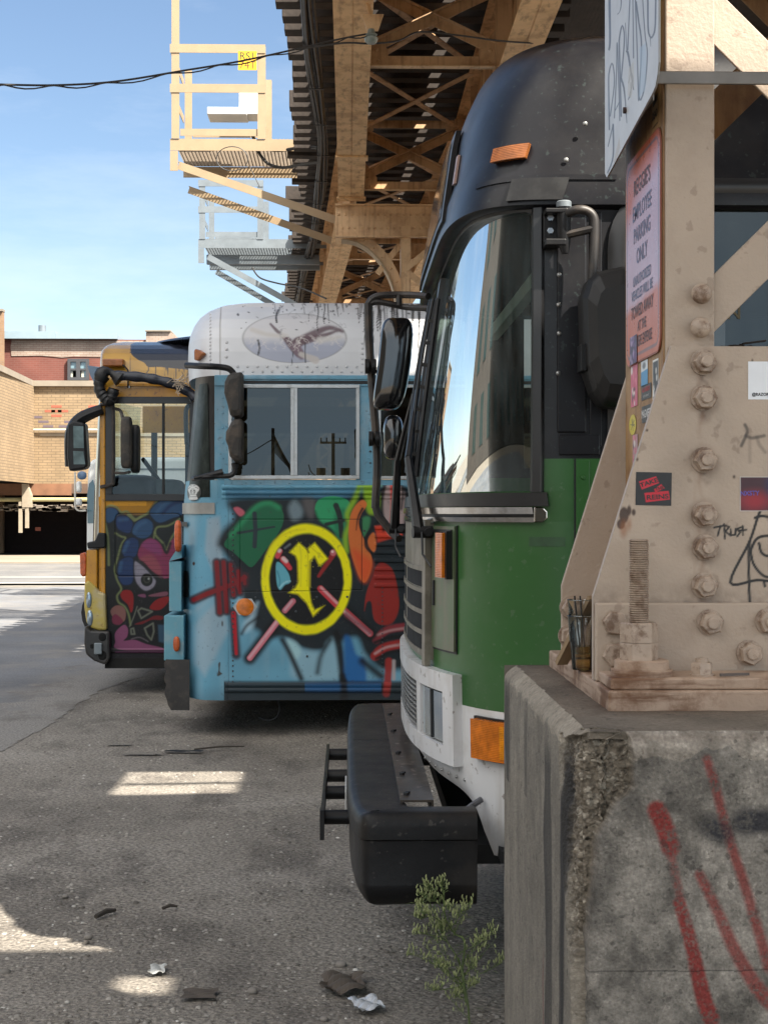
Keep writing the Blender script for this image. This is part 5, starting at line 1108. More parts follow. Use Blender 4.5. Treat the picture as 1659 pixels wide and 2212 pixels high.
# wipers: arm, blade
def onw(y, z, off): return GB.p(GB.uy(y, z), z, off)
for nm, base, mid, top, b0, b1 in (('near', (4.985, 1.535), (5.10, 1.78), (5.30, 2.02), (5.18, 1.72), (5.26, 2.33)), ('far', (6.02, 1.535), (5.85, 1.80), (5.60, 2.03), (5.46, 1.74), (5.50, 2.36))):
    mb = MB(); P_ = [onw(base[0], base[1], .055), onw(*mid, .072), onw(*top, .055)]; d1 = Vector((0, .012, 0))
    mb.tube([P_[0], P_[1]], [.020, .013], 6); mb.tube([P_[1], P_[2]], [.012, .008], 6); wa = mb.build('wiper', BLACKPL, gb)
    MB().cyl(onw(base[0], base[1], .0), onw(base[0], base[1], .075), .020, 12).build('pivot', BLACKPL, wa)
    MB().cyl(onw(base[0] - .03, base[1], .03), onw(base[0] + .05, base[1], .03), .013, 10).build('pivot', BLACKPL, wa)
    mb = MB(); mb.tube([onw(b0[0] + (b1[0]-b0[0])*k/8, b0[1] + (b1[1]-b0[1])*k/8, .030) for k in range(9)], .009, 6); mb.tube([onw(b0[0] + (b1[0]-b0[0])*k/8 + .015, b0[1] + (b1[1]-b0[1])*k/8, .046 + .012*math.sin(k/8*3.14)) for k in range(9)], .006, 6)
    for k in range(1, 8): mb.bar(onw(b0[0] + (b1[0]-b0[0])*k/8, b0[1] + (b1[1]-b0[1])*k/8, .03), onw(b0[0] + (b1[0]-b0[0])*k/8 + .015, b0[1] + (b1[1]-b0[1])*k/8, .05), .012, .01)
    mb.build('wiper_blade', BLACKPL, wa)
    MB().tube([onw(base[0] - .02, base[1], .05), onw(base[0] - .03, base[1] - .07, .05), onw(base[0] - .06, base[1] - .11, .03)], .004, 5).build('washer_hose', RUBBER, wa)
# mirror on the far side: pipe frame, tall head and a round spot mirror
YM = 6.2; V = lambda px, py, Y=YM: W(px, py, Y)
pipe = mat('dusty_black_pipe', (.028, .024, .022), .5, var=.3, dirt=(.09, .065, .045), dscale=8, damt=.5)
mb = MB(); mb.tube(smooth_pts([tuple(q) for q in (V(925, 640, 6.1), V(880, 637), V(825, 638), V(803, 646), V(795, 662), V(796, 690))], 5, False), .014, 8)
mb.tube(smooth_pts([tuple(q) for q in (V(928, 666, 6.1), V(880, 664), V(845, 657), V(815, 652), V(800, 656))], 5, False), .012, 8); mb.tube([V(862, 638), V(862, 660)], .012, 8)
mb.tube(smooth_pts([tuple(q) for q in (V(795, 655), V(797, 720), V(800, 780), V(806, 860), V(813, 950), V(815, 1010), V(812, 1070), V(811, 1098))], 4, False), .017, 8)
mb.tube([V(811, 1092), V(816, 1112), V(848, 1152), V(862, 1164, 6.15)], .016, 8); mr = mb.build('mirror_arm', pipe, gb)
mb = MB(); mb.sbox(V(846, 787, 6.12), (.066, .085, .182), .42, 24, 18); mb.map(lambda x, y, z: (x + .022 * ((z - V(846, 787, 6.12).z) / .18) * 1 + .010 * (1 - ((z - V(846, 787, 6.12).z) / .18) ** 2), y, z)); mb.build('mirror_head', BLACKGL, mr)
MB().sbox(V(849, 945, 6.1), (.042, .075, .088), .7, 20, 14).build('spot_mirror', BLACKGL, mr)
for py in (792, 948):
    for dx in (-7, 7): q = V(802 + dx + (8 if py > 900 else 0), py, 6.17); MB().hexa((q.x - .012, q.y - .012, q.z), (1, 0, 0), .030, .020, 14, 0, .2).build('clamp_knob', BLACKPL, mr)
# mirror on the near side: hinge bracket, bent arm, deep black head
yB = yN - .01
A = lambda px, py, Y=yN - .03: W(px, py, Y)
q0 = A(1172, 455); q1 = A(1205, 530)
mb = MB(); mb.box(A(1174, 0).x, A(1206, 0).x, yN - .022, yN - .003, A(0, 530).z, A(0, 452).z); br = mb.build('hinge_plate', BLACKPL, gb, bevel=.003)
mb = MB(); mb.box(A(1174, 0).x, A(1222, 0).x, yN - .075, yN - .0225, A(0, 460).z, A(0, 450).z); mb.box(A(1174, 0).x, A(1218, 0).x, yN - .075, yN - .0225, A(0, 530).z, A(0, 516).z); mb.build_each('hinge_lug', BLACKPL, br, bevel=.003)
for py in (470, 498): q = A(1189, py); MB().hexa((q.x, yN - .0222, q.z), (0, -1, 0), .010, .007, 6, .3, .15).build('hinge_bolt', mat('zinc_bolt', (.45, .5, .55), .3, metal=.8), br)
q = A(1218, 0, yN - .06); MB().tube([(q.x, yN - .055, A(0, 446).z), (q.x, yN - .055, A(0, 520).z), (q.x + .004, yN - .055, A(0, 546).z)], [.020, .019, .010], 12).build('hinge_pin', BLACKPL, br)
MB().hexa((q.x, yN - .055, A(0, 446).z), (0, 0, 1), .022, .018, 16, 0, .2).build('hinge_cap', GALV, br)
mb = MB(); YA = yN - .09
mb.tube(smooth_pts([tuple(p) for p in (W(1222, 462, YA + .03), W(1246, 453, YA), W(1266, 455, YA), W(1281, 468, YA), W(1284, 492, YA), W(1282, 545, YA), W(1277, 620, YA), W(1270, 700, YA + .02))], 5, False), .013, 10)
mb.tube([W(1220, 508, YA + .03), W(1282, 494, YA)], .012, 8); nm_ = mb.build('mirror_arm', pipe, gb)
hd = W(1345, 728, 4.30); mb = MB()
poly = [(1267, 790), (1262, 640), (1275, 600), (1290, 585), (1345, 572), (1440, 572), (1440, 880), (1340, 878), (1306, 876), (1285, 845)]
f0 = [W(px, py, 4.27) for px, py in poly]; cx_ = sum((p.x for p in f0)) / len(f0); cz_ = sum((p.z for p in f0)) / len(f0)
mb.rows([[(p.x, 4.40, p.z) for p in f0], [(p.x, 4.30, p.z) for p in f0], [(cx_ + (p.x - cx_) * .90, 4.262, cz_ + (p.z - cz_) * .93) for p in f0], [(cx_ + (p.x - cx_) * .62, 4.240, cz_ + (p.z - cz_) * .70) for p in f0]], True, False, True, True)
mb.build('mirror_head', mat('matt_black_shell', (.008, .0075, .0075), .55, var=.3, vscale=3, dirt=(.02, .018, .016), dscale=4), nm_, bevel=.012, seg=3)
MB().box(W(1262, 0, 4.3).x - .012, W(1262, 0, 4.3).x + .006, 4.29, 4.36, W(0, 800, 4.3).z, W(0, 740, 4.3).z).build('mirror_latch', BLACKPL, nm_, bevel=.003)
# cab interior
cab = mat('dusty_cab_grey', (.20, .20, .185), .7, var=.3)
MB().box(.75, 10.8, 4.50, 6.94, .75, .80).build('floor', DARKIN, gb)
mb = MB(); mb.rows([[GB.p(u, 1.62, -.03) for u in us[2:-2]], [GB.p(u, 1.60, -.22) for u in us[2:-2]], [GB.p(u, 1.35, -.28) for u in us[2:-2]]]); mb.build('dashboard', cab, gb)
mb = MB(); c = Vector((.98, 5.05, 1.62)); ax = Vector((-.5, 0, .86)).normalized(); e1 = Vector((0, 1, 0)); e2 = ax.cross(e1)
mb.tube([c + (e1 * math.cos(a) + e2 * math.sin(a)) * .22 for a in np.linspace(0, 2*math.pi, 25)], .014, 8, False); mb.tube([c - e1*.21, c + e1*.21], .012, 6); mb.tube([c, c - ax * .4], .03, 8); mb.build('steering_wheel', BLACKPL, gb)
mb = MB(); mb.sbox((1.5, 5.05, 1.35), (.24, .24, .08), .4); mb.sbox((1.74, 5.05, 1.75), (.07, .23, .40), .4); mb.build('driver_seat', GREYIN, gb)
MB().box(1.98, 2.0, 4.52, 6.92, .8, 2.4).build('partition', cab, gb)
mb = MB(); mb.tube([(1.85, 4.75, .8), (1.85, 4.75, 2.5)], .016, 8); mb.tube([(1.3, 6.5, .8), (1.3, 6.5, 2.5)], .016, 8); mb.tube([(.9, 6.2, 1.3), (1.3, 6.5, 1.7)], .014, 8); mb.build('grab_pole', mat('pale_pole', (.5, .48, .4), .4), gb)
MB().box(.62, .66, 4.6, 6.8, 2.36, 2.41).build('header_board', mat('pale_header', (.45, .44, .38), .6), gb)
TYRE = mat('tyre_rubber', (.018, .018, .018), .8, var=.3)
for wx in (2.9, 8.6):
    for wy, s in ((4.56, 1), (6.62, 1)):
        mb = MB(); mb.map(lambda *a: a); mb.rows([[(wx + r * math.cos(a), wy + y, .48 + r * math.sin(a)) for a in np.linspace(0, 2*math.pi, 33)[:-1]] for r, y in ((.28, 0), (.44, .0), (.48, .04), (.48, .22), (.44, .26), (.28, .26))], True); wh = mb.build('wheel', TYRE, gb)
        MB().cyl((wx, wy + .03, .48), (wx, wy + .2, .48), .29, 20).build('rim', GALV, wh)
MB().box(.45, 10.8, 4.52, 6.9, .565, .60).build('underbody', DARKIN, gb)
MB().box(.35, 2.2, 4.8, 6.6, .5, .56).build('chassis', DARKIN, gb)
mb = MB(); mb.add([(11.0, 4.45, .56), (11.0, 6.99, .56), (11.0, 6.99, 2.95), (11.0, 4.45, 2.95)], [(0, 1, 2, 3)]); mb.build('rear_wall', BUSBLK, gb)
# ================================================================== blue bus with a white roof and graffiti
YB = 11.0
XB = lambda px: W(px, 1106, YB).x
ZB = lambda py: EYE + (HZ - py) * YB / F
BW = 1.22
def fit_surf(Yn, hw, pys, inset, pxs, D, n):
    """bus shell whose outline, seen from the street, passes through the given heights and nose positions"""
    zs, xs = [], []; th = np.linspace(0, math.pi / 2, 60); cx_ = 1 - np.cos(th) ** (2 / n); sy_ = np.sin(th) ** (2 / n)
    for py_, ins_, px_ in zip(pys, inset, pxs):
        w_ = hw - ins_; z = EYE + (HZ - py_) * (Yn + ins_) / F; lo, hi = -6., 3.
        for _ in range(50):
            md = (lo + hi) / 2; q = project(md + D * cx_, Yn + hw - w_ * sy_, np.full(60, z))[0].min()
            if q < px_: lo = md
            else: hi = md
        zs.append(z); xs.append(lo)
    return Surf(Yn + hw, (zs, xs), (zs, [hw - i for i in inset]), D, n)
PYL = [1600, 1085, 830, 815, 790, 760, 730, 710, 690, 675, 664, 657, 655]; INS = [0, 0, 0, 0, .008, .03, .07, .12, .20, .32, .48, .68, .85]
BB = fit_surf(YB, BW, PYL, INS, [394, 398, 420, 409, 408, 407, 408, 411, 419, 430, 446, 468, 490], .34, 2.4)
zrow_ = lambda py_: float(np.interp(-py_, [-q for q in PYL], BB.xf[0]))
bb = thing('blue_bus', 'pale blue bus with white roof and a yellow ringed letter r sprayed on its side', 'bus', (0, YB + BW, 0))
Ulen = .34; XE = 1.05
step = .0045
uc = BB.ux(XB(455), 1.0)                                        # where the curved corner hands over to the flat flank
# columns from the nose to the flank
ucol = np.concatenate([np.linspace(-.12, -1, 120)[:-1], -1 - np.arange(0, XE - (BB.xf[1][1] + .34), step)])
ztop_, zbot_ = ZB(1036), ZB(1512)
zrow = np.arange(zbot_, ztop_, .004)
def sheet_pts(ucol, zrow, disp=None):
    P = np.zeros((len(zrow), len(ucol), 3)); 
    for k, u in enumerate(ucol):
        a = BB.p(u, 1.0); e = .004; q0, q1 = BB.p(u - e, 1.0), BB.p(u + e, 1.0); tx, ty = q1.x - q0.x, q1.y - q0.y; L = math.hypot(tx, ty); nx, ny = -ty / L, tx / L
        for_z = np.interp(zrow, *BB.xf) - np.interp(1.0, *BB.xf); d = disp[:, k] if disp is not None else 0
        fall = max(0., 1 + (u + 1)) if u > -1 else 0.
        P[:, k, 0] = a.x + for_z * (1 if u > -1 else 0) * 1 + nx * d; P[:, k, 1] = a.y + ny * d; P[:, k, 2] = zrow
    return P
P0 = sheet_pts(ucol, zrow)
px, py = project(P0[..., 0], P0[..., 1], P0[..., 2]); cx = (px / .8295 - 560) * 3.072; cy = (py / .8295 - 1240) * 3.072
flat = px > 489
# ---- relief: rub rails, seams, hatch outline, louvres behind, dents
disp = np.zeros(px.shape); rail = lambda c0, hw: np.sqrt(np.clip(1 - ((cy - c0) / hw) ** 2, 0, 1))
onrail = np.clip((cx - 55) / 8, 0, 1)
disp += onrail * (.016 * rail(88, 17) + .016 * rail(132, 17)); disp += .008 * rail(170, 14) * onrail
disp += np.clip((cx - 80) / 8, 0, 1) * (.012 * rail(1672, 22) + .012 * rail(1712, 20))
lou = np.clip((cx - 1275) / 6, 0, 1) * ((cy > 395) & (cy < 900)) * (.010 * np.clip(np.sin(cy / 66 * 2 * math.pi) * 2, 0, 1)); disp += lou
disp -= .004 * np.exp(-((cx - 108) / 3.) ** 2) * (cy > 190)
hatch = np.minimum(np.minimum(np.abs(cx - 205) + 1e3 * ((cy < 345) | (cy > 920)), np.abs(cx - 1175) + 1e3 * ((cy < 345) | (cy > 915))), np.minimum(np.abs(cy - (348 - (cx - 205) * .003)) + 1e3 * ((cx < 205) | (cx > 1175)), np.abs(cy - (925 - (cx - 205) * .015)) + 1e3 * ((cx < 205) | (cx > 1175))))
disp -= .003 * (hatch < 3)
# ---- the painting, traced shape by shape
BASE = (.135, .345, .475)
c = Cv(cx, cy, BASE)
c.c *= (.86 + .25 * vnoise(cx, cy, 160, 2))[..., None]
fade = np.clip(vnoise(cx, cy * .25, 60, 4) * 1.6 - .75, 0, 1)[..., None] * .5; c.c = c.c * (1 - fade) + lin((.28, .42, .50)) * fade
c.poly([(-60,340),(40,320),(60,700),(-20,760),(-80,600)], (.40, .42, .45), 40, .5); c.poly([(-150,1050),(60,900),(110,1240),(-80,1600),(-160,1500)], (.36, .44, .50), 60, .6); c.line([(-170,1150),(20,960)], 60, (.12,.36,.50), 50, .5)
BKp = (.008, .008, .009)
c.put(np.where(flat, np.abs(cy - 150) - 40, 99), (.02, .10, .20), 60, .6)
# black cloud that underlies the piece
c.poly(smooth_pts([(120,190),(560,170),(1000,180),(1620,170),(1640,1700),(1560,1560),(1330,1540),(1200,1420),(1130,1290),(980,1340),(840,1400),(700,1380),(560,1300),(440,1290),(350,1240),(250,1140),(190,820),(60,600),(20,540),(60,440),(150,330)], 5), BKp, 70, .97)
c.poly(smooth_pts([(590,250),(640,190),(700,260),(690,330),(620,350)], 5), (.22, .30, .34), 60, .75); c.poly(smooth_pts([(700,180),(800,190),(790,330),(740,320)], 5), (.12, .11, .11), 60, .8)
# sky blue patches and drips below
c.poly(smooth_pts([(240,1160),(340,1010),(330,1080),(300,1210),(230,1250)], 5), (.40, .60, .72), 60, .9)
c.poly(smooth_pts([(560,1310),(640,1330),(700,1390),(860,1400),(900,1330),(960,1300),(1010,1450),(1000,1620),(640,1620),(600,1480)], 5), (.26, .45, .55), 70, .95)
c.poly(smooth_pts([(580,1310),(640,1330),(690,1400),(640,1470),(590,1380)], 5), (.38, .62, .66), 50, .85)
c.line(smooth_pts([(540,1310),(600,1420),(690,1620)], 5, False), 40, BKp, 46, .95); c.line(smooth_pts([(920,1310),(850,1430),(820,1570)], 5, False), 30, BKp, 60, .9); c.line(smooth_pts([(970,1260),(1000,1400),(1035,1700)], 5, False), 60, BKp, 46, .97); c.line(smooth_pts([(350,1130),(260,1190),(215,1260)], 5, False), 22, BKp, 40, .9)
c.poly(smooth_pts([(1035,1290),(1090,1300),(1130,1420),(1200,1480),(1200,1700),(1050,1700),(1035,1500)], 4), (.015, .12, .36), 50, .95); c.line([(1180,1480),(1330,1600)], 60, BKp, 60, .9)
c.poly([(740,1660),(1330,1630),(1330,1740),(720,1740)], (.02, .14, .36), 50, .9); c.line([(1020,1600),(1030,1780)], 50, BKp, 40, .9)
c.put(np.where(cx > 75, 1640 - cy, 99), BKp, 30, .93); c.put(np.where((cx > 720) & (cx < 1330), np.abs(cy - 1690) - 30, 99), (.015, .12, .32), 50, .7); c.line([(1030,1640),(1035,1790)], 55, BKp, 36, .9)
# green pads with crosses
GRN = (.012, .125, .055); GRL = (.03, .32, .13)
c.poly(smooth_pts([(75,530),(180,430),(260,320),(330,235),(420,195),(510,225),(555,310),(530,430),(470,520),(400,600),(350,680),(285,730),(200,670),(150,600)], 6), BKp, 60, .95)
c.poly(smooth_pts([(75,540),(190,400),(270,300),(340,220),(420,202),(500,225),(548,300),(540,390),(480,500),(400,600),(350,670),(290,728),(225,680),(150,610)], 6), GRN, 10, 1)
c.line(smooth_pts([(130,470),(240,340),(330,245),(430,215),(510,250)], 5, False), 34, GRL, 50, .75)
c.line([(318,300),(325,430),(318,560)], 36, (.02, .03, .04), 12, .97); c.line([(185,455),(330,430),(475,405)], 22, (.02, .03, .04), 12, .97, 16)
c.poly(smooth_pts([(800,270),(830,190),(930,160),(1040,180),(1085,230),(1060,300),(1010,500),(930,420),(840,360)], 6), GRL, 12, 1); c.poly(smooth_pts([(960,300),(1040,260),(1060,420),(1040,560),(960,440)], 5), (.015, .17, .08), 40, .8)
c.line(smooth_pts([(805,280),(840,360),(930,420),(1030,530),(1045,590)], 5, False), 14, (.012,.10,.05), 24, .8)
c.line(smooth_pts([(968,235),(1000,330),(1012,480)], 4, False), 46, (.015, .02, .02), 12, .97, 36); c.line([(890,385),(1000,360),(1080,345)], 30, (.015, .02, .02), 12, .97, 22)
# lime glow, orange tongue, red drops at the right
LIME = (.26, .46, .02)
c.line(smooth_pts([(1050,600),(1045,480),(1075,380),(1060,300),(1120,180),(1160,70)], 5, False), 40, LIME, 40, .9); c.poly(smooth_pts([(1180,60),(1260,60),(1330,180),(1310,290),(1230,300),(1200,200)], 5), LIME, 40, .92); c.poly(smooth_pts([(1180,340),(1240,330),(1230,420),(1190,480)], 5), (.05, .25, .10), 30, .85)
c.poly([(1150,20),(1330,20),(1330,75),(1150,80)], LIME, 50, .8)
ORG = (.62, .155, .035)
c.poly(smooth_pts([(1080,330),(1120,240),(1180,190),(1215,230),(1170,300),(1150,380),(1180,480),(1230,580),(1258,680),(1240,780),(1200,850),(1160,820),(1120,720),(1085,600),(1068,470)], 6), ORG, 12, 1); c.poly(smooth_pts([(1100,590),(1200,640),(1258,700),(1240,790),(1200,850),(1150,790)], 5), (.66, .08, .02), 70, .8)
c.line(smooth_pts([(1180,260),(1145,330),(1130,430)], 5, False), 20, BKp, 16, .95, 6); c.poly(smooth_pts([(1220,520),(1270,450),(1290,560),(1260,610)], 5), ORG, 16, .95)
c.line(smooth_pts([(1260,620),(1210,560),(1215,480),(1270,400),(1310,360)], 5, False), 26, BKp, 16, .95)
RD = (.40, .020, .014)
c.poly([(1278,400),(1450,380),(1500,470),(1300,530)], (.62, .05, .02), 24, .9)
c.poly(smooth_pts([(1210,940),(1260,800),(1290,720),(1340,690),(1420,750),(1460,900),(1470,1060),(1420,1170),(1330,1190),(1270,1140),(1250,1010),(1215,1010),(1195,1080)], 6), (.28, .022, .016), 14, .97); c.line(smooth_pts([(1290,1160),(1400,1190),(1460,1090)], 5, False), 8, (.20,.03,.03), 20, .6)
# pale red finger at the top right
c.poly(smooth_pts([(1340,190),(1370,40),(1420,-40),(1460,20),(1520,180),(1500,420),(1420,480),(1370,420)], 5), (.40, .30, .29), 40, .9); c.line(smooth_pts([(1425,-60),(1425,60),(1430,250),(1420,440)], 5, False), 50, (.62, .045, .03), 24, .95); c.line(smooth_pts([(1350,430),(1330,250),(1360,60),(1400,-60)], 5, False), 26, BKp, 26, .9); c.line(smooth_pts([(1450,-60),(1500,100),(1490,260)], 5, False), 22, BKp, 26, .85)
# striped curves lower right
for st, w_, col in (([(1290,1310),(1380,1230),(1560,1200)], 60, (.24,.03,.04)), ([(1300,1270),(1400,1235),(1530,1215)], 16, (.45,.25,.25)), ([(1280,1330),(1400,1290),(1560,1280)], 26, BKp), ([(1280,1440),(1360,1370),(1560,1330)], 70, (.35,.025,.022)), ([(1280,1420),(1370,1370),(1500,1345)], 18, (.5,.3,.3)), ([(1290,1460),(1400,1410),(1560,1390)], 22, BKp), ([(1390,1480),(1385,1600),(1370,1740)], 56, (.33,.03,.025)), ([(1430,1480),(1430,1620)], 26, (.45,.40,.40))):
    c.line(smooth_pts(st, 5, False), w_, col, 24, .95)
# red tally marks at the left, with dark outline
TAL = [([(15,690),(40,1090)],34),([(70,690),(95,1080)],34),([(125,710),(150,950)],34),([(185,760),(200,930)],30),([(-170,990),(-60,940),(130,870),(240,810)],36),([(235,800),(240,860)],26),([(130,760),(190,900)],24)]
for st, w_ in TAL: c.line(st, w_ + 40, (.05, .018, .025), 26, .92)
for st, w_ in TAL: c.line(st, w_, (.20, .014, .018), 10, 1)
c.line([(148,1090),(172,1430)], 74, (.03, .012, .02), 40, .9); c.line([(150,1100),(172,1420)], 38, (.42, .012, .022), 12, 1, 24)
# paint sticks that cross behind the letter
def stick(a, b, w_, pink=(.62, .17, .22)):
    c.line([a, b], w_ + 60, BKp, 50, .95); c.line([a, b], w_, pink, 10, 1); n = np.array([-(b[1]-a[1]), b[0]-a[0]], float); n /= np.linalg.norm(n); o = n * w_ * .12
    c.line([(a[0]+o[0], a[1]+o[1]), (b[0]+o[0], b[1]+o[1])], w_ * .35, (.70, .48, .52), w_ * .6, .85)
stick((625, 1000), (280, 1455), 44); stick((845, 900), (1240, 1260), 50, (.40, .05, .06)); c.line([(1050,1110),(1240,1250)], 34, (.22,.06,.08), 30, .8)
c.poly(smooth_pts([(150,260),(190,248),(240,290),(200,320)], 4), (.55, .12, .16), 18, .95)
# black disc, ring, letter
c.ell(735, 830, 300, 372, (.006, .006, .007), 16); 
c.line([(500,640),(520,600)], 40, (.62,.06,.08), 14, 1); c.line([(545,665),(600,735)], 48, (.62,.045,.06), 14, 1, 34); c.line([(548,660),(570,680)], 30, (.75,.62,.62), 20, .9); c.line([(515,600),(520,595)], 26, (.7,.62,.62), 18, .9)
c.poly(smooth_pts([(490,700),(530,700),(590,780),(600,850),(560,870),(520,910),(495,850)], 5), (.12, .40, .50), 12, 1); c.line(smooth_pts([(520,890),(560,850),(600,840)], 4, False), 14, (.3,.6,.68), 12, .9); c.line(smooth_pts([(500,760),(520,830),(515,880)], 4, False), 10, (.04,.2,.28), 12, .8)
c.line([(830,800),(950,620)], 24, (.30,.02,.02), 12, .9, 44); c.ell(945, 612, 24, 26, (.55, .14, .16), 14); c.ell(940, 604, 10, 10, (.75,.6,.6), 10)
c.line([(845,900),(985,1040)], 50, (.58,.045,.06), 12, 1); c.line([(850,892),(975,1015)], 16, (.70,.45,.47), 26, .9); c.line([(625,1000),(560,1075)], 44, (.55,.15,.19), 12, 1); c.line([(615,1000),(560,1070)], 16, (.62,.42,.46), 22, .9); c.line(smooth_pts([(560,575),(600,545)], 3, False), 14, (.2,.22,.24), 20, .8)
YL = (.90, .83, .0)
jit = 5 * (vnoise(cx, cy, 45, 9) - .5)
c.put(np.abs(c.dell(732, 825, 330, 405) + jit) - 33, (.60, .60, .006), 20, .85); c.put(np.abs(c.dell(732, 825, 330, 405) + jit) - 26, YL, 10, 1)
c.line(smooth_pts([(400,800),(410,650),(480,520),(600,445),(720,425)], 5, False), 8, (.55, .42, .01), 30, .45)
# blackletter r: flags, stem, foot and tail
rP = [(590,610),(670,525),(735,580),(800,525),(910,660),(850,718),(830,722),(795,650),(765,690),(760,900),(775,1010),(800,1065),(885,1030),(785,1130),(730,1020),(660,950),(580,935),(640,890),(660,850),(655,680),(640,640)]
c.poly(rP, (.40, .36, .0), 14, 1); c.poly(rP, YL, 8, .0)
rI = [(605,608),(672,536),(735,595),(798,538),(898,660),(848,706),(832,700),(800,632),(752,680),(750,900),(766,1016),(796,1076),(850,1050),(786,1114),(738,1012),(668,940),(600,930),(650,895),(672,850),(668,680),(650,635)]
c.poly(rI, YL, 8, 1)
c.line([(735,590),(745,640),(740,880)], 6, (.45, .36, .0), 10, .7); c.line([(680,560),(690,640),(685,880)], 10, (.6, .55, .02), 18, .6); c.line([(760,560),(860,650)], 8, (.5,.42,.0), 14, .6); c.line([(790,640),(765,690),(762,880)], 10, (.5, .44, .02), 12, .6)
c.line([(735,575),(750,610)], 16, (.03,.03,.0), 12, .7)
# overspray speckle round the letter
for k in range(240):
    t_ = RNG.random(); i = RNG.integers(len(rP)); a, b = rP[i], rP[(i+1) % len(rP)]; x = a[0] + (b[0]-a[0])*t_ + RNG.normal(0, 15); y = a[1] + (b[1]-a[1])*t_ + RNG.normal(0, 15); c.ell(x, y, RNG.uniform(1.5, 4), RNG.uniform(1.5, 4), (.5,.47,.1) if k % 2 else BKp, 3, .7) if k < 90 else None
# seams, rivet dirt and rust
c.put(np.where(hatch < 40, hatch - 1.6, 99), (.006, .006, .006), 2.4, .95)
c.put(np.where(cy > 190, np.abs(cx - 112) - 2, 99), (.02, .03, .04), 4, .5)
c.poly(smooth_pts([(28,1500),(45,1490),(40,1560),(60,1580),(20,1600),(30,1550)], 3), (.05, .03, .015), 8, .9); c.ell(-168, 700, 10, 14, (.07,.03,.015), 6); c.ell(60, 1180, 8, 22, (.05, .04, .03), 6, .8)
c.put(np.where(~flat & (px > 470) & (py > 1495), 0, 99), (.1, .1, .1), 30, .0)
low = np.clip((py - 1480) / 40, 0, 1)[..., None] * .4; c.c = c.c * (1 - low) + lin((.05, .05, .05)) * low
P3 = sheet_pts(ucol, zrow, disp)
mask = ~((px[:-1, :-1] > 1300))
BLUEP = mat('sprayed_bus_side', None, .42, paint=True, var=.1, vscale=3, bump=.06, bscale=40, spec=.28, speck=(.05, .05, .05), spamt=.25, spscale=35)
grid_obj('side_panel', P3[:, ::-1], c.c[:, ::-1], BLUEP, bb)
BLUE = mat('blue_bus_paint', (.13, .33, .455), .42, var=.15, vscale=4, dirt=(.32, .38, .42), dscale=4, damt=.4, streak=(.12, .2, .25), samt=.4, sscale=(12, 12, 1.5), speck=(.06, .05, .04), spamt=.4, spscale=30)
BWHITE = mat('white_roof_paint', None, .4, paint=True, var=.06, vscale=4, coat=.05, bump=.05, bscale=20)
# ---- window zone: posts, header, frames and panes
zw0, zw1 = ZB(1036), ZB(810)
wx0, wx1, wz0_, wz1_ = XB(499), XB(769), ZB(1032), ZB(834)
def flank_b(x0, x1, z0, z1, y=YB): return [(x0, y, z0), (x1, y, z0), (x1, y, z1), (x0, y, z1)]
mb = MB()
for q in ((XB(464), wx0, zw0, wz1_), (wx1, XB(816), zw0, wz1_)): mb.add(flank_b(*q), [(0, 1, 2, 3)])
xs_ = [XB(816)]; 
mb.build_each('window_post', BLUE, bb)
MB().box(XB(464), 9.5, YB - .012, YB + .02, wz1_, ZB(811)).build('window_header', BLUE, bb, bevel=.003)
MB().box(XB(500), 9.5, YB - .022, YB - .0122, ZB(820), ZB(813)).build('drip_rail', BLUE, bb, bevel=.003); MB().box(XB(498), 9.5, YB - .0125, YB - .006, ZB(830), ZB(823)).build('shadow_gap', RUBBER, bb)
TINT = glass('tinted_bus_glass', (.018, .024, .027), .050, .003, 1.22)
GL2 = glass('clear_bus_glass', (.62, .72, .72), .035, .003, 1.3, .05)
def window(par, x0, x1, z0, z1, y, gm, fm, t_=.022, mull=None, nm='window'):
    mb = MB()
    for a in ((x0, x1, z0, z0 + t_), (x0, x1, z1 - t_, z1), (x0, x0 + t_, z0 + t_, z1 - t_), (x1 - t_, x1, z0 + t_, z1 - t_)): mb.box(a[0], a[1], y - .014, y + .02, a[2], a[3])
    if mull: mb.box(mull[0], mull[1], y - .012, y + .02, z0 + t_, z1 - t_); m = (mull[0] + mull[1]) / 2; mb.box(m - .006, m + .004, y - .018, y - .0121, z0 + t_, z1 - t_)
    f = mb.build(nm, fm, par, bevel=.003)
    mb = MB(); mb.add([(x0 + t_, y + .006, z0 + t_), (x1 - t_, y + .006, z0 + t_), (x1 - t_, y + .006, z1 - t_), (x0 + t_, y + .006, z1 - t_)], [(0, 1, 2, 3)]); mb.build('pane', gm, f)
    return f
window(bb, XB(494), XB(777), ZB(1035), ZB(831), YB - .004, TINT, ALU, .026, (XB(628), XB(643)))
wx = XB(816)
while wx < 8.5:
    window(bb, wx, wx + .88, ZB(1035), ZB(831), YB - .004, TINT, ALU, .022, None); MB().add([(wx + .88, YB, zw0), (wx + 1.0, YB, zw0), (wx + 1.0, YB, wz1_), (wx + .88, YB, wz1_)], [(0, 1, 2, 3)]).build('window_post', BLUE, bb); wx += 1.0
mb = MB()
for py in (860, 893, 925, 957, 990, 1020):
    for px_ in (482, 797): mb.dome((XB(px_), YB - .0005, ZB(py)), (0, -1, 0), .008, .005, 8, 2)
mb.build_each('rivet', BLUE, bb)
MB().box(XB(485), 9.5, YB - .006, YB + .004, ZB(1049), ZB(1036)).build('sill_strip', BLUE, bb, bevel=.002)
mb = MB()
for k in range(12): mb.dome((XB(500 + 31.5 * k), YB - .0062, ZB(1043)), (0, -1, 0), .008, .006, 8, 2)
mb.build_each('rivet', BLUE, bb)
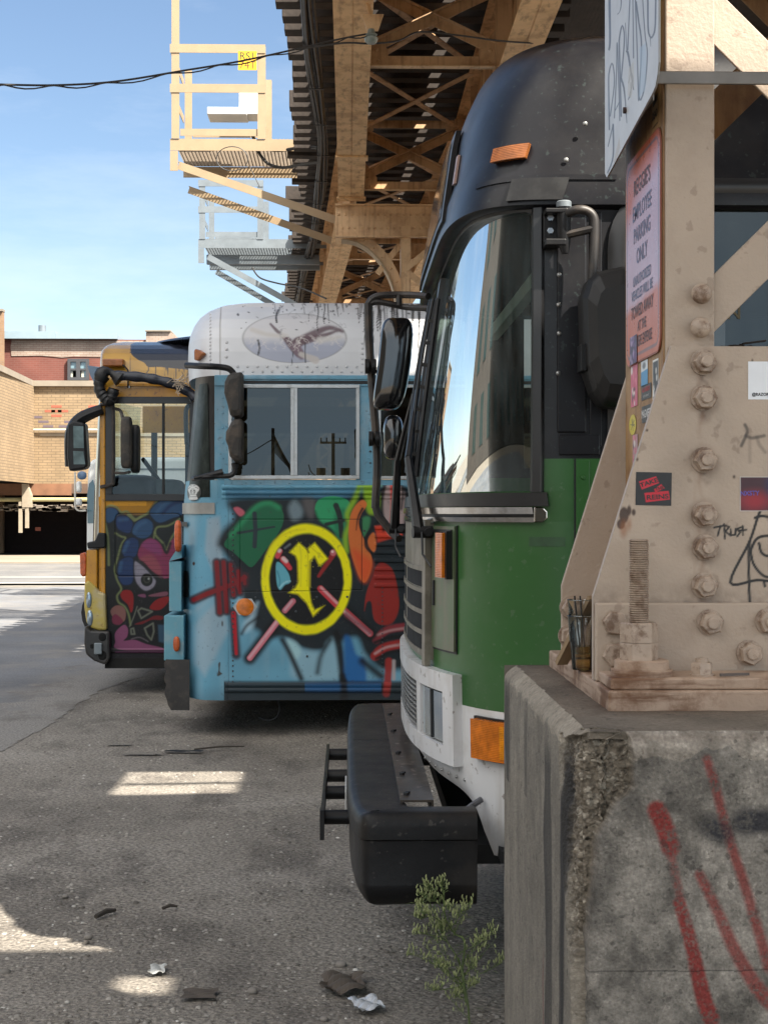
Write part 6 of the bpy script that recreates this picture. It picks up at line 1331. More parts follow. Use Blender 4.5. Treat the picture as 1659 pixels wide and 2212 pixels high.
# rivets on the sprayed panels
mb = MB(); ud = Vector((0, -1, 0))
for k in range(34): mb.dome((XB(503.5 + .2 * (k % 2)), YB - .001, ZB(1110 + k * 11.3)), ud, .007, .006, 8, 2)
for k in range(26): mb.dome((XB(826), YB - .001, ZB(1270 + k * 9)), ud, .006, .005, 6, 2)
for x, y in ((800, 975), (800, 1000), (796, 1065)): mb.dome((XB(x), YB - .001, ZB(y)), ud, .008, .006, 8, 2)
mb.build('rivet_row', mat('dark_painted_rivet', (.05, .06, .07), .35, var=.4, vscale=40), bb); mb = MB()
for cx_, cy_ in ((325, 970), (815, 968), (1058, 965), (648, 1082), (738, 1440), (1195, 437), (440, 165), (740, 168), (1040, 168)): mb.dome((XB((cx_/3.072 + 560)*.8295), YB - .002, ZB((cy_/3.072 + 1240)*.8295)), ud, .009, .006, 8, 2)
mb.build_each('rivet', MATS['dark_painted_rivet'], bb)
# ---- corner quarter window in the curved front corner
UAT = {}
def uat(px_, z):
    """place round the near front corner that is seen at px_, at height z"""
    k_ = round(z, 4)
    if k_ not in UAT:
        uu = np.concatenate([np.linspace(-2.2, -1, 12)[:-1], np.linspace(-1, -.02, 110)]); pp = [BB.p(u, z) for u in uu]; q = project(np.array([p.x for p in pp]), np.array([p.y for p in pp]), np.full(len(uu), z))[0]; i = int(q.argmin()); UAT[k_] = (-q[:i + 1], uu[:i + 1])
    return float(np.interp(-px_, *UAT[k_]))
def cornerpatch(pa, pb, za, zb, off, nv=8): 
    rows = []
    for j in range(nv + 1):
        z = za + (zb - za) * j / nv; f = j / nv; u0 = uat(pa[0] + (pa[1]-pa[0])*f, z); u1 = uat(pb[0] + (pb[1]-pb[0])*f, z)
        rows.append([BB.p(u0 + (u1-u0)*i/8, z, off) for i in range(9)])
    return MB().rows(rows)
cw = cornerpatch((400, 424), (464, 464), ZB(1088), ZB(808), .0).build('corner_frame', RUB, bb)
cornerpatch((408, 432), (455, 450), ZB(1074), ZB(826), .004).build('corner_pane', mat('dusty_corner_glass', (.022, .028, .025), .35, var=.4, vscale=4, dirt=(.06, .07, .065), dscale=6, damt=.5, spec=.08), cw)
mb = MB(); ctr = W(421, 1064, YB - .02); us_ = np.linspace(0, 1, 60); 
UROW = {}
def face_pts(n=56):
    u, v = np.meshgrid(np.linspace(-1, 1, n), np.linspace(-1, 1, n)); c = Cv(u, v, (.03, .035, .033))
    P = np.zeros((n, n, 3))
    for i in range(n):
        for k in range(n):
            q = W(0, 1063 - 19 * v[i, k], YB); uk = UROW.setdefault(i, (uat(407, q.z), uat(437, q.z))); P[i, k] = BB.p(uk[0] + (uk[1] - uk[0]) * (u[i, k] + 1) / 2, q.z, .008)
    WT = (.55, .55, .53)
    c.ell(0, .38, .80, .55, WT, .1); c.ell(0, -.05, .55, .32, WT, .1); c.poly([(-.45,-.3),(.45,-.3),(.7,-.85),(-.7,-.85)], WT, .1)
    for s in (-1, 1): c.ell(s*.22, .10, .15, .22, (.03,.03,.03), .06); c.ell(s*.2, .06, .06, .1, WT, .05); c.line([(s*.35,.6),(s*.7,.45)], .07, (.03,.03,.03), .05); c.line([(s*.1,.75),(s*.35,.8)], .06, (.03,.03,.03), .05)
    c.line([(-.3,-.2),(.3,-.2)], .07, (.03,.03,.03), .05); c.line([(-.5,-.5),(.5,-.5)], .06, (.03,.03,.03), .05); c.line([(-.2,.4),(.2,.4)], .05, (.03,.03,.03), .05)
    return P, c
P_, c_ = face_pts(); rr_ = c_.dell(0, 0, 1.0, 1.0); st = grid_obj('sticker', P_, c_.c, PRINT, None, (rr_[:-1, :-1] < 0), origin=tuple(P_[28, 28])); tag(st, 'white cartoon face sticker on the blue bus corner window', 'sticker')
GB_ = cornerpatch((396, 396), (465, 465), ZB(1110), ZB(1086), .012, 3).build('pillar_trim', mat('grey_trim', (.36, .36, .34), .4, metal=.3, var=.25, vscale=10), bb)
# ---- white roof cap with drips and the oval picture
zr = np.array([zrow_(q) for q in np.concatenate([np.linspace(812, 675, 170), np.linspace(675, 655, 40)[1:]])]); ZTOP = zr[-1]
ur = np.concatenate([np.linspace(-.06, -1, 130)[:-1], -1 - np.arange(0, 1.95, .008)])
P = np.array([[BB.p(u, z) for u in ur] for z in zr]); qx, qy = project(P[..., 0], P[..., 1], P[..., 2])
c = Cv(qx, qy, (.62, .625, .64)); c.c *= (.9 + .14 * vnoise(qx, qy, 40, 8))[..., None]
c.put(np.abs(qx - 476 + np.clip(700 - qy, 0, 60) * -.06) - 1.2, (.16, .13, .10), 3, .75)
o_ = c.dell(636.5, 730.5, 111.5, 53)
inside = np.clip(.5 - o_ / 2, 0, 1)[..., None]; sk = np.clip((qy - 728 + 6 * (vnoise(qx, qy, 14, 5) - .5)) / 18, 0, 1)[..., None]
c.c = c.c * (1 - inside) + inside * ((1 - sk) * lin((.55, .54, .55)) + sk * lin((.34, .36, .44)))
c.put(np.abs(o_) - .8, (.22, .22, .22), 2, .7)
BR = (.10, .055, .07)
for st, w0, w1, col, so_ in (([(585,700),(600,716),(618,730)], 5, 9, BR, 4), ([(617,729),(632,748),(646,762)], 14, 20, BR, 5), ([(640,742),(680,720),(712,708),(740,716)], 22, 6, BR, 7), ([(645,738),(690,728),(735,712)], 20, 3, BR, 6), ([(610,722),(622,724)], 9, 8, (.55,.53,.52), 4), ([(640,750),(652,770)], 22, 14, (.17,.11,.14), 7), ([(650,765),(682,778)], 10, 16, (.50,.46,.43), 6), ([(545,712),(575,722),(612,726)], 10, 8, (.50,.47,.44), 8), ([(690,735),(735,728)], 14, 6, (.50,.48,.46), 8)):
    c.line(smooth_pts(st, 4, False), w0, col, so_, .9, w1)
for k in range(34):          # feathered white cracks over the picture
    x = RNG.uniform(540, 735); y = 728 + RNG.uniform(-6, 12); p_ = [(x, y)]
    for j in range(4): p_.append((p_[-1][0] + RNG.uniform(-9, 9), p_[-1][1] + RNG.uniform(1, 8)))
    d = c.dline(p_, 1.1); m = (np.clip(.5 - d / 1.6, 0, 1) * (o_ < 0) * .65)[..., None]; c.c = c.c * (1 - m) + lin((.62, .58, .55)) * m
for k in range(30):
    x = RNG.uniform(590, 745); y = RNG.uniform(664, 715); p_ = [(x, y)]
    for j in range(3): p_.append((p_[-1][0] + RNG.uniform(-10, 10), p_[-1][1] + RNG.uniform(-8, 9)))
    c.line(p_, .9, (.2, .2, .21), 1.6, .55)
DK = (.012, .012, .013)
for k in range(70):          # tar drips and spots running from the top edge
    x = 560 + 350 * RNG.random() ** .6; L = RNG.exponential(16) if x < 780 else RNG.exponential(34); y0 = 656 + RNG.uniform(-2, 22) * (RNG.random() < .5); wv = RNG.uniform(-4, 4)
    c.line([(x, y0), (x + wv * .3, y0 + L * .4), (x + wv, y0 + L)], RNG.uniform(1.2, 3.4), DK, 1.4, .93, 1.)
for x, L in ((829, 130), (845, 150), (857, 155), (868, 120), (876, 95), (890, 80), (815, 60), (800, 50), (686, 60), (700, 44), (905, 110)): c.line(smooth_pts([(x, 655), (x + 2, 655 + L*.3), (x - 1, 655 + L*.7), (x + 1, 655 + L)], 4, False), 2.6, DK, 1.6, .95, 1.5)
for k in range(60): c.ell(RNG.uniform(500, 900), 657 + RNG.exponential(16), RNG.uniform(.8, 3.2), RNG.uniform(.6, 1.8), DK, 1.4, .9, RNG.uniform(0, 3))
c.line(smooth_pts([(601,670),(597,684),(598,696)], 4, False), 4, DK, 2, .95); c.line([(607,712),(606,735)], 2, (.25,.25,.26), 2, .8); c.line(smooth_pts([(558,735),(561,752),(558,766)], 4, False), 4, DK, 2, .9); c.line([(660,742),(660,783)], 2, DK, 1.6, .9); c.line([(634,757),(630,790)], 1.8, DK, 1.6, .85)
grid_obj('roof_cap', P[:, ::-1], c.c[:, ::-1], BWHITE, bb)
mb = MB(); mb.rows([[tuple(BB.p(-2.94, z)) for z in zr[::6]], [(9.5, BB.p(-2, z).y, z) for z in zr[::6]]]); mb.rows([[tuple(BB.p(u, ZTOP)) for u in ur[::8]], [(BB.p(u, ZTOP).x, 2*(YB+BW) - BB.p(u, ZTOP).y, ZTOP) for u in ur[::8]]])
mb.add([(.9, YB + .85, ZTOP), (9.5, YB + .85, ZTOP), (9.5, YB + 2*BW - .85, ZTOP), (.9, YB + 2*BW - .85, ZTOP)], [(0, 1, 2, 3)])
mb.build('roof', mat('plain_white_roof', (.6, .6, .62), .4, var=.1), bb)
RIV = mat('white_rivet', (.55, .55, .56), .35, var=.25, vscale=60)
mb = MB()
def rv(px_, py_, r=.011):
    z = zrow_(py_); u = uat(px_, z) if px_ < 480 else BB.ux(XB(px_), z); a = BB.p(u, z); n_ = BB.p(u, z, .01) - a; mb.dome(a - n_ * .05, n_ + Vector((0, 0, .002)), r, .007, 8, 2)
for k in range(16): rv(455, 678 + k * 7.6)
for py_ in (741, 756, 772): rv(489, py_, .013)
for k in range(18): rv(513.5 + 21.4 * k, 792.5); rv(503 + 21.4 * k, 803)
for k in range(5): rv(783, 742 + 11 * k)
mb.build_each('rivet', RIV, bb)
# ---- marker lamp, side lamp, hinge, handle
lp_ = cornerpatch((421, 421), (421, 421), ZB(777), ZB(752), .0, 2) if False else None
ctr = W(437, 765, YB); ul_ = uat(437, zrow_(765)); a0 = BB.p(ul_, zrow_(765), .0); n0 = (BB.p(ul_, zrow_(765), .01) - a0).normalized(); e1 = Vector((0,0,1)).cross(n0).normalized()
e1 = e1 if e1.x > 0 else -e1
pts = [a0 + e1 * (x * .0033) + Vector((0, 0, z * .0033)) for x, z in ((-16, -11), (-4, -13), (18, -2), (20, 2), (2, 10), (-14, 14), (-17, 8))]
MB().prism([p + n0 * .002 for p in pts], n0 * .035).build('marker_lamp', AMBER_OLD, bb, bevel=.010)
q = W(530, 1311, YB); mb = MB(); mb.hexa((q.x, YB - .002, q.z), (0, -1, 0), .062, .02, 26, 0, .25); sl2 = mb.build('side_lamp', AMBER, bb); MB().prism([(q.x + x * .0033, YB - .001, q.z + z * .0033) for x, z in ((-26, 0), (-14, 18), (14, 18), (26, 0), (14, -18), (-14, -18))], (0, -.004, 0)).build('lamp_base', ALU, sl2)
for pa, pb, ya_, yb_, m_ in ((393, 411, 1236, 1294, BLACKPL), (395, 409, 1128, 1138, BLACKPL)):
    cornerpatch((pa, pa), (pb, pb), ZB(yb_), ZB(ya_), .014, 3).build('hinge', m_, bb)
# ---- mirrors on the near corner: two black heads on a bent arm
Ym = YB - .22; pm = lambda x, y, Y=Ym: tuple(W(x, y, Y))
mb = MB(); mb.tube(smooth_pts([pm(404, 789, YB - .02), pm(440, 791), pm(478, 793), pm(497, 798), pm(508, 812)], 5, False), [.022] * 21, 8); mb.tube(smooth_pts([pm(505, 1000), pm(508, 1016), pm(498, 1027), pm(470, 1029), pm(440, 1031), pm(418, 1034, YB - .03)], 5, False), .018, 8); mb.tube([pm(508, 812, Ym + .03), pm(512, 1010, Ym + .03)], .014, 8); mb.tube([pm(420, 1033), pm(455, 1026), pm(482, 1020)], [.012, .02, .026], 8)
ar = mb.build_each('mirror_arm', BLACKPL, bb)[0]
DUST = mat('dusty_mirror_back', (.03, .026, .022), .65, var=.4, vscale=6, dirt=(.10, .075, .055), dscale=7, damt=.6)
for prof in ([(521,803),(524,806),(524,895),(518,901),(506,902),(497,896),(490,868),(484,848),(485,825),(492,810),(503,804)], [(520,903),(524,908),(524,996),(518,1001),(507,998),(496,985),(493,965),(487,950),(488,932),(494,922),(500,910),(508,904)]):
    f0 = [Vector(pm(x, y, Ym - .06)) for x, y in prof]; cX = sum(p.x for p in f0) / len(f0); cZ = sum(p.z for p in f0) / len(f0); mb = MB()
    mb.rows([[(p.x, Ym + .10, p.z) for p in f0], [(p.x, Ym - .03, p.z) for p in f0], [(cX + (p.x - cX)*.9, Ym - .07, cZ + (p.z - cZ)*.94) for p in f0], [(cX + (p.x - cX)*.6, Ym - .085, cZ + (p.z - cZ)*.7) for p in f0]], True, False, True, True); mb.build('mirror_head', DUST, ar, bevel=.008)
# ---- nose fittings: boxes, lamps, corrugated bumper
LBLUE = mat('light_blue_box', (.13, .34, .43), .45, var=.15, vscale=4, dirt=(.3, .36, .38), dscale=7, damt=.5)
nb = lambda x0, x1, y0, y1, ya, yb, nm, m, bv=.006: MB().box(W(x0, 0, ya).x, W(x1, 0, ya).x, ya, yb, EYE + (HZ - y1) * ya / F, EYE + (HZ - y0) * ya / F).build(nm, m, bb, bevel=bv)
nb(355, 398, 1329, 1426, YB + .12, YB + 1.9, 'nose_box', LBLUE); nb(366, 393, 1212, 1320, YB + .16, YB + 1.9, 'nose_box', LBLUE)
mb = MB().prism([W(366, 1212, YB + .15), W(393, 1205, YB + .15), W(393, 1178, YB + .15), W(388, 1178, YB + .15)], (0, 1.5, 0)); mb.build('nose_cowl', LBLUE, bb)
q = W(386, 1158, YB + .12); MB().sbox(q, (.028, .05, .115), .6, 16, 10).build('nose_lamp', REDLENS, bb)
q = W(382, 1391, YB + .10); MB().sbox(q, (.025, .02, .055), .8, 14, 10).build('nose_lamp', REDLENS, bb)
prof = [(EYE + (HZ - py_) * YB / F, W(px_, 0, YB + .1).x) for px_, py_ in ((361,1425),(357,1432),(357,1440),(362,1450),(358,1458),(357,1470),(362,1480),(359,1488),(358,1500),(362,1510),(366,1525),(372,1535))]
mb = MB(); mb.rows([[(x, YB + .05, z), (x, YB + 2.3, z)] for z, x in prof]); mb.rows([[(x, YB + .05, z), (W(409, 0, YB).x, YB + .04, z - .0)] for z, x in prof]); mb.build('bumper', mat('dented_black_bumper', (.03, .027, .025), .5, var=.4, vscale=5, dirt=(.09, .07, .055), dscale=7, damt=.5), bb)
# far flank, interior, underside, wheels
DKB = mat('bus_underside', (.012, .011, .01), .9)
MB().box(XB(420), 9.4, YB + .2, YB + 2*BW - .05, .48, .52).build('underbody', DKB, bb); MB().box(XB(470), 9.4, YB + .03, YB + 2*BW - .03, .80, .83).build('floor', DKB, bb)
mb = MB(); mb.box(XB(470), 9.4, YB + 2*BW - .02, YB + 2*BW, .3, 1.85); mb.box(9.4, 9.42, YB, YB + 2*BW, .3, 2.6); mb.add([(1.05, YB, .3), (9.4, YB, .3), (9.4, YB, zw0), (1.05, YB, zw0)], [(0, 1, 2, 3)]); mb.build('body', BLUE, bb)
mb = MB(); mb.rows([[BB.p(u, z) for u in np.linspace(-.12, 1.0, 14)] for z in (.3, 1.0, ZB(1088))]); mb.rows([[BB.p(u, z) for u in np.linspace(-.06, 1.0, 14)] for z in (ZB(812), zrow_(760), zrow_(700), zrow_(665))]); mb.build('nose_panel', BLUE, bb)
mb = MB(); mb.sbox((-.1, YB + .55, 1.25), (.24, .22, .10), .4); mb.sbox((.14, YB + .55, 1.65), (.08, .22, .4), .4); mb.build('driver_seat', GREYIN, bb)
q = W(562, 1530, 12.05); mb = MB(); mb.rows([[(q.x + r * math.cos(a), 12.05 + y, .36 + r * .66 * math.sin(a)) for a in np.linspace(0, 6.2832, 25)[:-1]] for r, y in ((.04, -.12), (.08, -.12), (.125, -.06), (.125, .06), (.08, .12))], True); mb.build('hub', TYRE, bb)
for wx_ in (.95, 6.6):
    for wy in (YB + .06, YB + 2*BW - .32):
        mb = MB(); mb.rows([[(wx_ + r * math.cos(a), wy + y, .48 + r * math.sin(a)) for a in np.linspace(0, 6.2832, 33)[:-1]] for r, y in ((.26, 0), (.44, 0), (.48, .04), (.48, .22), (.26, .26))], True); wh = mb.build('wheel', TYRE, bb); MB().cyl((wx_, wy + .03, .48), (wx_, wy + .2, .48), .27, 18).build('rim', GALV, wh)
lp = [W(600, 1512, 11.3), W(604, 1530, 11.3), W(598, 1548, 11.3), W(580, 1556, 11.3), W(560, 1550, 11.3)]
MB().tube(smooth_pts([tuple(p) for p in lp], 5, False), .006, 5).build('hanging_wire', RUBBER, bb)
# ================================================================== yellow bus with a graffiti flank
YY = 13.65; YWd = 1.22
XY = lambda px: W(px, 1106, YY).x
ZY = lambda py: EYE + (HZ - py) * YY / F
YPL = [1500, 1080, 860, 830, 800, 780, 765, 755, 747, 742, 740]; YIN = [0, 0, 0, 0, .03, .08, .16, .26, .40, .58, .75]
YS_ = fit_surf(YY, YWd, YPL, YIN, [192, 204, 214, 216, 217, 217, 218, 221, 228, 240, 255], .12, 2.2)
zrowy = lambda py_: float(np.interp(-py_, [-q for q in YPL], YS_.xf[0]))
yb_ = thing('yellow_bus', 'yellow school bus with a dark graffiti creature on its flank, behind the blue bus', 'bus', (-1, YY + YWd, 0))
# lower flank, painted
xs = np.arange(XY(214), XY(440), .0055); zs = np.arange(ZY(1420), ZY(1072), .0055); XX, ZZ_ = np.meshgrid(xs, zs)
px, py = project(XX, np.full_like(XX, YY), ZZ_); cx = (px / .8295 - 230) * 4.607; cy = (py / .8295 - 1280) * 4.607
YELLOW = (.58, .265, .012)
c = Cv(cx, cy, YELLOW); DKG = (.016, .020, .020)
c.put(np.where(cx > 205, 300 - cy - 40 * np.sin(cx / 260), 99), DKG, 90, 1); c.poly([(200,280),(330,200),(420,270),(520,330),(700,270),(800,120),(950,60),(1200,60),(1200,2000),(205,2000)], DKG, 40, 1)
c.put(np.where(cx > 210, 1150 - cy, 99), (.010, .009, .010), 120, 1)
LIM = (.26, .30, .12)
for st, w_ in (([(250,880),(240,560),(195,330),(190,230),(260,170),(340,190),(400,250),(470,240),(560,330),(640,300),(740,240),(850,100),(1000,40)],26),([(480,280),(555,350),(640,300)],22),([(330,500),(400,540),(450,560),(400,640),(350,820),(320,930),(350,1060),(400,1170),(350,1250),(370,1330),(440,1380),(490,1480),(510,1600)],20),([(1100,330),(960,410),(830,430),(810,520),(900,620),(940,700),(1000,560),(1050,480)],20),([(800,480),(790,560)],16)):
    c.line(smooth_pts(st, 4, False), w_, LIM, 26, .9)
BL = (.018, .05, .16); BL2 = (.035, .10, .22)
for pts, col in (([(200,230),(260,190),(340,210),(370,270),(320,340),(250,380),(205,330)], BL2), ([(340,310),(440,290),(530,350),(540,420),(500,500),(400,480),(340,420)], BL), ([(540,420),(600,350),(700,320),(780,380),(770,500),(700,560),(610,560),(530,500)], BL2), ([(740,240),(820,140),(950,70),(1150,60),(1150,260),(1000,330),(860,380),(770,320)], BL2), ([(440,600),(520,550),(600,580),(610,680),(560,790),(440,790),(410,700)], BL), ([(370,860),(440,790),(540,800),(550,950),(530,1100),(420,1120),(360,1020)], BL)):
    c.poly(smooth_pts(pts, 5), col, 24, 1); c.put(np.abs(c.dpoly(smooth_pts(pts, 4))) - 7, (.008, .012, .03), 18, .8)
for st in ([(820,260),(880,180),(980,110)], [(560,480),(620,400),(690,370)], [(380,950),(400,850)], [(430,720),(480,610)], [(380,340),(470,330)]): c.line(smooth_pts(st, 4, False), 34, (.07, .17, .33), 50, .7)
c.line(smooth_pts([(900,260),(1000,160),(1140,110)], 4, False), 40, (.012,.03,.12), 40, .8)
# mask, eye and mouth shapes
PNK = (.33, .045, .12)
c.poly(smooth_pts([(600,770),(640,640),(740,560),(860,620),(930,740),(990,600),(1100,540),(1120,900),(1000,1020),(880,1040),(780,960),(680,860)], 5), PNK, 20, 1); c.poly(smooth_pts([(620,800),(760,760),(860,880),(880,1010),(800,980),(700,880)], 5), (.42, .10, .12), 50, .8); c.poly(smooth_pts([(640,640),(760,570),(860,640),(880,760),(760,720)], 5), (.33, .07, .22), 50, .7)
c.line(smooth_pts([(560,830),(660,850),(760,960),(900,1040)], 4, False), 18, DKG, 22, .9); c.line(smooth_pts([(900,640),(945,740),(990,620)], 4, False), 30, DKG, 26, .9)
c.poly(smooth_pts([(555,840),(620,860),(700,930),(780,1020),(820,1080),(780,1160),(690,1195),(610,1140),(560,1040)], 5), (.36, .33, .40), 18, 1); c.ell(705, 1060, 72, 78, (.012, .014, .012), 14); c.ring(708, 1052, 36, 40, 14, (.08, .085, .06), 14, .8); c.ell(728, 1046, 12, 14, (.4, .4, .38), 10)
c.put(np.where((cy > 820) & (cy < 1200) & (cx > 540) & (cx < 1000), np.abs(c.dpoly(smooth_pts([(555,840),(620,860),(700,930),(780,1020),(820,1080),(780,1160),(690,1195),(610,1140),(560,1040)], 5))) - 8, 99), (.008,.008,.01), 20, .8)
RDD = (.34, .012, .012)
for pts, col in (([(390,1230),(430,1185),(510,1190),(545,1260),(540,1400),(515,1450),(480,1360),(410,1290)], RDD), ([(740,1400),(820,1300),(960,1260),(960,1330),(860,1420)], RDD), ([(560,1590),(700,1540),(800,1490),(900,1500),(880,1540),(760,1540),(650,1590)], (.2,.012,.015)), ([(270,1440),(330,1370),(420,1380),(455,1460),(430,1560),(330,1540)], (.30,.13,.11)), ([(290,1510),(330,1470),(390,1510),(420,1560),(370,1600),(300,1580)], (.24,.03,.07)), ([(330,1690),(430,1600),(480,1650),(470,1740),(430,1790),(560,1780),(700,1830),(900,1880),(900,1940),(360,1890),(330,1800)], (.33,.09,.20)), ([(600,1240),(680,1230),(690,1270),(620,1260)], (.26,.08,.16)), ([(740,1240),(940,1200),(940,1250),(760,1260)], (.28,.10,.14))):
    c.poly(smooth_pts(pts, 5), col, 14, 1)
for pts in ([(600,1430),(640,1400),(770,1440),(640,1520)], [(680,1640),(780,1580),(790,1680),(760,1780),(710,1720)], [(515,1650),(545,1640),(560,1710),(520,1710)]): c.put(np.abs(c.dpoly(pts)) - 9, (.24, .25, .19), 22, .9)
c.line(smooth_pts([(590,1380),(550,1500),(500,1620)], 4, False), 12, (.24,.25,.19), 18, .8); c.line(smooth_pts([(520,1770),(620,1750),(720,1800)], 4, False), 12, (.25,.2,.22), 18, .7); c.poly([(840,1600),(920,1600),(920,1820),(850,1800)], (.05,.12,.20), 30, .9)
c.put(np.where(cx > 260, 1900 - cy, 99), (.02,.015,.018), 10, .85); c.put(np.where(cx > 330, np.abs(cy - 1925) - 9, 99), (.2,.06,.14), 14, .8)
for k in range(12): y = 470 + k * 52; c.put(np.where((cx > 330) & (cx < 1060) & (y < 1030), np.abs(cy - y - 4 * np.sin(cx / 90 + k)) - 3, 99), (.01, .012, .02), 7, .45)
mur = (np.clip(1.15 - (c.c[..., 0] - c.c[..., 2]) * 3.2, 0, 1) if False else np.where((cy > 170) | (cx > 700), 1., 0.))[..., None]; c.c = c.c * (1 - .38 * mur)
hd = c.dpoly(rrect(330, 1120, 265, 1015, 60)); c.put(np.abs(hd) - 4, (.006, .006, .008), 6, .9)
dsp = np.zeros(cx.shape); dsp -= .006 * (np.abs(hd) < 6); dsp += .012 * (np.abs(cy - 1910) < 22)
grid_obj('side_panel', np.stack([XX, YY - dsp, ZZ_], -1), c.c, BLUEP, yb_)
YEP = mat('yellow_bus_paint', YELLOW, .36, var=.14, vscale=3, dirt=(.36, .15, .02), dscale=4, damt=.5, streak=(.30, .15, .04), samt=.3, sscale=(9, 9, 1.5), speck=(.12, .05, .02), spamt=.5, spscale=28, coat=.12)
YPALE = mat('scuffed_yellow_fender', (.52, .40, .09), .45, var=.2, vscale=4, dirt=(.45, .38, .25), dscale=6, damt=.7, speck=(.2, .08, .03), spamt=.5, spscale=20)
MB().box(XY(228), XY(440), YY - .02, YY + .02, ZY(1442), ZY(1420)).build('skirt_rail', DKB, yb_)
MB().box(XY(217), XY(229), YY - .015, YY + .02, ZY(1290), ZY(830)).build('corner_post', YEP, yb_, bevel=.01)
# upper flank round the window
MB().box(XY(218), 8.5, YY - .004, YY + .02, ZY(858), ZY(838)).build('window_header', YEP, yb_); MB().box(XY(250), 8.5, YY - .024, YY - .0045, ZY(836), ZY(829)).build('drip_rail', YEP, yb_, bevel=.004)
wn = window(yb_, XY(229), XY(425), ZY(1082), ZY(858), YY - .004, GL2, RUB, .060, (XY(351), XY(356.5)))
MB().box(XY(425), XY(470), YY - .004, YY + .02, ZY(1082), ZY(858)).build('corner_post', YEP, yb_)
# roof cap with the black tar spill
zr = np.array([zrowy(q) for q in np.concatenate([np.linspace(838, 756, 90), np.linspace(756, 740, 34)[1:]])]); ZYT = zr[-1]; ur = np.concatenate([np.linspace(-.1, -1, 40)[:-1], -1 - np.arange(0, 1.35, .009)])
P = np.array([[YS_.p(u, z) for u in ur] for z in zr]); qx, qy = project(P[..., 0], P[..., 1], P[..., 2]); kx = (qx / .8295 - 220) * 4.607; ky = (qy / .8295 - 860) * 4.607
c = Cv(kx, ky, (.44, .24, .03)); c.c *= (.85 + .25 * vnoise(kx, ky, 120, 3))[..., None]; TAR = (.013, .014, .020)
pale = np.clip((220 - ky) / 90, 0, 1)[..., None] * np.where(kx < 560, 1, 0)[..., None] * .6; c.c = c.c * (1 - pale) + lin((.34, .31, .25)) * pale
c.poly(smooth_pts([(600,150),(560,230),(570,290),(640,350),(720,390),(770,440),(900,440),(1050,455),(1200,470),(1300,480),(1700,480),(1700,60),(1000,60)], 5), TAR, 8, 1); c.put(np.where(kx > 640, ky - 190, 99), TAR, 30, 1)
c.line(smooth_pts([(770,430),(775,470),(750,510)], 4, False), 12, TAR, 6)
for k in range(34): x = RNG.uniform(800, 1500); L = RNG.uniform(30, 200); c.line([(x, 430), (x + RNG.uniform(-6, 6), 450 + L)], RNG.uniform(5, 11), TAR, 5, 1, 3)
c.put(np.abs(kx - 553 + np.clip(230 - ky, 0, 90) * -.5) - 3, (.06, .04, .02), 8, .8)
grid_obj('roof_cap', P[:, ::-1], c.c[:, ::-1], mat('yellow_roof_paint', None, .22, paint=True, var=.1, vscale=4, coat=.2, bump=.05, bscale=12), yb_)
mb = MB(); mb.add([(XY(260), YY + .75, ZYT), (8, YY + .75, ZYT), (8, YY + 1.7, ZYT), (XY(260), YY + 1.7, ZYT)], [(0, 1, 2, 3)]); mb.rows([[YS_.p(u, ZYT) for u in ur[::6]], [(YS_.p(u, ZYT).x, 2*(YY+YWd) - YS_.p(u, ZYT).y, ZYT) for u in ur[::6]]]); mb.rows([[YS_.p(-2.35, z) for z in zr[::6]], [(8.5, YS_.p(-2, z).y, z) for z in zr[::6]]]); mb.build('roof', mat('tar_black_roof', TAR, .25, var=.2), yb_)
# tar-coated bulge in the roofline near the blue bus
mb = MB(); mb.sbox((XY(530), YY + 1.1, ZYT - .02), (.98, .95, .085), 1., 28, 12); mb.build('roof_hump', MATS['tar_black_roof'], yb_)
a = W(223, 0, YY).x; MB().box(XY(223), XY(269), YY - .035, YY + .1, ZY(793), ZY(777)).build('marker_lamp', AMBER_OLD, yb_, bevel=.012)
MB().tube(smooth_pts([tuple(W(x, y, YY - .04)) for x, y in ((266, 788), (274, 796), (278, 806), (277, 838))], 4, False), .008, 6).build('lamp_wire', RUBBER, yb_)
MB().hexa(tuple(W(279, 836, YY - .03)), (0, -1, 0), .012, .01, 10).build('screw', SCREW, yb_)
# wrapped sleeve and hose across the header
mb = MB(); Yh = YY - .16; G = lambda x, y, Y=Yh: tuple(W((220 + x / 4.607) * .8295, (860 + y / 4.607) * .8295, Y))
pts = smooth_pts([G(190, 620), G(230, 520), G(300, 500), G(370, 540), G(440, 590)], 5, False); mb.tube(pts, [.048 + .02 * math.sin(i * .4) + .004 * (i % 2) for i in range(len(pts))], 12)
pts = smooth_pts([G(185, 600), G(190, 720), G(240, 800), G(300, 850), G(330, 800), G(360, 700)], 5, False); mb.tube(pts, [.046 + .004 * (i % 3) for i in range(len(pts))], 10); mb.build('bellows_sleeve', RUBBER, yb_)
pts = smooth_pts([G(380, 545), G(520, 550), G(700, 565), G(850, 590), G(1000, 625), G(1150, 680), G(1280, 760), G(1340, 830)], 5, False); hs = MB().tube(pts, [.044 + .004 * math.sin(i) for i in range(len(pts))], 10).build('wrapped_hose', mat('wrapped_black_tape', (.015, .018, .03), .3, var=.4, vscale=8, bump=.3, bscale=20), yb_)
mb = MB()
for k in range(14): a = np.array(G(1130 + RNG.uniform(-20, 60), 630 + RNG.uniform(-20, 40), Yh - .05)); mb.tube([tuple(a), tuple(a + RNG.normal(0, .035, 3) * (1, .3, 1)), tuple(a + RNG.normal(0, .055, 3) * (1, .3, 1))], .004, 5)
mb.build('wire_tie', mat('pale_wire', (.5, .4, .3), .4, metal=.4), yb_)
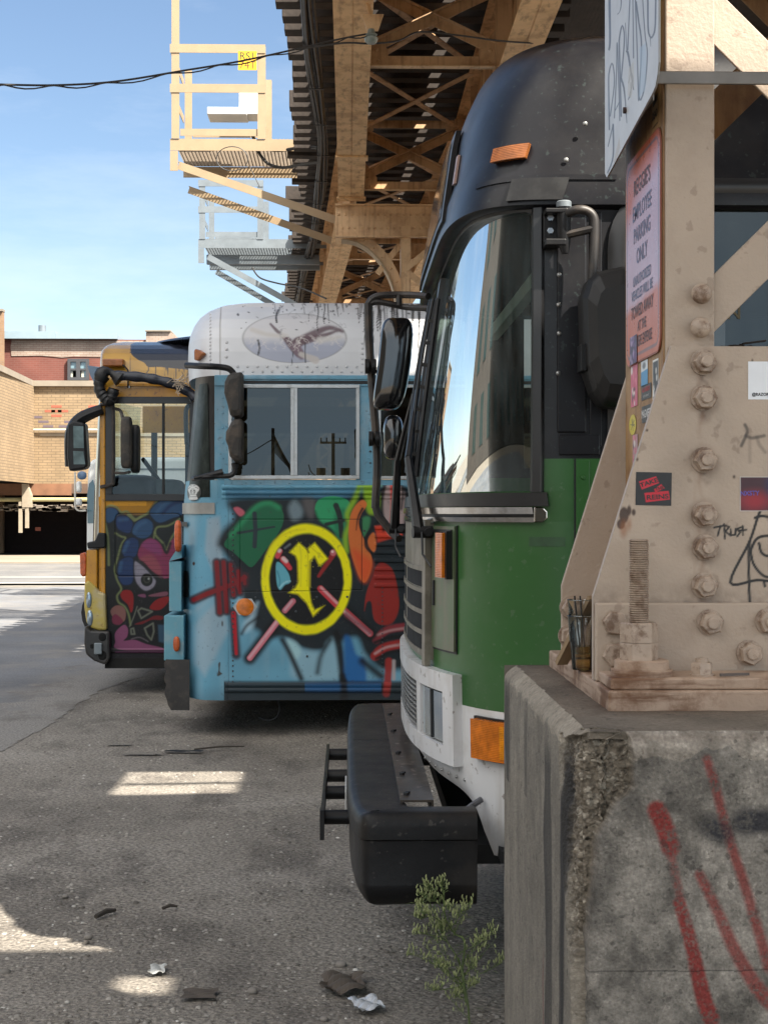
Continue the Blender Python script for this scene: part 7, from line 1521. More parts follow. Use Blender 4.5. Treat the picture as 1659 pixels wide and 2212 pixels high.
# mirror in front of the side window, rails and arms
mb = MB(); mb.sbox(W(272, 955, YY - .22), (.048, .10, .225), .4, 18, 12); mh = mb.build('mirror_arm', DUST, yb_) if False else None
mb = MB(); mb.tube(smooth_pts([G(200, 895, YY - .04), G(300, 880, YY - .1), G(345, 900, YY - .1), G(352, 1200, YY - .1), G(350, 1780, YY - .1), G(320, 1850, YY - .1), G(205, 1880, YY - .04)], 4, False), .017, 8); ra = mb.build('grab_rail', pipe, yb_)
mb = MB(); mb.tube(smooth_pts([G(360, 940, YY - .1), G(430, 960, YY - .16), G(455, 1020, YY - .2), G(470, 1080, YY - .22)], 4, False), .014, 8); mb.tube([G(365, 1710, YY - .1), G(480, 1715, YY - .16), G(550, 1700, YY - .22)], .013, 8); ma = mb.build_each('mirror_arm', pipe, yb_)[0]
def head(x0, x1, y0, y1, Y, m, par, dp=.08):
    a = W(x0, y0, Y); b = W(x1, y1, Y); MB().sbox(((a.x+b.x)/2, Y, (a.z+b.z)/2), (abs(b.x-a.x)/2, dp, abs(a.z-b.z)/2), .35, 20, 14).build('mirror_head', m, par)
head(263, 286, 900, 1012, YY - .24, DUST, ma); head(284, 303, 918, 1022, YY - .12, BLACKPL, ma)
mb = MB(); mb.tube(smooth_pts([tuple(W(x, y, YY + .1)) for x, y in ((415, 870), (405, 880), (402, 900), (404, 960))], 4, False), .02, 8); mb.build('mirror_arm', pipe, yb_)
Yf = YY - .05; mb = MB(); pts = smooth_pts([tuple(W(x, y, Yf)) for x, y in ((222, 884), (200, 892), (176, 904), (160, 922), (153, 950), (153, 1008))], 5, False); mb.rows([[Vector(p) + Vector((.0, -.05, .0)) + d for d in (Vector((-.02, 0, -.035)), Vector((.02, 0, .035)))] for p in pts]) if False else mb.tube(pts, [.045 + .012 * math.sin(i / len(pts) * 3.1) for i in range(len(pts))], 8)
fm = mb.build('mirror_arm', BLACKPL, yb_)
a = W(172, 968, Yf); mb = MB(); f0 = [W(x, y, Yf - .10) for x, y in ((147, 915), (160, 908), (184, 914), (187, 960), (190, 1006), (184, 1013), (150, 1018), (146, 990))]; mb.prism(f0, (0, .18, 0)); hd_ = mb.build('mirror_head', BLACKPL, fm, bevel=.02)
for y0, y1 in ((920, 968), (974, 1003)): mb = MB(); mb.prism([W(x, y, Yf - .103) for x, y in ((159, y0), (181, y0 + 1), (185 if y0 > 960 else 182, y1), (160, y1))], (0, .002, 0)); mb.build('mirror_glass', mat('dark_mirror_glass', (.10, .11, .10), .04, metal=1., var=.5, vscale=12), hd_)
# nose: windscreen edge, lamp, fender, headlamp cluster, bumper
mb = MB(); mb.rows([[YS_.p(u, z, .0) for u in np.linspace(-1, -.35, 8)] for z in np.linspace(ZY(1170), ZY(840), 8)]); mb.build('windscreen', mat('brick_reflection_glass', (.55, .50, .42), .12, metal=.6, var=.2, vscale=5), yb_)  # pale tan in the glass colour stands in for reflected brickwork
mb = MB(); mb.rows([[YS_.p(u, z) for u in np.linspace(-.35, 1, 12)] for z in np.linspace(ZY(1170), ZY(840), 4)]); mb.build('windscreen_far', GL2, yb_)
pz = lambda pts, y0, y1, nm, m, bv=.012: MB().prism([W(x, y, YY + y0) for x, y in pts], (0, y1 - y0, 0)).build(nm, m, yb_, bevel=bv)
pz([(206,1168),(213,1150),(229,1152),(229,1180),(226,1184),(190,1186),(188,1172)], -.05, .6, 'black_cowl', BLACKPL)
pz([(188,1187),(211,1187),(211,1318),(206,1322),(190,1318),(184,1260)], -.035, .8, 'fender', YEP)
pz([(215,1187),(226,1188),(226,1310),(215,1310)], -.012, .2, 'fender_strip', YEP, .005)
pz([(183,1262),(190,1252),(208,1268),(214,1278),(228,1282),(231,1362),(214,1362),(200,1358),(187,1346),(182,1310)], -.06, .7, 'headlamp_surround', YPALE, .02)
for x, y, rx, ry in ((193, 1296, 6, 17), (195, 1335, 6.5, 17)):
    q = W(x, y, YY - .062); MB().sbox(q, (rx * YY / F, .012, ry * YY / F), .9, 16, 10).build('headlamp', mat('clear_lamp_glass', (.35, .42, .48), .06, metal=.5, var=.3, vscale=20), yb_)
pz([(173,1196),(184,1193),(187,1205),(187,1240),(180,1247),(174,1240)], -.04, .05, 'turn_lamp', REDLENS, .01)
pz([(183,1352),(197,1362),(237,1364),(238,1424),(228,1437),(204,1428),(186,1414),(182,1390)], -.10, 2.2, 'bumper', mat('battered_black_bumper', (.028, .027, .027), .5, var=.3, vscale=5, dirt=(.07, .06, .055), dscale=6, damt=.6), .02)
for x, y, rx, ry in ((222, 1376, 8, 9), (222, 1416, 9, 10), (200, 1396, 5, 5)): q = W(x, y, YY - .102); MB().sbox(q, (rx * YY / F, .004, ry * YY / F), .9, 14, 8).build('bumper_opening', MATS['louvre_black'], yb_)
q = W(213, 1401, YY - .11); MB().box(q.x - .035, q.x + .035, YY - .13, YY - .1, q.z - .05, q.z + .05).build('tow_hook', GALV, yb_, bevel=.008)
pz([(189,789),(218,793),(218,834),(206,830),(196,812)], .05, .3, 'far_flap', mat('blue_grey_flap', (.13, .19, .27), .4), .004)
# body closing faces, floor, far side with windows through which the yard shows
mb = MB(); mb.box(XY(230), 8.4, YY + .1, YY + 2.3, .55, .60); mb.box(XY(240), 8.4, YY + .05, YY + 2.38, .9, .92); mb.build('underbody', DKB, yb_)
MB().box(XY(230), 8.4, YY + 2.42, YY + 2.44, .4, ZY(1060) + .1).build('far_flank', YEP, yb_); MB().box(XY(230), 8.4, YY + 2.42, YY + 2.44, ZY(905), ZY(838)).build('far_header', YEP, yb_)
for x in (XY(262), XY(348), XY(383)): MB().box(x - .04, x + .02, YY + 2.41, YY + 2.45, ZY(1060) + .1, ZY(905)).build('far_post', RUB, yb_)
MB().box(XY(383), XY(470), YY + 1.3, YY + 1.32, .95, ZY(870)).build('cab_partition', mat('grey_blue_partition', (.17, .21, .23), .5), yb_)
mb = MB(); mb.sbox((XY(275), YY + .5, ZY(1060)), (.22, .35, .15), .5); mb.tube([(XY(300), YY + .3, ZY(990)), (XY(340), YY + .8, ZY(1060))], .02, 8); mb.build('dashboard', BLACKPL, yb_)
mb = MB(); mb.sbox((XY(335), YY + .55, ZY(1062)), (.20, .2, .12), .4); mb.build('driver_seat', GREYIN, yb_)
for wx_ in (.2, 6.2):
    for wy in (YY + .06, YY + 2.1): mb = MB(); mb.rows([[(wx_ + r * math.cos(a), wy + y, .47 + r * math.sin(a)) for a in np.linspace(0, 6.2832, 29)[:-1]] for r, y in ((.26, 0), (.43, 0), (.47, .04), (.47, .22), (.26, .26))], True); mb.build('wheel', TYRE, yb_)
# ================================================================== white van beyond
YV = 19.0; XV = lambda px: W(px, 0, YV).x; ZV = lambda py: EYE + (HZ - py) * YV / F
vn = thing('white_van', 'white van with stalk mirrors parked behind the yellow bus', 'van', (XV(215), YV + 1, 0))
VW = mat('white_van_paint', (.72, .74, .73), .3, var=.08, vscale=3, coat=.2)
prof = [(187, 1175), (187, 1120), (189, 1050), (190, 1020), (194, 1000), (204, 990), (230, 988), (480, 988), (480, 1300), (300, 1300), (200, 1300), (188, 1280)]
MB().prism([(XV(x), YV, ZV(y)) for x, y in prof], (0, 2.0, 0)).build('body', VW, vn, bevel=.05, seg=3)
MB().prism([(XV(x), YV - .004, ZV(y)) for x, y in ((190, 1130), (189, 1070), (193, 1045), (202, 1036), (206, 1050), (206, 1130))], (0, .003, 0)).build('window', mat('blue_van_glass', (.08, .16, .20), .08, coat=.4), vn, bevel=.0)
MB().box(XV(230), XV(480), YV - .006, YV - .001, ZV(1016), ZV(1012)).build('roof_trim', GALV, vn)
for wx_ in (XV(240), XV(440)): MB().cyl((wx_, YV - .01, .36), (wx_, YV + .2, .36), .36, 24).build('wheel', TYRE, vn)
mb = MB(); mb.tube(smooth_pts([tuple(W(x, y, YV - .2)) for x, y in ((187, 1103), (172, 1103), (164, 1096), (163, 1070), (163, 1020))], 4, False), .012, 6); vm = mb.build('mirror_arm', mat('pale_pipe', (.6, .58, .52), .4), vn)
for x, y, rx, ry in ((171.5, 1052, 5, 12), (171.5, 1084, 5.5, 8)): MB().sbox(W(x, y, YV - .22), (rx * YV / F, .06, ry * YV / F), .5, 14, 10).build('mirror_head', VW, vm)
q = W(178, 1027, YV - .3); MB().sbox(q, (10 * YV / F, .02, 9 * YV / F), .9, 18, 10).build('round_mirror', mat('blue_mirror', (.10, .17, .28), .2), vm)
MB().box(q.x - .02, q.x + .06, YV - .25, YV - .2, q.z + .08, q.z + .16).build('red_tag', REDLENS, vm)
# ================================================================== buildings at the end of the street
def brick_mat(name, c1, c2, mortar, axis, bw=.203, bh=.0677, bias=0., odd=None):
    m, t, o = nt(name); b = N(t, 'ShaderNodeBsdfPrincipled'); t.links.new(b.outputs[0], o.inputs[0])
    tc = N(t, 'ShaderNodeTexCoord'); sp_ = N(t, 'ShaderNodeSeparateXYZ'); t.links.new(tc.outputs['Object'], sp_.inputs[0]); cb = N(t, 'ShaderNodeCombineXYZ')
    t.links.new(sp_.outputs[0 if axis == 'x' else 1], cb.inputs[0]); t.links.new(sp_.outputs[2], cb.inputs[1])
    bk = N(t, 'ShaderNodeTexBrick'); t.links.new(cb.outputs[0], bk.inputs[0]); bk.inputs['Scale'].default_value = 1; bk.inputs['Brick Width'].default_value = bw; bk.inputs['Row Height'].default_value = bh
    bk.inputs['Mortar Size'].default_value = .010; bk.inputs['Mortar Smooth'].default_value = .2; bk.inputs['Bias'].default_value = bias
    for i, q in enumerate((c1, c2, mortar)): bk.inputs[('Color1', 'Color2', 'Mortar')[i]].default_value = (*lin(q), 1)
    c = mix(t, 1., bk.outputs['Color'], ramp(t, noise(t, cb.outputs[0], .9, 6), [(.3, .75), (.7, 1.08)]), 'MULTIPLY'); c = mix(t, ramp(t, noise(t, cb.outputs[0], 11., 2), [(.66, 0.), (.7, .4)]), c, odd or c2)
    t.links.new(c, b.inputs['Base Color']); b.inputs['Roughness'].default_value = .85; return m
YBX = brick_mat('buff_brick_front', (.315, .225, .132), (.27, .193, .112), (.155, .115, .075), 'x', .30, .095, odd=(.40, .27, .14))
YBY = brick_mat('buff_brick_side', (.315, .225, .132), (.265, .19, .112), (.145, .107, .07), 'y', .30, .095, odd=(.22, .13, .08))
RBX = brick_mat('red_brick_wall', (.19, .062, .045), (.165, .052, .038), (.19, .085, .065), 'x', .25, .08)
WBX = brick_mat('whitewashed_brick', (.37, .305, .25), (.31, .245, .20), (.26, .16, .12), 'x', .25, .08, odd=(.36, .2, .15))
STONEC = mat('stone_coping', (.27, .23, .18), .8, var=.2, vscale=2)
YBd = 54.0; XF = lambda px: W(px, 0, YBd).x; ZF = lambda py: EYE + (HZ - py) * YBd / F
by = thing('brick_building', 'buff brick building with stone coping and a dark loading bay at street level', 'building', (XF(75), YBd, 0))
mb = MB().box(XF(75), XF(75) + 42, YBd, YBd + .5, ZF(1045), ZF(836)); mb.build('front_wall', YBX, by)
# side wall comes towards the street at an angle
xa, xb = XF(75), W(-60, 0, 44.6).x
mb = MB(); mb.add([(xa, YBd, ZF(1045)), (xa, YBd, ZF(836)), (xb, 44.6, ZF(836)), (xb, 44.6, ZF(1045))], [(0, 1, 2, 3)]); mb.build('side_wall', YBY, by)
mb = MB().box(xa, xa + 42, YBd - .15, YBd + .6, ZF(836) + .001, ZF(824)); mb.build('coping', STONEC, by); mb = MB().prism([(xa, YBd - .15, ZF(836) + .001), (xb + .15, 44.6, ZF(836) + .001), (xb - .4, 44.6, ZF(836) + .001), (xa - .5, YBd, ZF(836) + .001)], (0, 0, ZF(824) - ZF(836))); mb.build('coping', STONEC, by)
DKR = mat('dark_bay_wall', (.030, .017, .014), .9, var=.3); BLK = mat('bay_black', (.006, .005, .005), .95)
mb = MB(); mb.box(-40, 30, YBd + 7, YBd + 7.2, .0, 3.4); mb.build('bay_back_wall', DKR, by); MB().box(-40, 30, YBd + .6, YBd + 7.1, ZF(1045) + .12, ZF(1045) + .3).build('bay_ceiling', BLK, by); MB().box(-40, 30, YBd + .2, YBd + 7, -.04, .012).build('bay_floor', BLK, by)
mb = MB(); mb.box(-40, xa, 47.3, 54.2, ZF(1045) + .05, ZF(1045) + .25); mb.build('bay_ceiling', BLK, by)
MB().box(xa + 1.3, xa + 42, YBd - .02, YBd + .25, ZF(1066), ZF(1045) - .002).build('lintel_beam', mat('brown_lintel', (.13, .08, .055), .7, var=.3, vscale=2), by)
MB().box(-40, xa + 1.3, YBd - .02, YBd + .25, ZF(1070), ZF(1045) - .002).build('lintel_beam', mat('rusty_lintel', (.27, .13, .07), .7, var=.4, vscale=2), by)
MB().cyl((-40, YBd - .35, ZF(1079.5)), (10, YBd - .35, ZF(1079.5)), .075, 12).build('gas_pipe', mat('pale_yellow_pipe', (.42, .38, .2), .5), by)
mb = MB()
for k in range(60): x = RNG.uniform(XF(0), XF(190)); z = ZF(RNG.uniform(1089, 1101)); mb.box(x - RNG.uniform(.05, .3), x + .1, YBd - .1, YBd + RNG.uniform(.0, .2), z - RNG.uniform(.03, .1), z)
mb.build('rubble_edge', mat('broken_concrete_edge', (.34, .29, .24), .9, var=.4), by)
mb = MB()
for x in (49, 63): mb.box(XF(x), XF(x) + .12, YBd - .6, YBd - .5, ZF(1150 if x < 55 else 1140), ZF(1084))
mb.box(XF(49), XF(66), YBd - .6, YBd - .5, ZF(1099), ZF(1093)); mb.prism([(XF(x), YBd - .62, ZF(y)) for x, y in ((56, 1046), (67, 1046), (76, 1070), (76, 1096), (57, 1096))], (0, .3, 0)); mb.build('hoist_frame', mat('cream_hoist', (.38, .32, .24), .6, var=.2), by)
MB().box(XF(52), XF(64), YBd + 2, YBd + 2.05, ZF(1148), ZF(1140)).build('bay_sign', mat('red_bay_sign', (.35, .10, .06), .6), by)
mb = MB(); mb.tube([(XF(40), 51.9, ZF(1010)), (XF(40), 51.9, ZF(918)), (XF(40) + .3, 52.2, ZF(912))], .09, 8); mb.tube([(XF(42), 52.2, ZF(915)), (XF(74), YBd - .1, ZF(930)), (XF(230), YBd - .1, ZF(930))], .05, 6); mb.build('drain_pipe', mat('pale_drain', (.55, .5, .42), .5), by)
MB().box(xa + .2, xa + 42, YBd - .03, YBd - .002, ZF(943), ZF(937)).build('string_course', STONEC, by)
# diamonds of red and dark header bricks
mb = MB(); mb2 = MB()
for X0 in (123, 203):
    for dx, dy in ((0, -18), (-14, -8), (14, -8), (0, -8), (0, 2), (0, 32)): x = XF(X0 + dx); z = ZF(897 + dy); (mb if dy < 30 else mb2).box(x - .18, x + .18, YBd - .006, YBd - .001, z - .042, z + .042)
for dx, dy in ((-42, 2), (-28, 12), (-18, 22), (16, 22), (28, 12)): x = XF(123 + dx); z = ZF(900 + dy); mb2.box(x - .18, x + .18, YBd - .006, YBd - .001, z - .042, z + .042)
mb.build_each('accent_brick', mat('red_accent_brick', (.36, .10, .06), .8), by); mb2.build_each('accent_brick', mat('slate_accent_brick', (.13, .10, .12), .8), by)
YR = 62.0; XR = lambda px: W(px, 0, YR).x; ZR = lambda py: EYE + (HZ - py) * YR / F
rb = thing('red_brick_building', 'red brick building with whitewashed top and one window, rising behind the buff brick wall', 'building', (XR(100), YR, 0))
MB().box(XR(7), XR(330), YR, YR + 9, 0, ZR(735)).build('wall', RBX, rb)
mb = MB(); prof = [(26, 771), (24, 752), (27, 735), (320, 738), (320, 775), (240, 773), (160, 772), (135, 774), (90, 770)]; mb.prism([(XR(x), YR - .03, ZR(y)) for x, y in prof], (0, .028, 0)); mb.build('whitewashed_band', WBX, rb)
MB().box(XR(5), XR(124), YR - .3, YR + 9, ZR(735) + .001, ZR(719.5)).build('parapet', mat('pale_blue_parapet', (.26, .34, .39), .5, var=.1), rb); MB().box(XR(124.2), XR(256), YR - .3, YR + 9, ZR(735) + .001, ZR(724)).build('parapet', MATS['pale_blue_parapet'], rb)
MB().cyl((XR(71), YR + 2, ZR(725)), (XR(71), YR + 2, ZR(692)), .16, 10).build('vent_pipe', GALV, rb); MB().cyl((XR(78), YR + 2, ZR(722)), (XR(78), YR + 2, ZR(708)), .08, 8).build('vent_pipe', GALV, rb)
wf_ = MB(); wx0_, wx1_, wz0__, wz1__ = XR(148), XR(194), ZR(823), ZR(777); tk = .12
for a in ((wx0_, wx1_, wz0__, wz0__ + tk), (wx0_, wx1_, wz1__ - tk, wz1__), (wx0_, wx0_ + tk, wz0__ + tk, wz1__ - tk), (wx1_ - tk, wx1_, wz0__ + tk, wz1__ - tk), ((wx0_ + wx1_)/2 - .08, (wx0_ + wx1_)/2 + .08, wz0__ + tk, wz1__ - tk)): wf_.box(a[0], a[1], YR - .14, YR - .031, a[2], a[3])
zm = (wz0__ + wz1__) / 2; wf_.box(wx0_ + tk, (wx0_ + wx1_)/2 - .08, YR - .13, YR - .031, zm - .04, zm + .04); wf_.box((wx0_ + wx1_)/2 + .08, wx1_ - tk, YR - .13, YR - .031, zm - .04, zm + .04)
wf_ = wf_.build('window', mat('dark_window_frame', (.06, .06, .065), .5), rb)
MB().box(wx0_ + tk, wx1_ - tk, YR - .055, YR - .032, wz0__ + tk, wz1__ - tk).build('pane', mat('blue_window_pane', (.20, .30, .34), .08, var=.2, coat=.5), wf_)
mb = MB()
for x in (wx0_ + .2, wx1_ - .55, (wx0_ + wx1_)/2 - .4): mb.box(x, x + .34, YR - .062, YR - .0555, wz0__ + tk, zm - .05)
mb.build('curtain', mat('pale_curtain', (.5, .5, .42), .8), wf_)
tb = thing('tan_brick_building', 'tan brick end wall standing beside the red building, above the yellow bus roof', 'building', (XR(350), YR - 1, 0))
MB().prism([(XR(x) , YR - 1, ZR(y)) for x, y in ((323, 1106), (323, 726), (374, 724), (390, 736), (700, 736), (700, 1106))], (0, 6, 0)).build('wall', WBX, tb); MB().box(XR(322), XR(376), YR - 1.1, YR + 5, ZR(723.9), ZR(721)).build('coping', STONEC, tb)
tl = thing('tall_brick_block', 'narrow edge of a tall tan brick block beside the red building', 'building', (XR(-60), YR - 2, 0))
MB().box(XR(-240), W(7.0, 0, YR - 2).x, YR - 2, YR - 1.7, 0, ZR(689)).build('wall', brick_mat('tan_block_brick', (.33, .20, .11), (.29, .17, .095), (.28, .2, .14), 'x', .25, .08), tl)
MB().box(XR(-240), W(8., 0, YR - 2).x, YR - 2.1, YR - 1.65, ZR(688.9), ZR(684)).build('coping', STONEC, tl)
# utility poles down the street behind the camera: they show only in the bus windows
POLE = mat('creosoted_pole', (.05, .035, .025), .9, var=.3)
def pole(px, ptop, label):
    Yv = 2 * YB + 118; q = W(px, ptop, Yv); X = q.x; Yp = 2 * YB - Yv
    p = thing('utility_pole', label, 'utility pole', (X, Yp, 0), 'utility poles mirrored in the blue bus window'); MB().cyl((X, Yp, 0), (X, Yp, q.z), .20, 10, .15).build('pole', POLE, p)
    return p, X, Yp, q.z
p1_, X1, Yp1, Z1 = pole(590, 925, 'dark utility pole mirrored without crossarm in the blue bus window'); p2_, X2, Yp2, Z2 = pole(720, 936, 'dark utility pole with a crossarm mirrored in the blue bus window')
MB().box(X2 - 1.2, X2 + 1.2, Yp2 - .08, Yp2 + .08, Z2 - .95, Z2 - .75).build('crossarm', POLE, p2_); mb = MB()
for dx in (-1.1, -.6, .6, 1.1): mb.box(X2 + dx - .06, X2 + dx + .06, Yp2 - .06, Yp2 + .06, Z2 - .7499, Z2 - .4)
mb.build('insulator', POLE, p2_)
for dx in (-1.1, 1.1): MB().cyl((X2 + dx, Yp2, 4.2), (X2 + dx, Yp2, 5.6), .42, 10).build('transformer', POLE, p2_)
mb = MB()
for k in range(9): mb.tube(smooth_pts([(X1, Yp1, Z1 - .4 - .2*k), (X1 + 1.0 + .2*k, Yp1, Z1 - 2.6 - .3*k), (X1 + 2.4, Yp1, 3.2)], 5, False), .05, 5)
mb.build('cable_tangle', POLE, p1_)
for za, zb_, nm in ((Z1 - 1, 5.6, 'a'), ):
    for k in range(3): tag(MB().tube(smooth_pts([(X1 - 14, Yp1, Z1 - .6 - .5*k), (X1 - 5, Yp1, Z1 - 3.0 - .4*k), (X1, Yp1, Z1 - 1.0 - .5*k)] if k == 0 else [(X1 + 3.2, Yp1, Z1 - 2.6 - .7*k), (X2 - 1, Yp1, Z1 - 4.0 - .6*k), (X2 + 6, Yp1, Z1 - 5.5 - .6*k)], 6, False), .05, 5).build('street_cable', POLE, None, origin=(X1, Yp1, Z1)), ['black cable sagging to the mirrored bare pole', 'upper slanting cable mirrored between the two poles', 'lower slanting cable mirrored between the two poles'][k], 'cable')
# ================================================================== weed by the bumper, litter
random.seed(11)
wd = thing('weed', 'straggly green weed with budding tips growing in front of the black bumper', 'plant', (.298, 4.22, 0))
LEAF = mat('weed_green', (.12, .17, .05), .6, var=.3, vscale=20); BUD = mat('weed_bud', (.34, .38, .17), .6, var=.3, vscale=30)
st = MB(); lf = MB(); bd = MB(); YWE = 4.22
def wp(x, y): return W((x / 5.18 + 1040) * .8295, (y / 5.18 + 2240) * .8295, YWE)
def buds(p, d, n, spread=.03):
    for _ in range(n):
        s = p + Vector((random.uniform(-1, 1) * spread, random.uniform(-1, 1) * spread, random.uniform(-.6, .9) * spread)); e = s + Vector((random.uniform(-.004, .004), random.uniform(-.004, .004), random.uniform(.006, .013)))
        st.tube([p + (s - p) * .1 - Vector((0, 0, .006)), s], .0006, 4, False); bd.tube([s, (s + e) / 2, e], [.0014, .0022, .0010], 5)
main = [[(960, 2700), (930, 2000), (870, 1650), (780, 1320), (640, 1090), (560, 830)], [(900, 1900), (850, 1500), (880, 1100), (740, 1000), (610, 740), (600, 400)], [(860, 1560), (800, 1330)]]
br = [[(870,1680),(740,1640),(600,1520),(540,1460),(400,1390),(150,1280)], [(910,1640),(1050,1580),(1290,1490),(1420,1390)], [(870,1360),(1000,1240),(1110,1180),(1260,960)], [(790,1270),(900,1190),(1040,1120),(1100,1010)], [(730,1020),(790,880),(870,740),(920,600)], [(640,890),(540,800),(440,720),(300,620)], [(610,730),(560,620),(490,540),(420,510),(300,420)], [(590,560),(590,420),(575,330)], [(560,1040),(500,960),(480,900)], [(640,1090),(400,990),(250,930)], [(560,1040),(620,980),(650,930)], [(860,1700),(560,1720),(420,1680)], [(900,1750),(960,1680),(990,1620)], [(880,1560),(930,1500),(980,1440)], [(900,1850),(800,1830),(740,1780)], [(690,890),(760,800),(800,620)], [(490,540),(440,420),(410,330)], [(660,720),(680,660),(650,610)], [(600,1080),(560,960),(540,860)], [(300,620),(280,590)], [(440,720),(330,780),(280,770)]]
for p in main:
    pts = [wp(*q) for q in p]; pts = [q + Vector((0, random.uniform(-.02, .02), 0)) for q in pts]; pts = [Vector(q) for q in smooth_pts([tuple(q) for q in pts], 5, False)]; st.tube(pts, [.0034 - .002 * i / len(pts) for i in range(len(pts))], 6)
for p in br:
    dy = random.uniform(-.07, .07); pts = [wp(*q) for q in p]; m = len(pts); pts = [q + Vector((0, dy * i / m, 0)) for i, q in enumerate(pts)]; pts = [Vector(q) for q in smooth_pts([tuple(q) for q in pts], 5, False)]; st.tube(pts, [.0016 - .0009 * i / len(pts) for i in range(len(pts))], 5)
    n = len(pts)
    for i in range(n // 3, n): buds(pts[i] + Vector((0, 0, .004)), None, 3 if i > n * .5 else 1, .017)
    buds(pts[-1], None, 6, .016)
for k in range(7):
    i = random.randrange(2); t_ = random.uniform(.02, .5); p = main[i]; j = min(int(t_ * (len(p) - 1)), len(p) - 2); f = t_ * (len(p) - 1) - j; q = wp(p[j][0] + (p[j+1][0]-p[j][0])*f, p[j][1] + (p[j+1][1]-p[j][1])*f)
    a = random.uniform(0, 6.28); L = random.uniform(.06, .15); pts = [q + Vector((math.cos(a) * L * h, math.sin(a) * L * h * .7, L * (.9 * h + .25 * h * h))) for h in (0, .35, .7, 1.)]; st.tube(pts, [.0013, .0011, .0009, .0006], 5)
    for h in (1, 2, 3): buds(pts[h], None, 5, .018)
for k in range(170):
    p = random.choice(main[:2] * 5 + br); t_ = random.uniform(.0, .7); i = min(int(t_ * (len(p) - 1)), len(p) - 2); f = t_ * (len(p) - 1) - i; q = wp(p[i][0] + (p[i+1][0]-p[i][0])*f, p[i][1] + (p[i+1][1]-p[i][1])*f)
    a = random.uniform(0, 6.28); L = random.uniform(.025, .055); d = Vector((math.cos(a), math.sin(a) * .6, random.uniform(-.1, .9))).normalized(); s = d.cross(Vector((0, 0, 1))).normalized() * .0022; m_ = q + d * L * .55 + Vector((0, 0, .004)); lf.add([q, m_ + s, q + d * L + Vector((0, 0, -.004)), m_ - s], [(0, 1, 2, 3)])
st.build('stem', LEAF, wd); lf.build('leaves', LEAF, wd); bd.build('bud', BUD, wd)
def gpt(px, py, z=0.): Yg_ = (EYE - z) * F / (py - HZ); p = W(px, py, Yg_); return Vector((p.x, p.y, z))
def crumple(nm, label, cat, px, py, sx_, sy_, h, m, n=14, fold=.5, rot=0.):
    q = gpt(px, py); q.z = wob(q.x, q.y) * .5; mb = MB(); rows = []; ph = random.uniform(0, 6)
    for j in range(n):
        r = []
        for i in range(n):
            u, v = i / (n - 1) * 2 - 1, j / (n - 1) * 2 - 1; k = 1 - .22 * (math.sin(3 * u + ph) + math.cos(4 * v + ph)) * .5
            x = u * sx_ * k; y = v * sy_ * k; z = .006 + h * (abs(math.sin(2.1 * u + 1.3 * v + ph)) * fold + abs(math.sin(5 * v - 3 * u + ph)) * .25)
            r.append((q.x + x * math.cos(rot) - y * math.sin(rot), q.y + x * math.sin(rot) + y * math.cos(rot), q.z + z))
        rows.append(r)
    mb.rows(rows, smooth=False); tag(mb.build(nm, m, None, origin=q), label, cat)
CARD = mat('dirty_cardboard', (.10, .08, .062), .85, var=.3, vscale=12); CARD2 = mat('grey_card_scrap', (.20, .185, .16), .85, var=.3, vscale=12)
PLAS = mat('crumpled_clear_wrap', (.55, .57, .6), .18, var=.3, vscale=20, coat=.3)
crumple('card_scrap', 'folded grey brown cardboard scrap beside the crumpled clear wrapper on the gravel', 'litter', 740, 2138, .080, .10, .035, CARD)
crumple('plastic_wrapper', 'crumpled clear plastic wrapper on the gravel below the cardboard scrap', 'litter', 793, 2182, .05, .06, .03, PLAS, rot=.3)
crumple('paper_scrap', 'small white paper scrap lying alone on the gravel', 'litter', 340, 2100, .030, .05, .015, mat('white_paper_scrap', (.55, .55, .52), .8))
crumple('card_scrap', 'flat dark card scrap beside a pale round stone', 'litter', 432, 2150, .05, .05, .008, CARD)
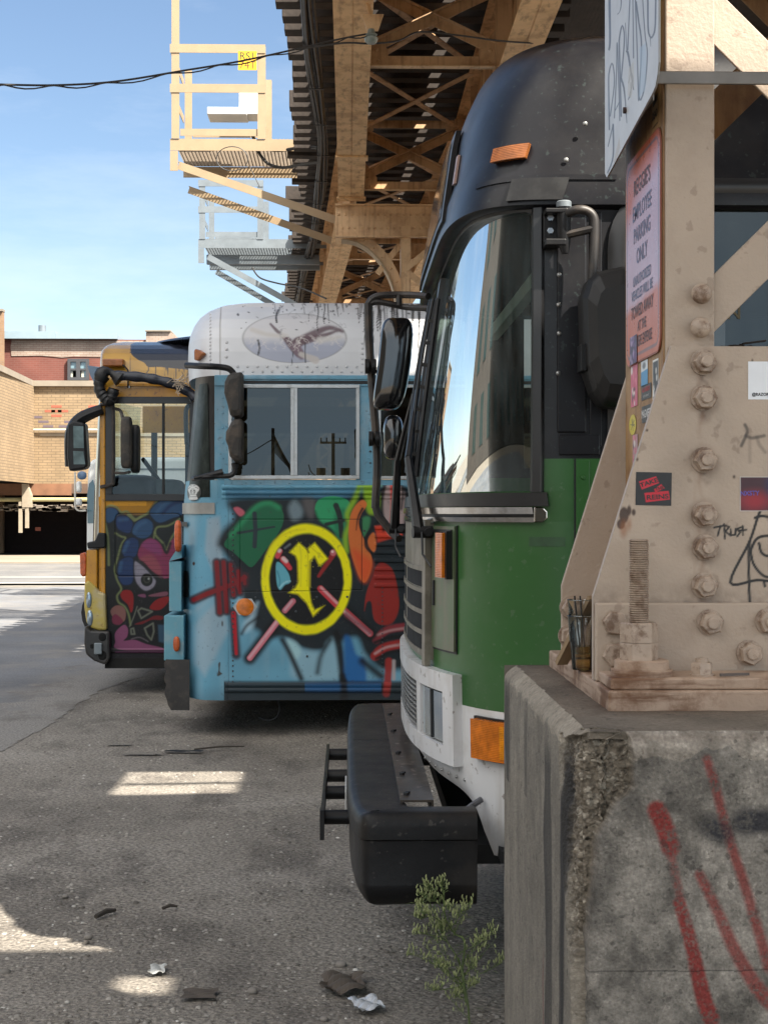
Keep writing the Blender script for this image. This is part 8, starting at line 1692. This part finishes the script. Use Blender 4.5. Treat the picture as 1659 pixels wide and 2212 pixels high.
crumple('paper_strip', 'flat pale strip lying on the gravel in front of the blue bus', 'litter', 308, 1629, .14, .03, .008, CARD2)
crumple('paper_scrap', 'tiny pale scrap on the gravel close to the asphalt edge', 'litter', 258, 1608, .07, .03, .008, CARD2)
crumple('rubber_strip', 'dark rubber strip on the gravel beside the pale strip', 'litter', 397, 1624, .11, .035, .012, RUBBER)
def twig(label, px0, py0, px1, py1, r): a = gpt(px0, py0); b = gpt(px1, py1); a.z = b.z = .012; m_ = (a + b) / 2 + Vector((0, .01, .006)); tag(MB().tube([a, m_, b], [r, r * 1.1, r * .7], 6).build('wood_splinter', mat('dark_splinter', (.05, .04, .032), .85), None, origin=a), label, 'wood')
twig('dark wood splinter on the gravel above the curved sunlit patch', 208, 1983, 250, 1969, .010)
twig('short splinter near the cardboard scrap', 352, 1966, 384, 1962, .007)
twig('thin twig across the gravel before the blue bus', 420, 1621, 528, 1615, .006)
for px, py, r, lb in ((546, 2142, .026, 'pale round stone on the gravel below the paper scrap'), (737, 2087, .030, 'pale flat stone behind the folded cardboard scrap'), (142, 1934, .020, 'dark pebble above the curved sunlit patch'), (192, 2023, .026, 'pale stone in the curved sunlit patch'), (700, 2203, .02, 'grey stone on the gravel nearest the camera')):
    q = gpt(px, py); tag(MB().sbox((q.x, q.y, r * .2), (r * .65, r * .75, r * .4), .8, 10, 7).build('stone', STONE, None, origin=q), lb, 'stone')
# ================================================================== brick row across the street: it shows in the coach windscreen
rw = thing('brick_building', 'long brick building across the street, seen as the tan reflection in the coach windscreen', 'building', (-30, -8, 0))
MB().box(-36, -27, -60, 26, 0, 13.5).build('wall', brick_mat('row_brick', (.075, .062, .05), (.06, .05, .042), (.06, .05, .04), 'y', .25, .08), rw)
MB().box(-36.1, -26.8, -60.1, 26.1, 13.501, 14).build('coping', STONEC, rw)
for k in range(14):
    for z in (1.2, 5.2, 9.2): y = -56 + k * 5.8; MB().box(-27.02, -26.95, y, y + 2.6, z, z + 2.6).build('window', mat('dark_row_window', (.03, .045, .04), .2), rw)
